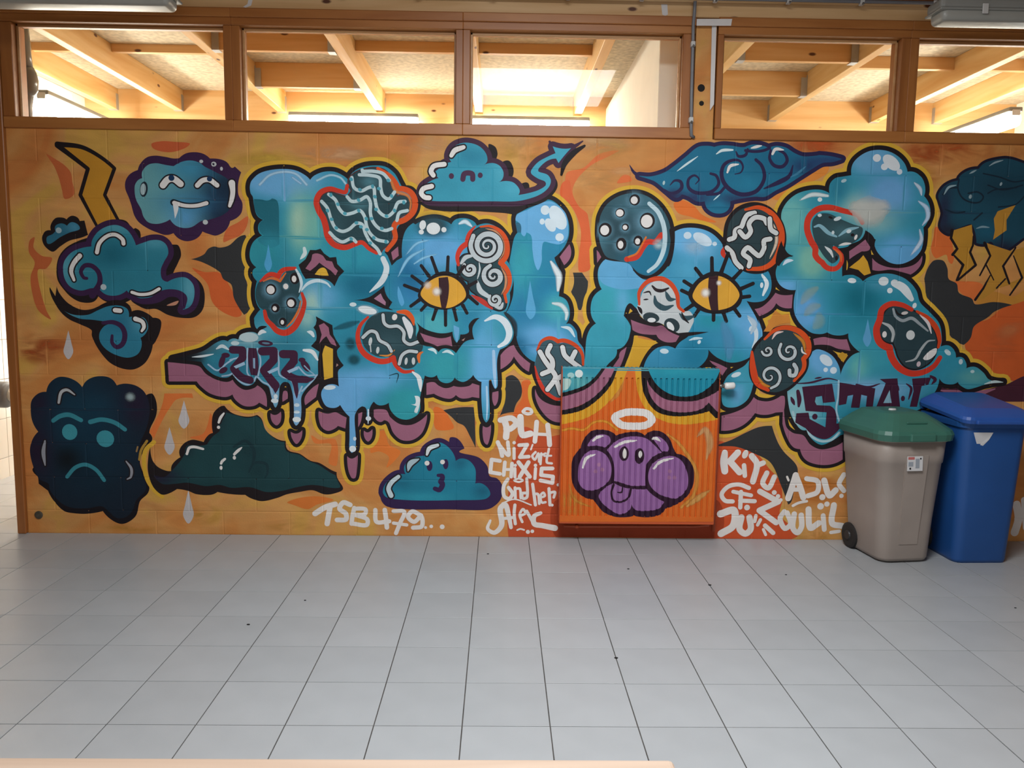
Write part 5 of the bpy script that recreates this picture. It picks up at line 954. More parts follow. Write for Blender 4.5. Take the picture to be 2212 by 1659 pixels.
F;letter_face;3a93b8;;1426,1842* 1486,1863 1567,1861 1636,1838 1692,1792 1721,1746* 1793,1660 1904,1621 1972,1629 2002,1582 2006,1508 1974,1453 1920,1438 1865,1445* 1917,1364 1947,1310 1939,1337 1968,1262 1960,1186 1915,1124 1847,1087 1778,1080 1708,1106 1651,1155* 1643,1100 1593,1046* 1269,1044* 1294,1109 1341,1158 1402,1173 1454,1158* 1477,1194 1530,1236 1495,1253* 1393,1412 1322,1505 1360,1587 1412,1668;6ab2e0,1515,1803,136,75,1.89 72b5dc,1586,1738,88,61,1.01 2a86a8,1936,1534,82,109,1.3 66aedc,1863,1336,123,54,1.74 2a93a8,1657,1326,109,54,1.16 1f7fa0,1576,1134,102,102,1.3 6ab0e0,1921,1275,75,102,1.3 4fa5c8,1509,1609,95,82,1.01 2a90a5,1785,1081,109,75,1.16
F;letter_face;3f9bb2;;1743,858 1743,928 1772,998 1815,1029 1869,1061 1915,1110 1933,1020 1924,930 1899,860 1846,818 1790,809 1755,823;63a8d0,1835,894,41,75,1.16 2f88a0,1783,963,47,54,0.72
F;letter_face;3191a8;;2442,2178* 2445,2240 2483,2286 2542,2317 2616,2323 2685,2303 2742,2258 2769,2203* 2814,2200 2857,2168 2879,2115 2876,2066* 2908,2023 2920,1970 2906,1917 2885,1887* 2890,1823 2881,1756 2835,1702 2762,1672 2693,1683 2635,1726 2606,1772 2609,1812* 2573,1835 2544,1865* 2520,1811 2454,1777 2423,1723 2420,1655 2424,1595* 2464,1609 2513,1596 2549,1569* 2588,1597 2656,1615 2732,1612 2810,1580 2869,1520 2896,1452 2961,1391 3022,1324 3042,1241 3039,1190* 3087,1197 3124,1167 3136,1125* 3176,1126 3201,1091 3203,1062* 3257,1071 3309,1037 3347,996 3432,983* 3329,966 3260,944 3219,937 3171,962 3159,979* 3126,964 3076,970 3046,999* 3024,915 2934,809 2470,649* 2409,606 2354,589 2296,626 2265,678* 2230,681 2192,723 2161,779 2142,856 2133,929* 2186,975 2223,1052 2238,1114 2291,1162 2339,1157 2397,1123 2435,1068 2449,1013* 2469,1075 2508,1128 2558,1151* 2496,1207 2480,1262* 2445,1250 2396,1250 2354,1266* 2313,1255 2257,1264 2192,1313 2154,1374 2145,1442 2154,1513* 2092,1519 2049,1552 2029,1609 2043,1664 2082,1698 2130,1706* 2080,1745 2069,1818 2052,1891 2045,1957 2072,2017 2124,2064 2190,2088 2265,2093 2320,2074* 2320,2127 2349,2160 2395,2170;68a8d0,2558,2268,136,82,1.59 8fb9b5,2508,1991,116,82,1.59 6aa5d5,2673,2073,129,116,1.45 7fb2b5,2616,1913,123,82,1.01 62a8d8,2764,1741,136,88,1.74 6fb8b5,2105,1918,88,136,1.45 7ab8a8,2240,1686,88,109,1.45 2a7f98,2366,2101,54,82,1.16 6ab0e0,2098,1536,75,41,1.3 64a8dc,2223,1382,88,109,1.45 107084,2542,1468,129,116,1.16 4f9ab5,2673,1558,123,47,0.87 68aad8,2356,1109,109,102,1.74 3f9fb0,2634,1112,136,95,0.87 65b5b0,2554,1056,54,75,1.16 86bcc5,2206,808,116,136,1.89 7ab0d5,2646,925,239,61,1.45 5fa8a8,3255,1008,109,54,1.01
B;outline;1f181b;23.2;982,1862 990,1928 1029,1995 1102,2042 1189,2057 1263,2038 1333,1986 1382,1914 1402,1842 1401,1762 1384,1688 1345,1627 1285,1586 1223,1598 1168,1645 1099,1670 1031,1690 999,1743 984,1802;
F;letter_face;2e515c;;982,1862 990,1928 1029,1995 1102,2042 1189,2057 1263,2038 1333,1986 1382,1914 1402,1842 1401,1762 1384,1688 1345,1627 1285,1586 1223,1598 1168,1645 1099,1670 1031,1690 999,1743 984,1802;4a7f90,1211,1998,136,82,0.7 4f8fa5,1269,1866,95,95,0.5 24404a,1141,1851,150,109,0.5 1f7596,1289,1666,129,88,1.6 5a95a8,994,1802,41,82,0.6
F;neck;62abd6;;1024,1676* 1065,1667 1126,1661 1168,1648 1203,1598 1252,1562 1321,1546 1226,1511 1117,1503 1014,1535 989,1588;
S;jaw_line;1f181b;2.7,15,30.1;1189,1615 1231,1582 1292,1576 1353,1607 1401,1675 1415,1775 1408,1848;
F;lower_head;1f7596;;1160,1663* 1221,1686 1259,1753 1306,1770 1349,1808* 1381,1775 1376,1708 1344,1647 1285,1599 1223,1605;
X;pore_glow;6fa0b5;68.4,68.4,0,1;1183,2017;
E;pore_rim;1f181b;30.8,32.1,0;1186,2019;
E;pore;e4e0dc;20.5,21.9,0;1183,2017;
X;pore_glow;6fa0b5;58.1,58.1,0,1;1101,1943;
E;pore_rim;1f181b;28,26.7,0;1103,1944;
E;pore;e4e0dc;21.9,20.5,0;1101,1943;
X;pore_glow;6fa0b5;102.6,102.6,0,1;1260,1898;
E;pore_rim;1f181b;44.4,47.2,0;1263,1900;
E;pore;e4e0dc;34.2,36.9,0;1260,1898;
X;pore_glow;6fa0b5;68.4,68.4,0,1;1016,1843;
E;pore_rim;1f181b;38.3,41,0;1019,1845;
E;pore;e4e0dc;26,28.7,0;1016,1843;
X;pore_glow;6fa0b5;45.1,45.1,0,1;1134,1861;
E;pore_rim;1f181b;20.9,20.9,0;1136,1862;
E;pore;e4e0dc;13.7,13.7,0;1134,1861;
X;pore_glow;6fa0b5;61.5,61.5,0,1;1111,1761;
E;pore_rim;1f181b;30.8,37.6,0;1115,1764;
E;pore;e4e0dc;16.4,23.2,0;1111,1761;
X;pore_glow;6fa0b5;54.7,54.7,0,1;1210,1782;
E;pore_rim;1f181b;27.4,30.1,0;1213,1785;
E;pore;e4e0dc;15,17.8,0;1210,1782;
S;slit;cf3a26;31.5,31.5,31.5;1150,1678 1207,1692 1246,1753 1272,1780 1313,1780 1348,1821;
S;slit_glow;d9702a;10.9,10.9,10.9;1159,1691 1206,1712 1238,1766 1258,1806;
S;highlight;bfd8e0;23.2,27.4,19.1;1271,1999 1327,1947 1364,1854 1365,1741 1330,1654 1278,1609;
X;glow;b9d6dc;41,41,0,0.8;1333,1767;
F;shade_patch;1d6878;;-1012,1990* -969,1988 -936,1982 -909,1995* -880,1982 -871,1940 -871,1848 -871,1736* -929,1715 -994,1754 -960,1784* -983,1807 -986,1846 -958,1873* -994,1899 -1010,1944;2c8a9c,-928,1735,95,75,1.1
F;mortar_line;7fb4dc;;-843,2156* -833,2156* -831,1980* -842,1980*;
Y;highlight;a9cfe6;16.4,16.4,16.4,1;-977,2072 -920,2125 -840,2146 -768,2134 -709,2076;
Y;highlight;9cc6e4;13.7,13.7,13.7,1;-788,2114 -742,2082;
Y;highlight;a5cfe0;15,15,15,1;-649,2100 -575,2131 -516,2119 -486,2086;
F;tear;4fa3d0;;-935,1735* -923,1662 -917,1615 -939,1576 -961,1615 -950,1662;
S;highlight;cfe0e0;17.8,23.2,4.1;-728,1714 -725,1685 -752,1651;
S;highlight;cde2ea;6.8,20.5,6.8;-752,1467 -711,1511 -657,1529 -603,1516 -580,1493;
S;highlight;cde2ea;12.3,20.5,5.5;-777,1587 -757,1544 -751,1504 -766,1460;
S;highlight;d3e0e4;30.1,34.2,5.5;-272,1661 -252,1605 -280,1531 -351,1466;
M;painted_star;spiky mauve star with yellow centre on the first letter
F;rim;1f181b;;-763,1618* -722,1651* -695,1705* -661,1705* -634,1713* -614,1686* -581,1663* -544,1667* -538,1627* -498,1585* -529,1554* -556,1497* -596,1533 -663,1542 -724,1538* -744,1571*;
F;star;9d647b;;-723,1598* -689,1645* -682,1679* -655,1686 -621,1673* -602,1646* -568,1640* -555,1607* -535,1587* -549,1560* -575,1587* -615,1613* -642,1633* -662,1612* -696,1585*;
F;centre;dcae3a;;-670,1565* -649,1592* -622,1605 -602,1593* -589,1559* -630,1559;
M;painted_spike;black spike with mauve centre between the first two letters
F;rim;1f181b;;-456,1417* -361,1435 -307,1470 -266,1504* -253,1450 -219,1410* -240,1376* -213,1362* -280,1376 -361,1409;
F;centre;a87a92;;-327,1429* -287,1460* -273,1430* -257,1410* -260,1390*;
M;painted_spike;black wedge with mauve diamond beside the winding-line cell
F;rim;1f181b;;-157,1872* -104,1902* -70,1880* -131,1839 -158,1772 -161,1669* -192,1652* -222,1622* -245,1678* -265,1701* -232,1718 -198,1765 -191,1832;
F;centre;9d647b;;-225,1698* -185,1732* -181,1679* -215,1652*;
M;painted_cell;dark cell with pale winding lines and red rim on the first letter
B;rim;5a2a28;5.5;-637,1970 -617,2016 -577,2036 -530,2024 -477,2008* -450,2045* -469,2103 -436,2143 -383,2166 -316,2177 -257,2162 -217,2113 -197,2055 -191,2016* -150,2023 -110,1997 -104,1958 -124,1925 -164,1905 -198,1871* -221,1844 -221,1791 -238,1745 -272,1718 -289,1688* -346,1730 -386,1756 -426,1762* -480,1741 -533,1754 -573,1793 -586,1839 -599,1865* -618,1904 -638,1937;
F;cell;26444b;;-637,1970 -617,2016 -577,2036 -530,2024 -477,2008* -450,2045* -469,2103 -436,2143 -383,2166 -316,2177 -257,2162 -217,2113 -197,2055 -191,2016* -150,2023 -110,1997 -104,1958 -124,1925 -164,1905 -198,1871* -221,1844 -221,1791 -238,1745 -272,1718 -289,1688* -346,1730 -386,1756 -426,1762* -480,1741 -533,1754 -573,1793 -586,1839 -599,1865* -618,1904 -638,1937;4f8590,-350,2098,54,34,0.9 4f8590,-404,1973,61,34,0.9 3a6068,-546,1840,61,102,0.5
S;red_rim;cf3a26;20.5,35.6,17.8;-476,2074 -487,2037 -523,2043 -576,2054 -630,2032 -654,1983 -641,1930 -615,1885 -602,1839 -590,1779 -553,1737 -493,1722 -433,1742 -393,1752 -353,1717 -309,1692;
S;orange_rim;d9531f;17.8,34.2,23.2;-300,2174 -223,2126 -184,2062* -117,2046 -87,1998 -94,1938 -137,1892 -191,1871* -208,1844 -201,1778 -249,1711;
Y;orange_glow;e28a4a;9.6,20.5,9.6,0.8;-283,2151 -230,2113 -197,2048 -130,2023 -111,1984 -117,1938;
S;winding_line;bdd3d6;19.1,19.1,19.1;-624,1983 -591,1944 -572,1885 -546,1833 -506,1814 -466,1828 -425,1861 -392,1855 -372,1802 -346,1756 -306,1717 -289,1688;
S;winding_line;bdd3d6;19.1,19.1,19.1;-583,2023 -544,1991 -524,1945 -491,1913 -445,1920 -404,1934 -378,1901 -365,1842 -345,1803 -305,1770 -248,1758;
S;winding_line;bdd3d6;19.1,19.1,19.1;-477,2011 -451,1986 -404,1993 -364,2013 -344,1981 -344,1922 -331,1876 -298,1837 -258,1823 -221,1834;
S;winding_line;bdd3d6;19.1,19.1,19.1;-449,2120 -437,2064 -397,2045 -350,2066 -324,2066 -317,2001 -298,1935 -251,1903 -211,1930 -184,1983 -144,1990;
S;winding_line;bdd3d6;19.1,19.1,19.1;-406,2136 -343,2134 -290,2119 -284,2067 -271,2021 -237,2002 -204,2042;
S;winding_line;bdd3d6;19.1,19.1,19.1;-376,2156 -323,2157 -270,2145 -234,2107;
S;winding_line;bdd3d6;19.1,19.1,19.1;-579,1806 -546,1773 -506,1754 -453,1775 -429,1755;
S;winding_line;bdd3d6;19.1,19.1,19.1;-191,1881 -177,1924 -131,1938;
S;winding_line;bdd3d6;19.1,19.1,19.1;-389,2163 -383,2137;
E;dash;4f9fb0;11.6,9.6,-45;-453,2110;
E;dash;4f9fb0;11.6,9.6,-30;-403,2052;
E;dash;4f9fb0;11.6,9.6,-80;-330,2072;
E;dash;4f9fb0;11.6,9.6,-15;-294,2060;
E;dash;4f9fb0;11.6,9.6,-40;-317,2014;
E;dash;4f9fb0;11.6,9.6,-20;-311,1942;
E;dash;4f9fb0;11.6,9.6,-20;-251,1905;
E;dash;4f9fb0;11.6,9.6,-60;-204,1937;
E;dash;4f9fb0;11.6,9.6,-80;-151,1984;
E;dash;4f9fb0;11.6,9.6,-35;-240,2107;
E;dash;4f9fb0;11.6,9.6,-65;-221,2019;
E;dash;4f9fb0;11.6,9.6,-50;-531,1968;
E;dash;4f9fb0;11.6,9.6,-20;-491,1916;
E;dash;4f9fb0;11.6,9.6,-50;-411,1934;
E;dash;4f9fb0;11.6,9.6,-55;-368,1888;
E;dash;4f9fb0;11.6,9.6,0;-365,1826;
E;dash;4f9fb0;11.6,9.6,-60;-325,1780;
E;dash;4f9fb0;11.6,9.6,-75;-255,1758;
E;dash;4f9fb0;11.6,9.6,-80;-570,2020;
E;dash;4f9fb0;11.6,9.6,-25;-568,1882;
E;dash;4f9fb0;11.6,9.6,-35;-542,1833;
E;dash;4f9fb0;11.6,9.6,0;-425,1864;
E;dash;4f9fb0;11.6,9.6,-10;-399,1842;
E;dash;4f9fb0;11.6,9.6,-30;-346,1750;
E;dash;4f9fb0;11.6,9.6,-10;-338,1889;
E;dash;4f9fb0;11.6,9.6,-10;-278,1834;
E;dash;4f9fb0;11.6,9.6,-45;-456,1771;
E;dash;4f9fb0;11.6,9.6,-50;-591,1931;
E;dash;4f9fb0;11.6,9.6,-50;-411,1993;
M;painted_cell;dark cell with white pores and red rim low on the first letter
F;cell;2a4a52;;-1007,1494 -979,1534 -932,1550 -872,1523* -851,1566 -804,1594 -764,1571 -744,1524 -752,1464 -770,1427* -753,1390 -768,1342 -802,1295 -850,1253 -897,1260 -937,1300 -963,1347 -996,1373 -1015,1427;24404a,-887,1435,82,102,0.5
S;red_rim;cf3a26;10.9,28.7,17.8;-986,1521 -932,1561 -882,1548* -851,1588 -783,1599;
S;orange_rim;dd7030;6.8,15,6.8;-969,1521 -925,1539 -872,1523* -838,1570;
S;red_rim;cf3a26;16.4,36.9,20.5;-746,1454 -732,1404 -742,1356 -761,1309 -796,1254 -844,1223 -891,1232 -924,1266 -954,1299 -965,1347;
S;orange_rim;dd7030;6.8,13.7,6.8;-753,1410 -767,1356 -802,1295 -837,1260;
X;pore_glow;6fa0b5;71.8,71.8,0,1;-927,1472;
E;pore_rim;1f181b;31.5,32.8,0;-925,1474;
E;pore;e4e0dc;23.2,24.6,0;-927,1472;
X;pore_glow;6fa0b5;61.5,61.5,0,1;-811,1396;
E;pore_rim;1f181b;30.8,32.1,0;-808,1398;
E;pore;e4e0dc;20.5,21.9,0;-811,1396;
X;pore_glow;6fa0b5;27.4,27.4,0,1;-839,1493;
E;pore;e4e0dc;15,16.4,0;-839,1493;
X;pore_glow;6fa0b5;34.2,34.2,0,1;-790,1537;
E;pore_rim;1f181b;28,33.5,0;-786,1540;
E;pore;e4e0dc;13.7,19.1,0;-790,1537;
X;pore_glow;6fa0b5;39.7,39.7,0,1;-906,1364;
E;pore_rim;1f181b;24.6,26,0;-902,1367;
E;pore;e4e0dc;12.3,13.7,0;-906,1364;
X;pore_glow;6fa0b5;34.2,34.2,0,1;-863,1284;
E;pore_rim;1f181b;22.6,26,0;-860,1286;
E;pore;e4e0dc;10.3,13.7,0;-863,1284;
S;highlight;cde0e6;10.9,17.8,5.5;-777,1591 -754,1544 -748,1504 -762,1460;
M;painted_cell;dark cell with white spirals and orange rim on the round letter
B;rim;1f181b;8.2;166,1644 192,1684 233,1692* 225,1751 245,1811 292,1845 352,1853 406,1827 441,1774 442,1715 415,1667 409,1647* 450,1614 471,1561 458,1494 424,1459* 445,1426 439,1385 405,1371 350,1398* 302,1438 261,1471* 234,1497 227,1538* 193,1557 166,1597;
F;cell;26444b;;166,1644 192,1684 233,1692* 225,1751 245,1811 292,1845 352,1853 406,1827 441,1774 442,1715 415,1667 409,1647* 450,1614 471,1561 458,1494 424,1459* 445,1426 439,1385 405,1371 350,1398* 302,1438 261,1471* 234,1497 227,1538* 193,1557 166,1597;
S;orange_rim;d9521f;9.6,30.1,13.7;292,1852 352,1856 413,1824 446,1768 447,1695 412,1646* 457,1594 466,1527 438,1466* 449,1419;
Y;orange_glow;e9a070;6.8,16.4,6.8,0.8;326,1842 380,1827 421,1774 428,1708 402,1661;
Y;orange_glow;e9a070;6.8,16.4,6.8,0.8;416,1621 443,1567 441,1507 421,1466;
S;red_rim;cf3a26;6.8,31.5,16.4;262,1855 228,1811 219,1755* 179,1724 160,1677 166,1631;
S;red_rim;c23a30;6.8,30.1,13.7;245,1457 303,1424 364,1381;
S;spiral_edge;1f181b;16.4,39.7,34.2;339,1743 341,1738 337,1731 328,1728 317,1731 310,1743 311,1758 324,1772 344,1775 364,1765 375,1744 370,1717 349,1697 318,1693 288,1710 274,1742 282,1779 312,1806 354,1810 393,1787 411,1744 400,1697 361,1663 307,1659 259,1688 237,1742 252,1800;
S;spiral;bfc9cc;6.8,30.1,24.6;339,1743 341,1738 337,1731 328,1728 317,1731 310,1743 311,1758 324,1772 344,1775 364,1765 375,1744 370,1717 349,1697 318,1693 288,1710 274,1742 282,1779 312,1806 354,1810 393,1787 411,1744 400,1697 361,1663 307,1659 259,1688 237,1742 252,1800;
S;spiral_edge;1f181b;16.4,32.8,27.4;236,1606 235,1602 230,1600 223,1602 219,1609 220,1619 229,1626 241,1628 254,1621 260,1607 256,1590 241,1578 221,1576 202,1588 194,1610 201,1634;
S;spiral;bfc9cc;6.8,23.2,17.8;236,1606 235,1602 230,1600 223,1602 219,1609 220,1619 229,1626 241,1628 254,1621 260,1607 256,1590 241,1578 221,1576 202,1588 194,1610 201,1634;
S;spiral_edge;1f181b;16.4,39.7,30.1;378,1570 380,1565 376,1558 368,1555 357,1558 350,1569 351,1585 363,1598 382,1601 402,1592 412,1570 408,1545 387,1526 357,1522 329,1538 315,1569 323,1605 352,1630;
S;spiral;bfc9cc;6.8,30.1,20.5;378,1570 380,1565 376,1558 368,1555 357,1558 350,1569 351,1585 363,1598 382,1601 402,1592 412,1570 408,1545 387,1526 357,1522 329,1538 315,1569 323,1605 352,1630;
S;spiral_edge;1f181b;15,30.1,24.6;388,1432 389,1428 387,1424 381,1422 374,1424 369,1432 370,1442 378,1450 390,1453 403,1446 410,1432 407,1416 394,1403 374,1401 356,1411 347,1431 352,1455;
S;spiral;bfc9cc;5.5,20.5,15;388,1432 389,1428 387,1424 381,1422 374,1424 369,1432 370,1442 378,1450 390,1453 403,1446 410,1432 407,1416 394,1403 374,1401 356,1411 347,1431 352,1455;
S;pale_arc;bfc9cc;13.7,24.6,13.7;182,1641 209,1675 246,1685;
S;pale_arc;c5d0d2;9.6,30.1,23.2;278,1538 295,1485 340,1452;
S;pale_arc;c5d0d2;4.1,10.9,4.1;287,1646 291,1606 278,1552;
S;pale_arc;bfc9cc;10.9,20.5,10.9;384,1391 415,1385 428,1412;
M;painted_eye;yellow slit-pupil eye with black lashes on the round letter
Y;brow_line;86c2e2;5.5,16.4,6.8,1;-138,1686 -77,1750 -7,1771;
Y;brow_line;86c2e2;6.8,20.5,6.8,1;-185,1559 -124,1663 -30,1721;
Y;brow_line;86c2e2;9.6,16.4,4.1,1;-91,1634 -37,1668 44,1692;
F;tear;5aa8d6;;-185,1505* -162,1452 -150,1405 -165,1387 -182,1418 -189,1458;
F;lid;1f181b;;-70,1453 -37,1521 31,1578 92,1593 159,1574 217,1517 231,1457 194,1406 140,1381 79,1370 4,1383 -50,1416;
S;lash;1f181b;19.1,19.1,23.2;10,1672 44,1579;
S;lash;1f181b;19.1,19.1,23.2;106,1676 102,1583;
S;lash;1f181b;19.1,19.1,23.2;-50,1624 -6,1565;
S;lash;1f181b;19.1,19.1,23.2;-104,1563 -40,1517;
S;lash;1f181b;19.1,19.1,23.2;-148,1509 -70,1480;
S;lash;1f181b;19.1,19.1,23.2;-111,1388 -60,1426;
S;lash;1f181b;19.1,19.1,23.2;-50,1365 -20,1400;
S;lash;1f181b;19.1,19.1,23.2;18,1312 38,1373;
S;lash;1f181b;19.1,19.1,23.2;93,1279 92,1374;
S;lash;1f181b;19.1,19.1,23.2;157,1310 140,1381;
S;lash;1f181b;19.1,19.1,23.2;218,1352 194,1396;
S;lash;1f181b;19.1,19.1,23.2;279,1407 228,1450;
S;lash;1f181b;19.1,19.1,23.2;271,1535 227,1511;
S;lash;1f181b;19.1,19.1,23.2;199,1624 159,1567;
F;iris;e0a63a;;-54,1460 -16,1521 44,1559 105,1566 159,1543 200,1497 211,1450 174,1409 113,1381 45,1387 -16,1413;
F;pupil;3a1f26;;51,1555* 105,1561* 112,1482 94,1379* 69,1379* 58,1448;
X;glint;f0ece4;34.2,34.2,0,1;41,1475;
X;glint;f0ece4;30.8,30.8,0,0.6;-13,1511;
M;painted_highlights;white bubbly highlights on top of the round letter
X;shade;33505a;129.9,88.9,0,1;17,1854;
E;bubble;dfe4e4;19.1,27.4,-10;-42,1857;
E;bubble;dfe4e4;39.7,34.2,0;20,1838;
E;bubble;dfe4e4;15,15,0;81,1832;
E;bubble;dfe4e4;15,13.7,0;-50,1817;
Y;highlight;cfe4ee;10.9,27.4,10.9,1;168,1867 204,1880 242,1854;
M;painted_cell;dark cell with squiggles between the first two letters
F;cell;26444b;;-383,1266 -355,1314 -294,1349 -226,1353 -172,1340 -111,1324 -81,1270 -81,1216 -60,1189 -40,1162 -47,1127* -67,1065 -98,1027 -146,1020 -187,1043 -207,1088* -255,1087 -309,1090 -357,1117 -390,1157 -397,1212;4a6a72,-241,1166,109,54,0.4
S;red_rim;cf3a26;13.7,34.2,16.4;-362,1321 -406,1273 -423,1211 -410,1143 -374,1096 -309,1064 -255,1063 -214,1084* -197,1036 -156,1002 -98,1006;
S;orange_rim;dd5a22;13.7,31.5,10.9;-189,1353 -138,1351 -104,1317 -94,1280;
S;orange_rim;dd7030;5.5,20.5,9.6;-40,1120* -64,1100 -62,1058;
S;orange_rim;d98a3a;4.1,10.9,4.1;-295,1097 -241,1097 -207,1129;
S;squiggle_edge;1f181b;27.4,27.4,27.4;-274,1335 -267,1288 -240,1268 -186,1269 -152,1235 -152,1187 -118,1164 -67,1180;
S;squiggle;bfc9cc;19.1,19.1,19.1;-274,1335 -267,1288 -240,1268 -186,1269 -152,1235 -152,1187 -118,1164 -67,1180;
S;squiggle_edge;1f181b;27.4,27.4,27.4;-393,1201 -349,1238 -315,1230 -295,1186 -248,1159 -226,1122;
S;squiggle;bfc9cc;19.1,19.1,19.1;-393,1201 -349,1238 -315,1230 -295,1186 -248,1159 -226,1122;
S;squiggle_edge;1f181b;27.4,27.4,27.4;-180,1047 -163,1098 -125,1123 -77,1120;
S;squiggle;bfc9cc;19.1,19.1,19.1;-180,1047 -163,1098 -125,1123 -77,1120;
S;pale_blob;d9dde0;20.5,41,16.4;-152,1317 -118,1256 -115,1205;
E;bubble;e4e0dc;15,19.1,-20;-206,1323;
E;loop;c5cccc;10.3,24.6,-10;-349,1178;
E;loop;c5cccc;9.6,20.5,-8;-306,1127;
E;loop;c5cccc;8.9,21.9,-8;-139,1064;
E;loop;c5cccc;10.3,21.9,0;-96,1065;
S;loop;c5cccc;6.8,6.8,6.8;-350,1164 -346,1117;
X;glow;dfe9ec;75.2,34.2,-10,1;-365,1361;
E;bubble;dfe6e8;54.7,21.9,-12;-365,1361;
E;bubble;cfe0e4;20.5,12.3,0;-449,1393;
M;painted_mouth;mauve open mouth with black lips under the first painted eye
F;lips;1f181b;;-84,1304* -43,1264 11,1241 73,1231 134,1242* 141,1205 158,1176* 175,1198* 180,1226* 229,1239 229,1281 256,1315 293,1324* 270,1302 251,1261 262,1198* 209,1184 175,1144 155,1115* 127,1136 80,1142 52,1120* 18,1149 -23,1155 -53,1165* -77,1209 -64,1257;
F;mouth;9d647b;;-57,1233* 4,1213 66,1202 124,1215* 133,1155* 93,1163 46,1154* 11,1169 -30,1182*;
F;drip;6aaed8;;140,1280* 173,1266* 172,1226 161,1178 146,1218;
F;glint;b08a80;;187,1192* 209,1206* 199,1188*;
M;painted_star;narrow black star with mauve tip and tall yellow bar
F;rim;1f181b;;-667,1322* -623,1297* -571,1271* -566,1216* -530,1145* -547,1121* -541,1080* -509,1032* -542,1003* -539,914* -590,934 -645,919 -658,1003 -657,1065 -649,1113* -698,1146* -667,1181* -660,1222* -682,1256* -660,1283*;
F;star;9d647b;;-650,1269* -620,1283* -593,1257* -587,1216* -560,1182* -548,1147* -581,1162* -607,1206* -628,1188* -649,1161* -634,1215*;
F;bar;dcae3a;;-625,1127* -615,1151* -569,1131* -571,963* -623,947* -632,1099*;
F;glint;b08a80;;-552,1025* -548,1046* -538,1036*;
M;painted_number;plum number 2022 on the arrow stem of the lettering
S;edge_line;9fbdd4;9.6,9.6,9.6;-1173,1059 -1118,1076 -1108,1087;
S;edge_line;9fbdd4;9.6,9.6,9.6;-1070,1128 -1075,1026 -1072,978 -1033,937;
S;edge_line;9fbdd4;9.6,9.6,9.6;-1012,1129 -995,1054 -1011,968;
S;edge_line;9fbdd4;9.6,9.6,9.6;-894,1117 -888,1055 -884,973 -815,938 -795,857;
S;edge_line;9fbdd4;9.6,9.6,9.6;-1155,970 -1115,929 -1068,914 -1033,944 -1022,963 -986,931 -945,909 -929,855;
S;edge_line;9fbdd4;9.6,9.6,9.6;-755,878 -699,934 -665,976;
S;edge_line;9fbdd4;9.6,9.6,9.6;-773,1022 -726,975 -678,975;
S;edge_line;9fbdd4;9.6,9.6,9.6;-1303,1030 -1249,996 -1194,1038 -1152,1066;
S;edge_line;9fbdd4;9.6,9.6,9.6;-782,912 -776,864 -754,906;
S;edge_line;9fbdd4;9.6,9.6,9.6;-1223,962 -1182,969 -1161,980;
S;digit;43203a;46.5,43.8,46.5;-1158,1119* -1100,1118* -1099,1073* -1154,1008* -1108,957 -1060,940;
F;digit;43203a;;-1063,1132* -1019,1129* -1007,1026 -1019,968* -1053,971* -1068,1053;
F;digit_gap;8fb0cc;;-1040,1071* -1027,1071* -1028,1009* -1040,1012*;
S;digit;43203a;50.6,47.9,52;-985,1112* -917,1115* -918,1062* -977,999* -938,945 -911,911;
S;digit;43203a;49.2,46.5,41;-863,1097* -799,1097* -800,1056* -855,987* -795,953 -727,947;
S;digit_tail;43203a;36.9,34.2,4.1;-924,931 -911,904 -912,866;
S;digit_tail;43203a;41,27.4,4.1;-798,947 -789,891 -786,836;
S;digit_tail;43203a;34.2,27.4,4.1;-754,954 -713,948 -682,955;
F;digit_gap;9fc0d8;;-1154,1021* -1092,1049* -1085,1032* -1140,1008*;
F;digit_gap;9fc0d8;;-957,993* -895,1021* -889,1004* -944,979*;
F;digit_gap;9fc0d8;;-841,998* -780,1026* -773,1009* -828,984*;
E;splat;43203a;16.4,41,-20;-1221,1051;
E;splat;43203a;24.6,15,0;-1199,1086;
E;splat;43203a;27.4,16.4,30;-1215,997;
E;splat;43203a;20.5,41,35;-732,1030;
E;splat;43203a;20.5,13.7,0;-752,1064;
S;splat;8fb4cc;6.8,6.8,6.8;-739,1030 -712,1003 -685,982;
E;halo;43203a;43.8,17.1,-5;-964,1160;
E;halo_centre;5f7f95;23.2,6.2,-5;-962,1160;
S;highlight;d5e2e6;2.7,13.7,4.1;-1396,1073 -1335,1079 -1270,1092;
S;highlight;cfdfe4;6.8,20.5,6.8;-1252,1123 -1218,1140 -1181,1120;
E;bubble;bcd2d6;56.1,28.7,0;-1061,1193;
E;bubble;bcd2d6;24.6,13.7,0;-1142,1158;
S;highlight;dbe5e8;16.4,23.2,9.6;-1000,1214 -983,1228 -962,1225;
S;highlight;e0e8ea;13.7,24.6,9.6;-741,1122 -690,1112 -660,1065;
S;highlight;d8e6ea;4.1,23.2,13.7;-719,1231 -695,1225 -682,1205;
S;lash;1f181b;9.6,20.5,6.8;-1013,1228 -992,1248 -958,1257;
E;bubble;dce8ee;21.9,13.7,0;-917,819;
E;bubble;dce8ee;12.3,13.7,0;-911,845;
E;bubble;e2ebee;24.6,16.4,0;-789,708;
E;bubble;cfe0ea;17.8,9.6,0;-788,753;
E;bubble;cfe0ea;16.4,10.9,0;-787,795;
M;painted_highlights;white drips and glints on the lower first letter
X;smudge;1a525f;41,47.9,0,0.9;-465,1163;
X;smudge;1a525f;47.9,41,0,0.9;-446,1068;
Y;smudge;1f5f70;13.7,41,13.7,0.6;-559,1250 -484,1272 -416,1293;
E;bubble;d5e4ea;35.6,13.7,5;-591,902;
S;highlight;e2e9ea;9.6,27.4,6.8;-101,1000 -64,966 -53,886;
F;glint;d9e4e6;;-90,858* -60,851 -57,817 -74,754* -91,761 -77,796* -112,808* -84,813;
E;bubble;dfe9ec;20.5,19.1,0;-459,534;
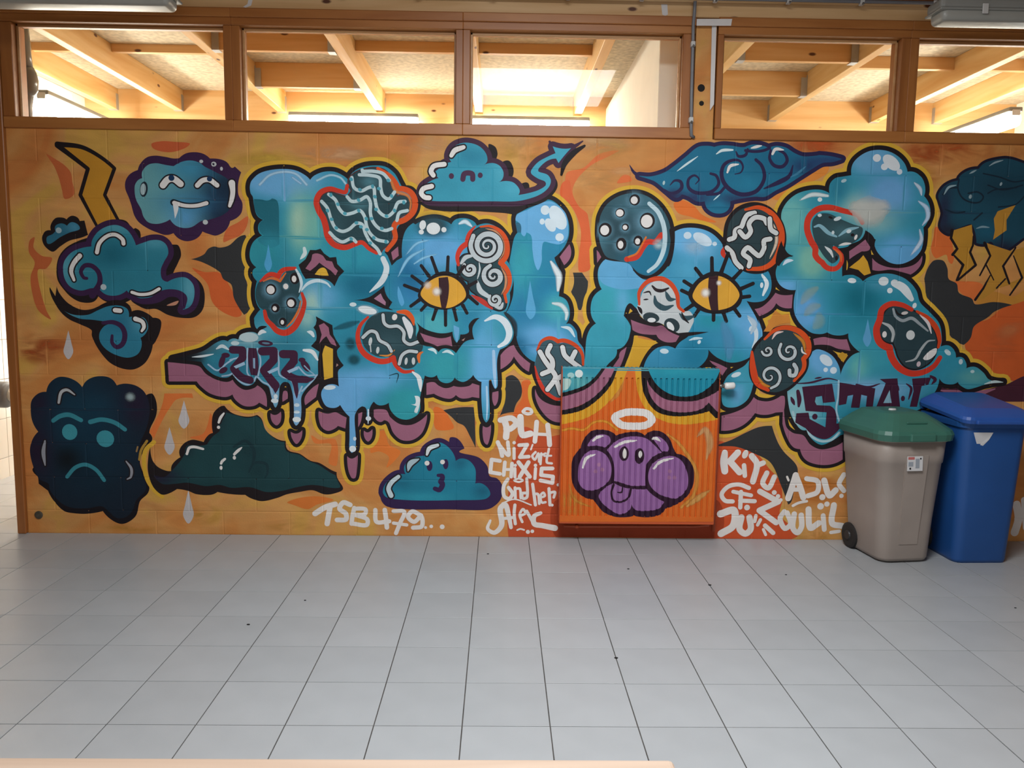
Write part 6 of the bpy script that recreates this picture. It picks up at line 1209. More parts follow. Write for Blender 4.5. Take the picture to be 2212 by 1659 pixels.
E;bubble;d0e0e8;9.6,12.3,0;-446,596;
E;bubble;dfe8ec;16.4,13.7,0;-364,719;
S;drip;cfe0ea;8.2,9.6,4.1;-364,772 -364,730 -366,688;
S;glint;1a3f4a;2.7,6.8,2.1;-241,977 -187,988 -197,933;
S;highlight;dce8ee;9.6,41,17.8;324,1308 385,1332 440,1304 468,1243 452,1188 407,1157;
S;highlight;a9cfee;17.8,20.5,9.6;377,1129 383,1016 390,916;
S;highlight;b5d6f0;9.6,12.3,5.5;338,918 343,807 340,720;
S;highlight;cfe6ea;5.5,19.1,6.8;-9,1136 25,1132 39,1111;
S;highlight;cfe6ea;5.5,17.8,5.5;76,1118 107,1126 141,1106;
Y;rim_shade;2a3a42;13.7,34.2,13.7,0.8;439,1358 494,1298 509,1223;
M;painted_highlights;pale blue drips and white bubbles on the tall third letter
F;drip_cap;6ab0de;;496,1891* 506,1926 566,1954 633,1988 693,2004 747,1977 788,1932 803,1866 798,1793 758,1759 704,1764 663,1771 652,1724 652,1657 632,1607 612,1643 597,1723 589,1803 561,1823* 548,1801 531,1816 527,1865;
E;bubble;d6e6ee;26,27.4,0;667,1953;
E;bubble;d6e6ee;42.4,75.2,30;742,1911;
E;bubble;d6e6ee;27.4,42.4,35;699,1868;
E;bubble;d6e6ee;15,17.1,0;651,1887;
E;bubble;d6e6ee;24.6,23.2,0;754,1799;
F;tear;5aa9d4;;586,1546* 604,1455 622,1361 593,1320 565,1360 574,1455;
Y;highlight;dfe9ec;13.7,41,16.4,1;706,1658 738,1608 755,1572 751,1491;
Y;highlight;d5e6e8;13.7,30.1,13.7,1;721,1416 772,1405 804,1363 801,1322;
F;shade;2c6a85;;495,1878* 524,1872 528,1822* 508,1822*;
S;highlight;cfe2ea;5.5,20.5,6.8;775,1278 823,1268 855,1221;
M;painted_cell;dark cell with white bone shapes beside the radiator
F;cell;3d5a64;;637,1129 660,1184 708,1202 760,1182 811,1186 870,1159 905,1112 915,1050 905,953 880,883 784,839* 721,874 672,922 636,984 622,1039;
S;red_rim;d2491f;10.9,24.6,13.7;634,1139 660,1192 708,1212 757,1192* 804,1196 866,1166 902,1118 909,1057;
S;red_rim;cf3a26;6.8,23.2,16.4;623,1043 643,971 686,895 749,850 787,849;
S;bone_edge;1f181b;38.3,38.3,38.3;651,1129 679,1081 711,1037;
S;bone_edge;1f181b;38.3,38.3,38.3;712,1167 696,1123 725,1078 721,1027 667,998;
S;bone_edge;1f181b;38.3,38.3,38.3;721,1027 746,979 700,905;
S;bone_edge;1f181b;38.3,38.3,38.3;746,979 779,882;
S;bone_edge;1f181b;38.3,38.3,38.3;784,1158 799,1110 855,1063 890,1039;
S;bone_edge;1f181b;38.3,38.3,38.3;860,1132 840,1090;
S;bone_edge;1f181b;38.3,38.3,38.3;740,958 781,986;
S;bone;d9dcdc;28.7,28.7,28.7;651,1129 679,1081 711,1037;
S;bone;d9dcdc;28.7,28.7,28.7;712,1167 696,1123 725,1078 721,1027 667,998;
S;bone;d9dcdc;28.7,28.7,28.7;721,1027 746,979 700,905;
S;bone;d9dcdc;28.7,28.7,28.7;746,979 779,882;
S;bone;d9dcdc;28.7,28.7,28.7;784,1158 799,1110 855,1063 890,1039;
S;bone;d9dcdc;28.7,28.7,28.7;860,1132 840,1090;
S;bone;d9dcdc;28.7,28.7,28.7;740,958 781,986;
M;painted_cell;round dark cell with white worms and orange rim
B;rim;1f181b;23.2;1732,1806 1742,1893 1780,1953 1839,1987 1907,1992 1976,1963 2034,1897 2058,1818 2049,1737 2011,1670 1952,1632 1884,1628 1821,1654 1771,1707 1734,1760;
F;cell;2b3f44;;1732,1806 1742,1893 1780,1953 1839,1987 1907,1992 1976,1963 2034,1897 2058,1818 2049,1737 2011,1670 1952,1632 1884,1628 1821,1654 1771,1707 1734,1760;
S;orange_rim;d9521f;13.7,36.9,20.5;1833,1973 1914,1987 1994,1947 2046,1864 2051,1771 2018,1683 1958,1639 1863,1631;
Y;orange_glow;f0d8c0;5.5,20.5,6.8,0.8;1978,1923 2015,1857 2023,1784 1990,1696;
S;red_rim;cf3a26;6.8,27.4,6.8;1721,1760 1712,1723 1738,1686;
S;worm_edge;1f181b;39.7,39.7,39.7;1746,1800 1776,1814 1781,1854 1814,1874 1829,1914 1848,1944 1888,1955;
S;worm;d3d6d4;27.4,27.4,27.4;1746,1800 1776,1814 1781,1854 1814,1874 1829,1914 1848,1944 1888,1955;
S;worm_edge;1f181b;39.7,39.7,39.7;1805,1847 1841,1815 1870,1848 1858,1891 1890,1928 1944,1923 1963,1896;
S;worm;d3d6d4;27.4,27.4,27.4;1805,1847 1841,1815 1870,1848 1858,1891 1890,1928 1944,1923 1963,1896;
S;worm_edge;1f181b;39.7,39.7,39.7;1978,1923 1988,1863 2020,1841;
S;worm;d3d6d4;27.4,27.4,27.4;1978,1923 1988,1863 2020,1841;
S;worm_edge;1f181b;39.7,39.7,39.7;1735,1753 1767,1723 1789,1673 1825,1637;
S;worm;d3d6d4;27.4,27.4,27.4;1735,1753 1767,1723 1789,1673 1825,1637;
S;worm_edge;1f181b;39.7,39.7,39.7;1869,1648 1874,1685 1832,1721 1857,1755 1899,1725 1928,1709 1953,1753 1951,1796 1987,1807;
S;worm;d3d6d4;27.4,27.4,27.4;1869,1648 1874,1685 1832,1721 1857,1755 1899,1725 1928,1709 1953,1753 1951,1796 1987,1807;
F;side_spike;1f181b;;2053,1798* 2090,1731 2129,1712* 2079,1691 2047,1650* 2025,1677;
M;painted_eye;yellow slit-pupil eye with black lashes on the fourth letter
F;lid;1f181b;;1517,1481 1546,1542 1599,1590 1659,1614 1735,1602 1809,1546 1839,1485 1828,1424 1772,1381 1697,1367 1614,1377 1551,1414;
S;lash;1f181b;21.9,21.9,26;1649,1692 1654,1604;
S;lash;1f181b;21.9,21.9,26;1744,1720 1707,1608;
S;lash;1f181b;21.9,21.9,26;1823,1620 1777,1569;
S;lash;1f181b;21.9,21.9,26;1898,1547 1821,1512;
S;lash;1f181b;21.9,21.9,26;1881,1472 1830,1465;
S;lash;1f181b;21.9,21.9,26;1828,1356 1791,1403;
S;lash;1f181b;21.9,21.9,26;1750,1324 1731,1375;
S;lash;1f181b;21.9,21.9,26;1674,1330 1673,1374;
S;lash;1f181b;21.9,21.9,26;1560,1352 1586,1394;
S;lash;1f181b;21.9,21.9,26;1504,1386 1551,1420;
S;lash;1f181b;21.9,21.9,26;1479,1501 1531,1478;
S;lash;1f181b;21.9,21.9,26;1491,1555 1550,1519;
S;lash;1f181b;21.9,21.9,26;1556,1630 1603,1573;
F;iris;e0a63a;;1545,1481 1580,1543 1633,1577 1694,1588 1757,1562 1807,1512 1821,1471 1784,1417 1716,1391 1648,1390 1585,1421 1549,1454;
F;pupil;3a1f26;;1636,1584* 1691,1589* 1692,1490 1701,1387* 1658,1386* 1637,1476;
X;glint;f0ece4;35.6,35.6,0,1;1620,1489;
X;glint;f0ece4;20.5,20.5,0,1;1697,1548;
M;painted_cell;white patterned cell with red rim beside the second painted eye
F;cell;c5cbcc;;1229,1426 1254,1498 1293,1539 1347,1560 1403,1533 1439,1480 1452,1412 1484,1379 1532,1379 1558,1332 1545,1291 1523,1253 1468,1245 1427,1248 1384,1296 1335,1309* 1294,1312 1252,1338 1216,1396*;
S;red_rim;d04a24;13.7,28.7,16.4;1231,1416 1230,1491 1279,1551 1354,1568 1416,1535 1454,1473 1464,1406 1494,1379;
S;dark_stripe;33505a;9.6,34.2,9.6;1320,1465 1331,1424 1380,1396 1431,1412;
S;dark_stripe;33505a;6.8,27.4,6.8;1384,1493 1409,1449 1443,1449;
S;dark_stripe;2a2024;9.6,20.5,9.6;1304,1525 1329,1502 1363,1498 1400,1513;
E;dark_spot;2c3c42;49.2,30.1,-10;1304,1339;
E;pale_spot;dfe2e2;24.6,13.7,0;1307,1325;
E;dark_spot;2c3c42;49.2,39.7,-30;1428,1296;
E;pale_spot;dfe2e2;17.8,31.5,35;1420,1289;
S;dark_stripe;1f181b;6.8,20.5,6.8;1223,1402 1237,1386 1248,1362;
S;dark_stripe;33505a;6.8,30.1,6.8;1471,1365 1506,1338 1560,1352;
S;dark_stripe;1f181b;5.5,13.7,5.5;1484,1372 1499,1338 1527,1311;
S;dark_stripe;1f181b;4.1,9.6,4.1;1254,1484 1288,1491 1299,1471;
S;dark_stripe;1f181b;4.1,9.6,4.1;1256,1444 1283,1447;
M;painted_mouth;mauve mouth with black lips and whisker on the fourth letter
F;lips;1f181b;;1142,1347* 1183,1368 1209,1394* 1231,1355 1287,1315 1356,1309 1398,1282 1468,1250* 1557,1258 1648,1259* 1578,1243 1503,1225 1470,1194 1450,1166* 1395,1179 1346,1193* 1297,1219 1242,1232 1187,1232* 1185,1286;
F;mouth;9d647b;;1184,1326* 1260,1300 1329,1287 1370,1294 1413,1261 1475,1234* 1456,1199* 1401,1195 1359,1212 1338,1239* 1297,1239 1241,1245 1196,1265*;6f4055,1364,1282,150,20,0.6
F;gap;d9a430;;1211,1229* 1263,1213 1340,1203* 1306,1161* 1270,1109 1242,1043* 1171,1042* 1194,1129;
S;gap_edge;1f181b;13.7,23.2,23.2;1190,1252 1181,1190 1163,1108 1141,1042;
M;painted_highlights;white glints on the fourth letter
E;bubble;cfe2ea;26,15,-5;1389,1142;
S;highlight;bfdce8;5.5,16.4,6.8;1535,1209 1565,1219 1610,1222;
E;bubble;cfe2ea;9.6,12.3,-30;1594,1199;
S;highlight;d5e4ec;6.8,24.6,6.8;1880,1343 1924,1282 1932,1221 1912,1169;
E;bubble;d5e4ec;9.6,16.4,-20;1897,1282;
Y;drip;68acd8;41,75.2,34.2,0.45;1734,1307 1769,1212 1777,1108;
F;notch;1f181b;;1651,1152* 1694,1114 1750,1084 1660,1090 1710,1052* 1600,1048* 1643,1096;
E;bubble;cfe2ee;23.2,20.5,0;1501,1820;
E;bubble;cfe2ee;61.5,31.5,-28;1590,1799;
E;bubble;cfe2ee;13.7,12.3,0;1662,1774;
X;glow;bcd8e6;88.9,61.5,0,0.45;1544,1757;
S;highlight;dce8ec;12.3,24.6,12.3;1950,1598 1980,1548 1961,1480;
E;bubble;dce8ec;9.6,16.4,0;1950,1538;
Y;highlight;c5dcea;9.6,34.2,13.7,0.8;1876,1357 1920,1309 1901,1254;
S;highlight;cfe2ea;4.1,17.8,5.5;2070,1657 2093,1678 2127,1685;
E;bubble;cfe0e6;30.1,13.7,20;1823,1007;
M;painted_cell;dark cell with spirals and orange rim under the yellow gap
B;rim;1f181b;17.8;1976,1221 2029,1266 2097,1288 2174,1275 2235,1224 2255,1163 2234,1114* 2231,1045 2183,975 2123,925 2055,904 1977,931 1925,993 1914,1076 1931,1165;
F;cell;2c4248;;1976,1221 2029,1266 2097,1288 2174,1275 2235,1224 2255,1163 2234,1114* 2231,1045 2183,975 2123,925 2055,904 1977,931 1925,993 1914,1076 1931,1165;
S;orange_rim;d9521f;13.7,32.8,16.4;1983,1221 2042,1275 2111,1291 2188,1268 2239,1217 2249,1156 2221,1107* 2224,1045 2173,975;
S;orange_rim;d8481f;13.7,41,20.5;1911,1145 1923,1041 1954,958 2019,917;
Y;orange_glow;e0902f;6.8,23.2,9.6,0.8;2154,1258 2212,1210 2229,1149;
Y;orange_glow;e0902f;6.8,20.5,6.8,0.8;1952,1000 1990,952 2046,932;
S;spiral_edge;1f181b;16.4,28.7,26;2133,1148 2131,1144 2124,1143 2116,1148 2114,1160 2121,1173 2137,1179 2157,1172 2169,1152 2167,1127 2148,1107 2117,1103 2087,1121 2073,1155 2082,1193;
S;spiral;bfc9cc;6.8,19.1,16.4;2133,1148 2131,1144 2124,1143 2116,1148 2114,1160 2121,1173 2137,1179 2157,1172 2169,1152 2167,1127 2148,1107 2117,1103 2087,1121 2073,1155 2082,1193;
S;spiral_edge;1f181b;15,27.4,24.6;2027,1004 2033,1005 2039,998 2039,987 2029,977 2012,976 1996,987 1988,1008 1995,1032 2018,1048 2049,1047 2077,1025 2087,989 2073,951 2036,929;
S;spiral;bfc9cc;5.5,17.8,15;2027,1004 2033,1005 2039,998 2039,987 2029,977 2012,976 1996,987 1988,1008 1995,1032 2018,1048 2049,1047 2077,1025 2087,989 2073,951 2036,929;
S;spiral_edge;1f181b;15,24.6,21.9;2003,1149 1999,1148 1995,1151 1993,1158 1997,1165 2006,1169 2017,1166 2025,1156 2026,1141 2017,1129 2000,1124 1982,1130 1970,1147;
S;spiral;bfc9cc;5.5,15,12.3;2003,1149 1999,1148 1995,1151 1993,1158 1997,1165 2006,1169 2017,1166 2025,1156 2026,1141 2017,1129 2000,1124 1982,1130 1970,1147;
S;hook_edge;1f181b;32.8,32.8,32.8;2141,1037 2146,1009 2174,1009 2183,1044 2167,1072;
S;hook;bfc9cc;23.2,23.2,23.2;2141,1037 2146,1009 2174,1009 2183,1044 2167,1072;
S;highlight;e6c8c0;4.1,15,4.1;2028,1222 2050,1256 2091,1267;
S;highlight;e4e0dc;4.1,10.9,4.1;2207,1176 2212,1148 2237,1135;
M;painted_cell;speckled dark cell with thick red rim on the last letter
F;cell;2f4a50;;2228,1907 2259,1951 2320,1958 2390,1929 2473,1897 2526,1878 2519,1828 2467,1787 2399,1773 2386,1759* 2397,1702 2364,1671 2329,1691 2285,1744* 2247,1807;4f808a,2408,1856,88,47,0.5
S;red_rim;cf3a26;24.6,36.9,20.5;2524,1908 2491,1951 2407,1975 2318,1993 2251,1979 2207,1933 2201,1867 2227,1800 2255,1757 2259,1714 2302,1674* 2339,1642 2387,1643 2415,1682 2405,1732 2366,1761;
S;orange_rim;dd6a30;4.1,16.4,6.8;2366,1755 2406,1722 2412,1682;
S;speckle;86b4c2;9.6,23.2,9.6;2243,1880 2273,1888 2327,1847 2376,1826;
S;speckle;86b4c2;6.8,20.5,6.8;2389,1829 2435,1863 2502,1881;
S;speckle;e4e0dc;4.1,16.4,5.5;2394,1776 2426,1784 2463,1788;
S;speckle;d5dcdc;4.1,19.1,6.8;2311,1768 2347,1738 2362,1708;
E;speckle;e4e0dc;8.2,16.4,-20;2490,1824;
E;speckle;cfdcde;15,10.9,20;2447,1858;
E;speckle;cfdcde;12.3,9.6,0;2270,1947;
E;speckle;cfdcde;23.2,10.9,20;2376,1929;
E;speckle;cfdcde;8.2,10.9,0;2354,1849;
E;speckle;1f181b;10.9,9.6,0;2470,1837;
E;speckle;1f181b;13.7,6.8,-20;2335,1935;
E;speckle;1f181b;8.2,13.7,0;2383,1702;
F;gap_rim;1f181b;;2386,1759* 2447,1770 2520,1811 2544,1865* 2602,1812 2585,1752 2596,1691 2587,1617* 2548,1580* 2506,1603 2437,1602* 2453,1669 2423,1723;
F;mauve_gap;9d647b;;2456,1743* 2502,1776 2547,1812* 2578,1770* 2572,1750 2531,1743* 2485,1715 2460,1695*;
F;gap;d5a030;;2462,1648* 2520,1696* 2541,1721* 2569,1683* 2592,1616* 2554,1603* 2517,1635*;
F;gap;d58a3a;;1999,1310* 2036,1393* 2079,1365* 2120,1373* 2133,1318* 2055,1304 2015,1266* 1974,1266*;
F;gap;c9962f;;2424,1127* 2451,1151* 2487,1131* 2461,1088*;
M;painted_highlights;white bubbles and soft shine on the last letter
Y;highlight;d5e4e4;6.8,27.4,16.4,1;2150,2032 2219,2064 2311,2059;
E;bubble;dfe8e8;13.7,12.3,0;2266,2037;
E;bubble;dfe6ea;23.2,21.9,0;2585,2278;
E;bubble;dfe6ea;34.2,60.2,52;2671,2253;
E;bubble;dfe6ea;20.5,19.1,0;2632,2229;
E;bubble;d5e0ea;16.4,16.4,0;2722,2202;
E;bubble;a9c5cc;16.4,9.6,20;2400,2146;
Y;highlight;c5d8ea;9.6,23.2,9.6,1;2814,2141 2849,2108 2860,2072;
Y;highlight;bcd6ee;9.6,30.1,9.6,1;2846,2036 2896,1997 2906,1944 2879,1900;
Y;highlight;c5daee;9.6,27.4,6.8,1;2864,1873 2877,1810 2823,1725;
Y;shine;dcdad0;61.5,177.8,82,0.7;2467,1997 2564,1972 2644,1999;
S;highlight;cfe0ee;4.1,20.5,5.5;2071,1661 2093,1681 2120,1688;
E;bubble;dfe8ea;26,15,-5;2483,1572;
E;bubble;dfe8ea;30.1,26,0;2671,1571;
S;highlight;dde6e8;41,49.2,27.4;2735,1562 2792,1532 2845,1468;
E;bubble;dfe8ea;16.4,16.4,0;2712,1517;
E;bubble;dfe8ea;12.3,16.4,-15;2865,1431;
Y;streak;b5c5a8;20.5,61.5,27.4,0.35;2192,1436 2231,1491 2277,1525;
Y;streak;b5c5a8;20.5,61.5,27.4,0.35;2217,1368 2256,1409 2296,1423;
Y;streak;a9c5ac;27.4,75.2,34.2,0.35;2276,1293 2302,1328 2299,1369;
F;tear;5fa5d0;;2592,1349* 2609,1277 2621,1229 2600,1183 2571,1222 2580,1277;
E;bubble;c5dce0;23.2,13.7,-40;3084,1156;
E;bubble;c5d8dc;12.3,16.4,0;3167,1101;
E;bubble;bcd8d8;12.3,9.6,0;3242,1043;
S;highlight;c5dcdc;4.1,16.4,2.7;3321,969 3376,983 3432,981;
E;bubble;d5e4ee;27.4,45.1,52;2357,1100;
E;bubble;d5e4ee;20.5,20.5,0;2405,1040;
E;bubble;d5e4ee;13.7,13.7,0;2358,1043;
M;painted_cell;dark cell with pale squiggles and heavy red rim by the tail of the last letter
B;rim;1f181b;9.6;2686,1374 2724,1422 2793,1427 2850,1403 2915,1363 2982,1296 3012,1227 3007,1144 2970,1088 2902,1056 2838,1070 2793,1121 2768,1183 2752,1210* 2703,1220 2669,1264 2672,1326;
F;cell;2a4046;;2686,1374 2724,1422 2793,1427 2850,1403 2915,1363 2982,1296 3012,1227 3007,1144 2970,1088 2902,1056 2838,1070 2793,1121 2768,1183 2752,1210* 2703,1220 2669,1264 2672,1326;
S;red_rim;cf3a26;24.6,42.4,27.4;2849,1407 2792,1433 2723,1439 2673,1405 2663,1346 2647,1284 2670,1213 2733,1179* 2751,1120 2797,1062 2869,1028 2945,1036 3006,1072 3040,1124;
S;orange_rim;d0451f;13.7,31.5,16.4;2881,1397 2950,1357 3006,1296 3030,1227 3025,1186;
S;squiggle;98a1a5;12.3,19.1,9.6;2739,1409 2755,1368 2799,1341 2853,1356 2904,1322 2955,1282;
S;squiggle;b5bbbb;9.6,21.9,13.7;2682,1326 2725,1306 2750,1265 2745,1220;
E;pupil;e4e0dc;13.7,19.1,0;2697,1258;
E;pupil;d5dad8;26,28.7,10;2853,1256;
S;squiggle;a9b0b0;5.5,16.4,5.5;2836,1097 2891,1114 2922,1171 2960,1220 3001,1227;
F;leaf;e4e0dc;;2938,1119 2978,1165 3015,1180 3015,1150 2982,1115 2951,1108;
E;bubble;d0bcc0;12.3,16.4,-10;2914,1084;
S;highlight;d8d0d0;4.1,17.8,5.5;2900,1377 2952,1330 2977,1268;
E;bubble;cfc8c4;20.5,9.6,10;2809,1386;
S;squiggle;1f181b;4.1,10.9,4.1;2752,1409 2768,1382 2804,1369;
M;painted_word;plum graffiti letters painted low on the last letter behind the bins
S;edge_line;43203a;2.7,12.3,4.1;2173,957 2270,965 2373,991 2432,981;
S;edge_line;a5c8d8;10.9,10.9,10.9;2440,978 2442,887 2436,803 2458,733;
S;edge_line;43203a;4.1,10.9,2.7;2296,990 2337,998;
S;edge_line;a9ccd4;15,15,15;2175,786 2199,723 2256,703 2288,647 2353,612 2416,620 2462,663;
F;letter;431d35;;2222,939* 2402,960* 2426,852* 2353,843* 2344,886* 2308,879* 2304,851* 2316,830* 2396,827* 2430,796 2441,719* 2467,723* 2454,677 2387,625 2316,640 2257,689* 2192,723* 2196,779* 2269,784* 2279,745* 2376,696* 2378,787* 2251,794*;
E;splat;431d35;16.4,17.8,0;2309,760;
S;letter_drip;431d35;20.5,27.4,13.7;2198,912 2209,864 2208,822;
S;letter_drip;431d35;9.6,21.9,9.6;2160,874 2171,853 2181,832;
F;letter;431d35;;2447,968* 2663,935* 2655,825* 2613,825* 2616,889* 2581,896* 2575,817* 2523,817* 2532,895* 2499,888* 2493,839* 2448,830*;
S;edge_line;43203a;13.7,13.7,4.1;2549,955 2620,942 2688,963;
F;letter;431d35;;2686,991* 2792,997* 2820,825* 2676,823* 2724,967*;
F;letter_gap;8fbcd0;;2750,926* 2767,848* 2717,847*;
F;letter;431d35;;2881,996* 2996,1005* 2982,960* 2942,952* 2923,826* 2879,826* 2895,920*;
S;letter_drip;431d35;5.5,16.4,5.5;2849,965 2880,938 2869,871;
E;splat;431d35;12.3,16.4,0;2834,876;
S;letter_drip;431d35;5.5,13.7,5.5;2787,968 2806,926;
S;letter_drip;431d35;13.7,20.5,5.5;2992,1012 3021,992 3002,964;
M;painted_cloud;small teal cloud face with puckered mouth near the floor
B;rim;33204a;26.7;-258,240 -280,270* -272,309 -242,348 -197,379 -144,383* -152,426 -129,464 -84,488 -31,496* -24,534 14,565 59,579 104,558 142,513 157,467* 194,483 240,468 274,422 278,361 275,330* 316,330 354,300 366,261 332,234 181,227 -46,222 -197,228;
F;shadow;33204a;;119,604 164,605 209,544* 179,521 292,491 346,438 361,377 407,362 438,316 431,238 378,183 318,167 105,169 -122,167 -258,185 -295,239 -272,293 105,313;
F;fill;1f7d96;;-258,240 -280,270* -272,309 -242,348 -197,379 -144,383* -152,426 -129,464 -84,488 -31,496* -24,534 14,565 59,579 104,558 142,513 157,467* 194,483 240,468 274,422 278,361 275,330* 316,330 354,300 366,261 332,234 181,227 -46,222 -197,228;17607a,202,452,59,37,0.9 17607a,317,284,59,44,0.9 175f78,-174,341,66,44,0.7 2f97ab,-46,242,222,29,0.8 2a93aa,59,558,59,29,0.6 2b90a8,240,422,44,59,0.6
E;eye;33204a;17.8,31.2,0;0,435;
E;eye;33204a;16.3,31.2,0;97,447;
E;glint;e4e0dc;14.8,14.8,0;-15,452;
E;glint;e4e0dc;14.1,14.1,0;78,460;
S;mouth;33204a;19.3,32.6,26.7;52,378 78,374 67,339* 78,320 60,289 33,296;
S;highlight_edge;1f1a20;31.2,43,37.1;-16,504 -1,542 48,562;
S;highlight;d5dee0;13.4,25.2,19.3;-16,504 -1,542 48,562;
S;highlight_edge;1f1a20;23.7,50.4,25.2;-129,403 -114,449 -65,476;
S;highlight;a9c0c8;5.9,32.6,7.4;-129,403 -114,449 -65,476;
S;highlight_edge;1f1a20;40.1,44.5,47.5;-186,368 -227,333 -246,294 -231,251;
S;highlight;c5d5da;22.3,26.7,29.7;-186,368 -227,333 -246,294 -231,251;
M;painted_signature;white sprayed letters TSB and number 479 followed by three dots
S;tag_letter;e9e3dd;34.1,34.1,34.1;-689,135 -628,174 -567,194;
S;tag_letter;e9e3dd;32.6,32.6,32.6;-599,173 -607,128 -617,73;
S;tag_letter;e9e3dd;29.7,29.7,29.7;-477,191 -518,205 -541,167 -504,136 -504,101 -557,97;
S;tag_letter;e9e3dd;26.7,26.7,26.7;-453,172 -464,121 -470,74;
S;tag_letter;e9e3dd;25.2,25.2,25.2;-453,168 -386,165 -390,134 -447,129;
S;tag_letter;e9e3dd;26.7,26.7,26.7;-447,129 -376,103 -380,67 -463,75;
S;tag_letter;e9e3dd;26.7,26.7,26.7;-326,161 -319,88 -243,92;
S;tag_letter;e9e3dd;28.2,28.2,28.2;-269,162 -262,108 -257,53;
S;tag_letter;e9e3dd;25.2,25.2,25.2;-216,155 -152,151 -179,77 -202,18;
S;tag_letter;e9e3dd;20.8,20.8,20.8;-217,81 -137,70;
S;tag_letter;e9e3dd;26.7,26.7,26.7;-50,129 -103,154 -129,120 -92,90 -50,125 -46,63 -99,53;
E;tag_dot;e9e3dd;8.9,8.9,0;-23,55;
E;tag_dot;e9e3dd;11.1,11.1,0;11,62;
E;tag_dot;e9e3dd;14.8,14.8,0;77,60;
M;painted_signature;white letters PLH with a ring above, topmost of the tags
S;tag_letter;e9e3dd;38.6,38.6,38.6;444,722 460,669 457,615;
S;tag_letter;e9e3dd;34.1,34.1,34.1;422,718 489,730 516,700 482,665 456,665;
S;tag_letter;e9e3dd;38.6,38.6,38.6;541,738 554,632 603,638;
S;tag_letter;e9e3dd;28.2,28.2,28.2;639,709 635,648 630,591;
S;tag_letter;e9e3dd;29.7,29.7,29.7;705,691 714,626 719,571;
S;tag_letter;e9e3dd;19.3,19.3,19.3;638,636 711,633;
S;tag_letter;e9e3dd;19.3,19.3,19.3;556,772 574,788 601,784 608,765 586,757 560,765;
M;painted_signature;white tag reading Niz art, under the letters PLH
S;tag_letter;e9e3dd;25.2,25.2,25.2;408,584 424,546 435,501;
S;tag_letter;e9e3dd;22.3,22.3,22.3;412,573 473,505 468,585;
S;tag_letter;e9e3dd;19.3,19.3,19.3;506,547 507,486;
E;tag_dot;e9e3dd;10.4,10.4,0;506,582;
S;tag_letter;e9e3dd;22.3,22.3,22.3;536,567* 585,571* 541,494* 595,498*;
S;tag_letter;e9e3dd;10.4,10.4,10.4;617,571 607,541;
S;tag_letter;e9e3dd;14.8,14.8,14.8;635,526 616,502 632,480 652,518 658,468;
S;tag_letter;e9e3dd;14.8,14.8,14.8;670,518 666,453;
S;tag_letter;e9e3dd;13.4,13.4,13.4;669,507 695,519;
S;tag_letter;e9e3dd;14.8,14.8,14.8;715,546 704,465 734,458;
S;tag_letter;e9e3dd;11.9,11.9,11.9;688,503 730,505;
M;painted_signature;white tag reading chixis with blocky first letter
S;tag_letter;e9e3dd;23.7,23.7,23.7;422,470* 372,478* 365,400* 423,391*;
S;tag_letter;e9e3dd;22.3,22.3,22.3;452,462 446,384;
S;tag_letter;e9e3dd;22.3,22.3,22.3;495,455 491,374;
S;tag_letter;e9e3dd;17.8,17.8,17.8;450,418 493,418;
S;tag_letter;e9e3dd;17.8,17.8,17.8;513,425 514,371;
E;tag_dot;e9e3dd;9.6,9.6,0;515,444;
S;tag_letter;e9e3dd;25.2,25.2,25.2;534,463 603,375;
S;tag_letter;e9e3dd;25.2,25.2,25.2;594,464 543,375;
S;tag_letter;e9e3dd;19.3,19.3,19.3;637,426 634,364;
E;tag_dot;e9e3dd;10.4,10.4,0;636,445;
S;tag_letter;e9e3dd;23.7,23.7,23.7;739,427* 674,426* 671,386* 743,377* 740,338* 668,353*;
E;tag_dot;e9e3dd;9.6,9.6,0;775,327;
M;painted_signature;white handwritten tag ending in a dot, above the lowest signature
S;tag_letter;e9e3dd;22.3,22.3,22.3;471,359 447,316 450,254 480,239 500,270 476,307;
S;tag_letter;e9e3dd;17.8,17.8,17.8;515,307 518,243;
S;tag_letter;e9e3dd;16.3,16.3,16.3;517,300 544,300 551,243;
S;tag_letter;e9e3dd;17.8,17.8,17.8;581,275 559,271 564,240 589,251 585,364;
S;tag_letter;e9e3dd;19.3,19.3,19.3;621,329 640,201;
S;tag_letter;e9e3dd;16.3,16.3,16.3;628,267 654,268 663,209;
S;tag_letter;e9e3dd;14.8,14.8,14.8;672,248 696,258 687,278 670,260 678,217 701,219;
S;tag_letter;e9e3dd;19.3,19.3,19.3;720,303 728,202;
S;tag_letter;e9e3dd;16.3,16.3,16.3;723,276 757,282 750,249;
S;tag_letter;e9e3dd;11.9,11.9,11.9;509,351 535,363 562,352 539,342 513,348;
E;tag_dot;e9e3dd;8.9,8.9,0;741,201;
M;painted_signature;lowest white signature with curled first letter and long tail
S;tag_letter;e9e3dd;14.8,34.1,22.3;368,102 353,51 395,27 437,75 428,176 458,200 478,138 494,60;
S;tag_letter;e9e3dd;19.3,19.3,19.3;440,114 501,122;
S;tag_letter;e9e3dd;19.3,19.3,19.3;516,200 512,146 520,83;
S;tag_letter;e9e3dd;16.3,16.3,16.3;554,134 580,150 565,174 546,138 562,95;
S;tag_letter;e9e3dd;19.3,19.3,19.3;588,162 627,92;
S;tag_letter;e9e3dd;22.3,32.6,37.1;672,151 634,131 635,84 684,73 761,58;
S;tag_letter;e9e3dd;8.9,8.9,8.9;439,211 514,235 614,201;
S;tag_letter;e9e3dd;10.4,10.4,10.4;532,44 551,51 574,45;
E;tag_dot;e9e3dd;12.6,12.6,0;597,33;
E;tag_dot;e9e3dd;11.1,11.1,0;624,37;
M;painted_signature;white bubble letters nearest the radiator, top row of tags by the bins
S;tag_letter;e9e3dd;36.1,45.7,42.1;1776,535 1773,478 1781,421;
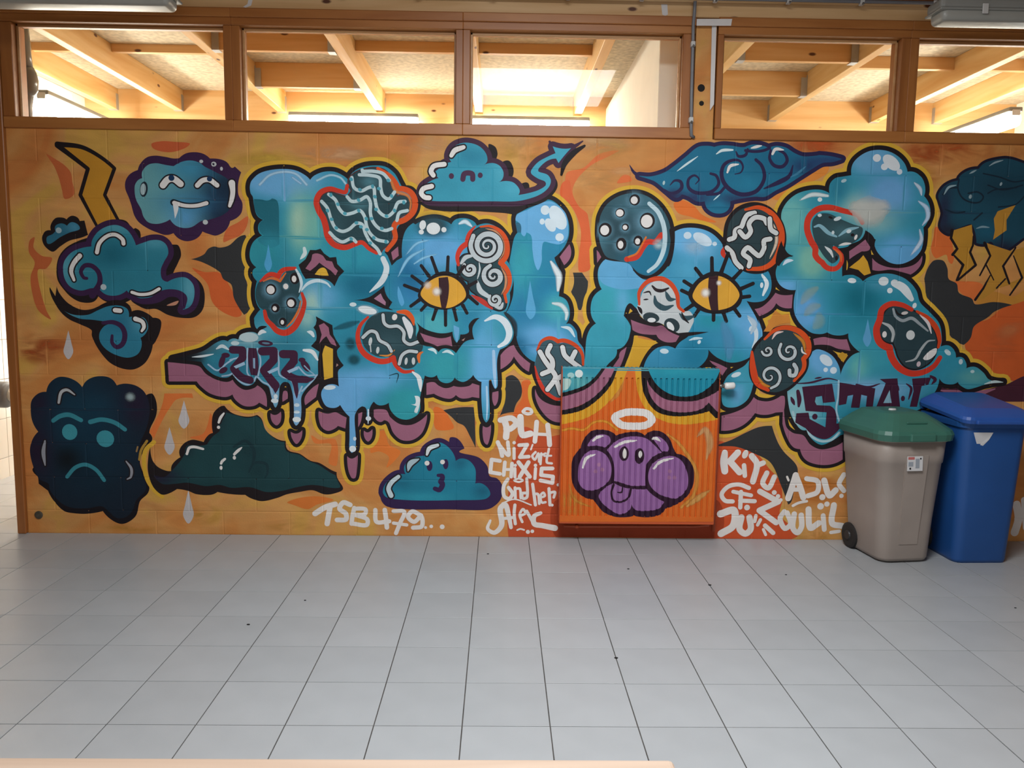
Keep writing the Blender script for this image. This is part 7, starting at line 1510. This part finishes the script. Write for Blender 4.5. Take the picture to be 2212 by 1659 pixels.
S;tag_letter;e9e3dd;39.7,39.7,39.7;1855,536 1812,486;
S;tag_letter;e9e3dd;39.7,39.7,39.7;1812,479 1871,415;
S;tag_letter;e9e3dd;27.7,27.7,27.7;1896,458 1904,394;
E;tag_dot;e9e3dd;17.8,27.4,-20;1900,526;
S;tag_letter;e9e3dd;37.3,37.3,37.3;1940,516 1974,466 1955,359;
S;tag_letter;e9e3dd;32.5,32.5,32.5;2012,474 1978,459;
S;tag_letter;e9e3dd;31.3,31.3,31.3;2037,413 2015,349 2052,320 2084,389;
E;tag_dot;e9e3dd;15,15,0;2088,292;
E;tag_dot;e9e3dd;13.7,13.7,0;2112,269;
E;tag_dot;e9e3dd;11.6,11.6,0;2130,246;
M;painted_signature;white oval tag with crossed bars under the top row
S;tag_letter;e9e3dd;26.5,26.5,26.5;1932,319 1868,340 1805,325 1768,278 1791,239 1837,234;
S;tag_letter;e9e3dd;24.1,24.1,24.1;1838,295 1948,273;
S;tag_letter;e9e3dd;26.5,26.5,26.5;1885,294 1885,197;
S;tag_letter;e9e3dd;26.5,26.5,26.5;1883,240 1971,237;
E;tag_dot;e9e3dd;17.8,17.8,0;1927,197;
M;painted_signature;white zigzag letter in the middle of the lower tags
S;tag_letter;e9e3dd;34.9,34.9,34.9;2000,298* 2116,235* 2002,180* 2109,105*;
M;painted_signature;white sprayed letters by the floor nearest the radiator
S;tag_letter;e9e3dd;44.5,44.5,44.5;1766,156 1847,178 1847,84 1775,33;
S;tag_letter;e9e3dd;38.5,38.5,38.5;1895,136 1887,63 1924,34 1955,64 1944,136;
S;tag_letter;e9e3dd;21.7,21.7,21.7;1983,147 1977,111;
S;tag_letter;e9e3dd;20.5,20.5,20.5;2012,122 1996,89;
S;tag_letter;e9e3dd;18.1,18.1,18.1;2033,61 2049,28;
S;tag_letter;e9e3dd;27.7,27.7,27.7;2042,86 2094,40;
M;painted_signature;white bubble letters beside the bin under the mauve edge
S;tag_letter;e9e3dd;37.3,37.3,37.3;2213,401 2196,333 2175,257;
S;tag_letter;e9e3dd;37.3,37.3,37.3;2213,397 2242,333 2267,262;
S;tag_letter;e9e3dd;26.5,26.5,26.5;2193,311 2250,312;
S;tag_letter;e9e3dd;31.3,31.3,31.3;2281,380 2349,363 2350,298 2294,273;
E;tag_dot;e9e3dd;19.1,19.1,0;2383,266;
S;tag_letter;e9e3dd;37.3,37.3,37.3;2388,370 2425,277 2462,310;
S;tag_letter;e9e3dd;30.1,30.1,30.1;2506,407 2481,350 2512,307;
S;tag_letter;e9e3dd;13.2,13.2,13.2;2161,390 2171,368;
E;tag_dot;e9e3dd;13.7,13.7,0;2500,275;
M;painted_signature;white bubble letters lowest row beside the bin wheel
S;tag_letter;e9e3dd;31.3,31.3,31.3;2155,174 2132,130 2164,69 2198,98 2173,167;
S;tag_letter;e9e3dd;33.7,33.7,33.7;2217,160 2213,73 2243,43 2266,81 2260,153;
S;tag_letter;e9e3dd;37.3,37.3,37.3;2303,190 2320,74 2371,104;
S;tag_letter;e9e3dd;30.1,30.1,30.1;2395,151 2407,64;
S;tag_letter;e9e3dd;37.3,37.3,37.3;2457,217 2453,104 2518,87;
E;tag_dot;e9e3dd;20.5,20.5,0;2376,209;
E;tag_dot;e9e3dd;16.4,16.4,0;2414,223;
S;tag_letter;e9e3dd;16.8,16.8,16.8;2206,211 2240,229 2289,240;
S;tag_letter;e9e3dd;21.7,21.7,21.7;2449,46 2499,54;
M;painted_signature;pale tag strokes beyond the blue bin by the floor
S;tag_letter;e9e3dd;49.2,49.2,49.2;3580,231 3599,144 3583,56;
S;tag_letter;e9e3dd;38.3,38.3,38.3;3623,260 3650,86;
M;painted_cloud;bright teal cloud with tiny frown and arrow tail under the window frame
F;shadow;1f181b;;334,2317 374,2305 388,2266 382,2233 415,2221* 455,2228 479,2189 479,2150 463,2127* 510,2112 530,2102* 564,2106 574,2077* 604,2087 637,2120* 697,2154 731,2122 735,2082 699,2029 653,1996 566,1962 493,1927 432,1933 331,1938 264,1941 164,1936 43,1941 -17,1953 -50,1972 -77,1985* 97,2007 364,2011;
B;rim;43283f;28.7;9,2110 49,2124* 29,2156 49,2176 82,2203 122,2216* 109,2255 135,2301 188,2324 241,2322 288,2303 322,2265 329,2226 309,2203* 362,2214 402,2198 423,2162 416,2123 383,2103* 437,2114 483,2105 517,2066 511,2036* 578,2050 631,2068 668,2094 664,2114 624,2130 583,2158 583,2178 622,2224 675,2254 721,2275* 704,2313* 761,2301 810,2305* 775,2266 739,2220* 725,2245* 675,2232 629,2192 623,2172 677,2153 697,2121 685,2082 638,2042 565,2014 492,2000 364,1998 163,1995 3,1996 -30,2012 -50,2044 -37,2077;
S;tail_barb;43283f;13.7,27.4,6.8;686,2339 707,2313 761,2301 827,2315 876,2345;
S;tail_barb;1f181b;13.7,34.2,13.7;757,2155 776,2220 828,2280 887,2319;
F;fill;3d9fb8;;9,2110 49,2124* 29,2156 49,2176 82,2203 122,2216* 109,2255 135,2301 188,2324 241,2322 288,2303 322,2265 329,2226 309,2203* 362,2214 402,2198 423,2162 416,2123 383,2103* 437,2114 483,2105 517,2066 511,2036* 578,2050 631,2068 668,2094 664,2114 624,2130 583,2158 583,2178 622,2224 675,2254 721,2275* 704,2313* 761,2301 810,2305* 775,2266 739,2220* 725,2245* 675,2232 629,2192 623,2172 677,2153 697,2121 685,2082 638,2042 565,2014 492,2000 364,1998 163,1995 3,1996 -30,2012 -50,2044 -37,2077;2a88a4,242,2244,102,54,0.9 55b4cb,403,2162,41,61,0.7 55b4cb,484,2072,61,47,0.6 2f90a8,110,2092,123,75,0.5 4fb6cd,695,2219,170,170,0.6
E;eye;4a2c48;15,16.4,0;123,2137;
E;eye;4a2c48;14.4,15.7,0;289,2144;
S;mouth;4a2c48;30.1,30.1,30.1;189,2120 196,2149 216,2156 243,2150 246,2121;
S;highlight_edge;1f1a20;39.7,45.1,39.7;122,2252 142,2281 192,2300;
S;highlight;e6e4e0;23.2,28.7,23.2;122,2252 142,2281 192,2300;
S;highlight_edge;1f1a20;43.8,43.8,43.8;19,2140 6,2162 23,2192 82,2203;
S;highlight;e6e4e0;27.4,27.4,27.4;19,2140 6,2162 23,2192 82,2203;
S;highlight_edge;1f1a20;43.8,43.8,43.8;10,2078 -37,2064 -50,2038 -30,2015 -4,2012;
S;highlight;e6e4e0;27.4,27.4,27.4;10,2078 -37,2064 -50,2038 -30,2015 -4,2012;
'''
RAD_PAINT = r'''
M;R;
F;paint_patch;d96a26;;750,1055* 1708,1067* 1748,139* 768,130*;c9522a,825,643,175,202,0.5 e07a2a,1603,514,175,270,0.5 d8702a,1190,984,108,108,0.5
Y;yellow_sweep;e09a35;17.6,17.6,17.6,0.9;784,679 837,690 911,684 970,729 1037,733 1106,686;
Y;yellow_sweep;dd9a45;13.5,27,20.3,0.9;1402,662 1464,615 1542,514 1583,425 1571,301 1499,224;
X;spray_haze;dba043;108.2,74.4,-20,0.9;847,238;
Y;yellow_sweep;e3a04a;6.8,33.8,6.8,0.6;1061,848 1100,895 1137,983;
Y;pale_sweep;dba870;10.8,47.3,10.8,0.8;1578,651 1623,692 1653,611 1637,515;
Y;pale_sweep;dca45a;13.5,40.6,6.8,0.9;1533,231 1606,287 1665,329;
Y;yellow_sweep;dd9a40;6.8,20.3,6.8,0.7;831,356 867,266 970,219;
S;glow_band;d9a02c;70.3,70.3,70.3;1127,1063 1085,956 1007,854 909,786 756,743;
S;outline;1f181b;29.8,29.8,29.8;1087,1062 1048,955 967,864 882,809 755,780;
F;mauve_side;9d647b;;753,891* 899,939 964,988 1019,1062* 1085,1062* 1044,968 967,880 881,826 755,794*;
S;outline;1f181b;27,27,27;1021,1062 964,981 899,930 753,881;
F;letter_face;2f8fa5;;750,1055* 1012,1058* 957,984 892,937 753,895*;7ab8b0,858,960,94,40,0.9
E;bubble;d5dedc;23,23,0;874,1013;
E;bubble;9cc5c5;20.3,16.2,0;827,1003;
F;pale_patch;b5cfc9;;784,982* 828,976 819,932 786,912*;
S;glow_band;d9a02c;67.6,67.6,67.6;1229,1064 1253,917 1302,824 1391,771 1493,755 1593,766 1693,788;
F;outline;1f181b;;1236,1064* 1247,931 1282,850 1337,794 1418,771 1512,772 1606,790 1640,802* 1681,760* 1708,761* 1694,1070*;
F;mauve_side;9d647b;;1271,981* 1313,918 1381,870 1475,858 1576,866 1700,929* 1706,788* 1679,808* 1636,853* 1591,812 1511,794 1424,797 1349,823 1294,888;c07f9f,1389,838,135,20,0.4
F;letter_face;1f8ba3;;1271,1065* 1297,998 1345,938 1414,898 1488,885 1568,899 1633,941 1671,986 1701,1070*;2f9fb0,1449,1033,202,27,0.6
M;R2;
F;outline;31182c;;843,438 848,507 894,575* 913,630 958,678 1018,685 1066,676 1100,652* 1160,670 1227,674 1268,654* 1314,682 1368,676 1416,635 1439,581 1460,547* 1515,527 1558,473 1568,390 1550,321 1505,265 1445,230 1404,216* 1378,181 1311,163 1243,166 1222,172* 1175,162 1107,164 1038,192 996,240 975,267* 921,281 873,322 848,376;
F;cheek;96679e;;883,445 902,514 941,555 988,563 1043,536 1071,488 1079,440 1067,385 1027,344 974,322 920,329 888,370;
F;cheek;96679e;;1296,415 1314,477 1367,519 1427,533 1482,513 1518,459 1534,390 1523,328 1470,279 1415,285 1360,306 1311,353;
F;head;96679e;;1049,563* 1101,618 1161,643 1228,647 1282,634 1330,594 1372,553* 1319,525 1287,484 1279,415 1284,353* 1224,346 1169,352 1094,372* 1096,441 1084,509;
F;ear;96679e;;934,589 973,644 1019,658 1060,645 1067,611 1035,580* 987,590;
F;ear;96679e;;1315,641 1349,648 1390,621 1412,581 1406,560* 1372,560* 1344,600;
F;body;96679e;;1008,295 1061,351 1101,365* 1170,338 1292,332* 1327,298 1396,257* 1364,215 1289,201 1228,207 1203,242* 1187,200 1134,179 1079,206 1023,254;
S;mouth;31182c;14.9,14.9,14.9;1074,379 1128,365 1197,345 1285,346;
S;tongue;31182c;12.2,12.2,12.2;1095,358 1082,310 1097,261 1145,255 1185,283 1197,332;
S;tongue;31182c;5.4,10.8,9.5;1120,310 1143,314 1148,341;
E;eye;31182c;28.4,43.9,0;1150,544;
E;glint;e4e0dc;11.5,30.4,0;1153,544;
E;eye;31182c;28.4,47.3,0;1241,531;
E;glint;e4e0dc;11.5,21.6,0;1246,541;
S;highlight;e4e0dc;12.2,17.6,5.4;910,459 929,514 982,539;
S;highlight;e4e0dc;12.2,17.6,5.4;1328,457 1367,498 1441,520;
S;highlight;e4e0dc;12.2,17.6,5.4;966,620 993,641 1026,648;
S;highlight;e4e0dc;12.2,17.6,5.4;1316,634 1336,638 1360,621;
S;highlight;e4e0dc;12.2,17.6,5.4;1095,584 1148,612 1222,623;
E;freckle;a9789a;11.5,11.5,0;1004,477;
E;freckle;a9789a;11.5,11.5,0;985,436;
E;freckle;a9789a;11.5,11.5,0;1025,447;
E;freckle;a9789a;11.5,11.5,0;1423,441;
E;freckle;a9789a;11.5,11.5,0;1421,403;
E;freckle;a9789a;11.5,11.5,0;1452,403;
M;R3;
S;ring;e4e0dc;43.3,43.3,43.3;1097,740 1090,761 1150,788 1210,792 1277,783 1308,746 1273,715 1206,708 1132,714 1097,740;
'''
paint(WALL_PAINT, Wall(), wall)
for ch in list(wall.children):
    if ch.name.startswith(('paint', 'graffiti')): ch.location = -wall.location
paint(RAD_PAINT, Rs, rad, {'R': 'paint_coat', 'R:label': 'orange, teal and mauve coat continuing the mural over the radiator', 'R2': 'painted_creature', 'R2:label': 'purple round-cheeked creature with tongue out', 'R3': 'painted_halo', 'R3:label': 'white halo above the purple creature'})
for ch in list(rad.children):
    if ch.name.startswith('paint'): ch.location = OF
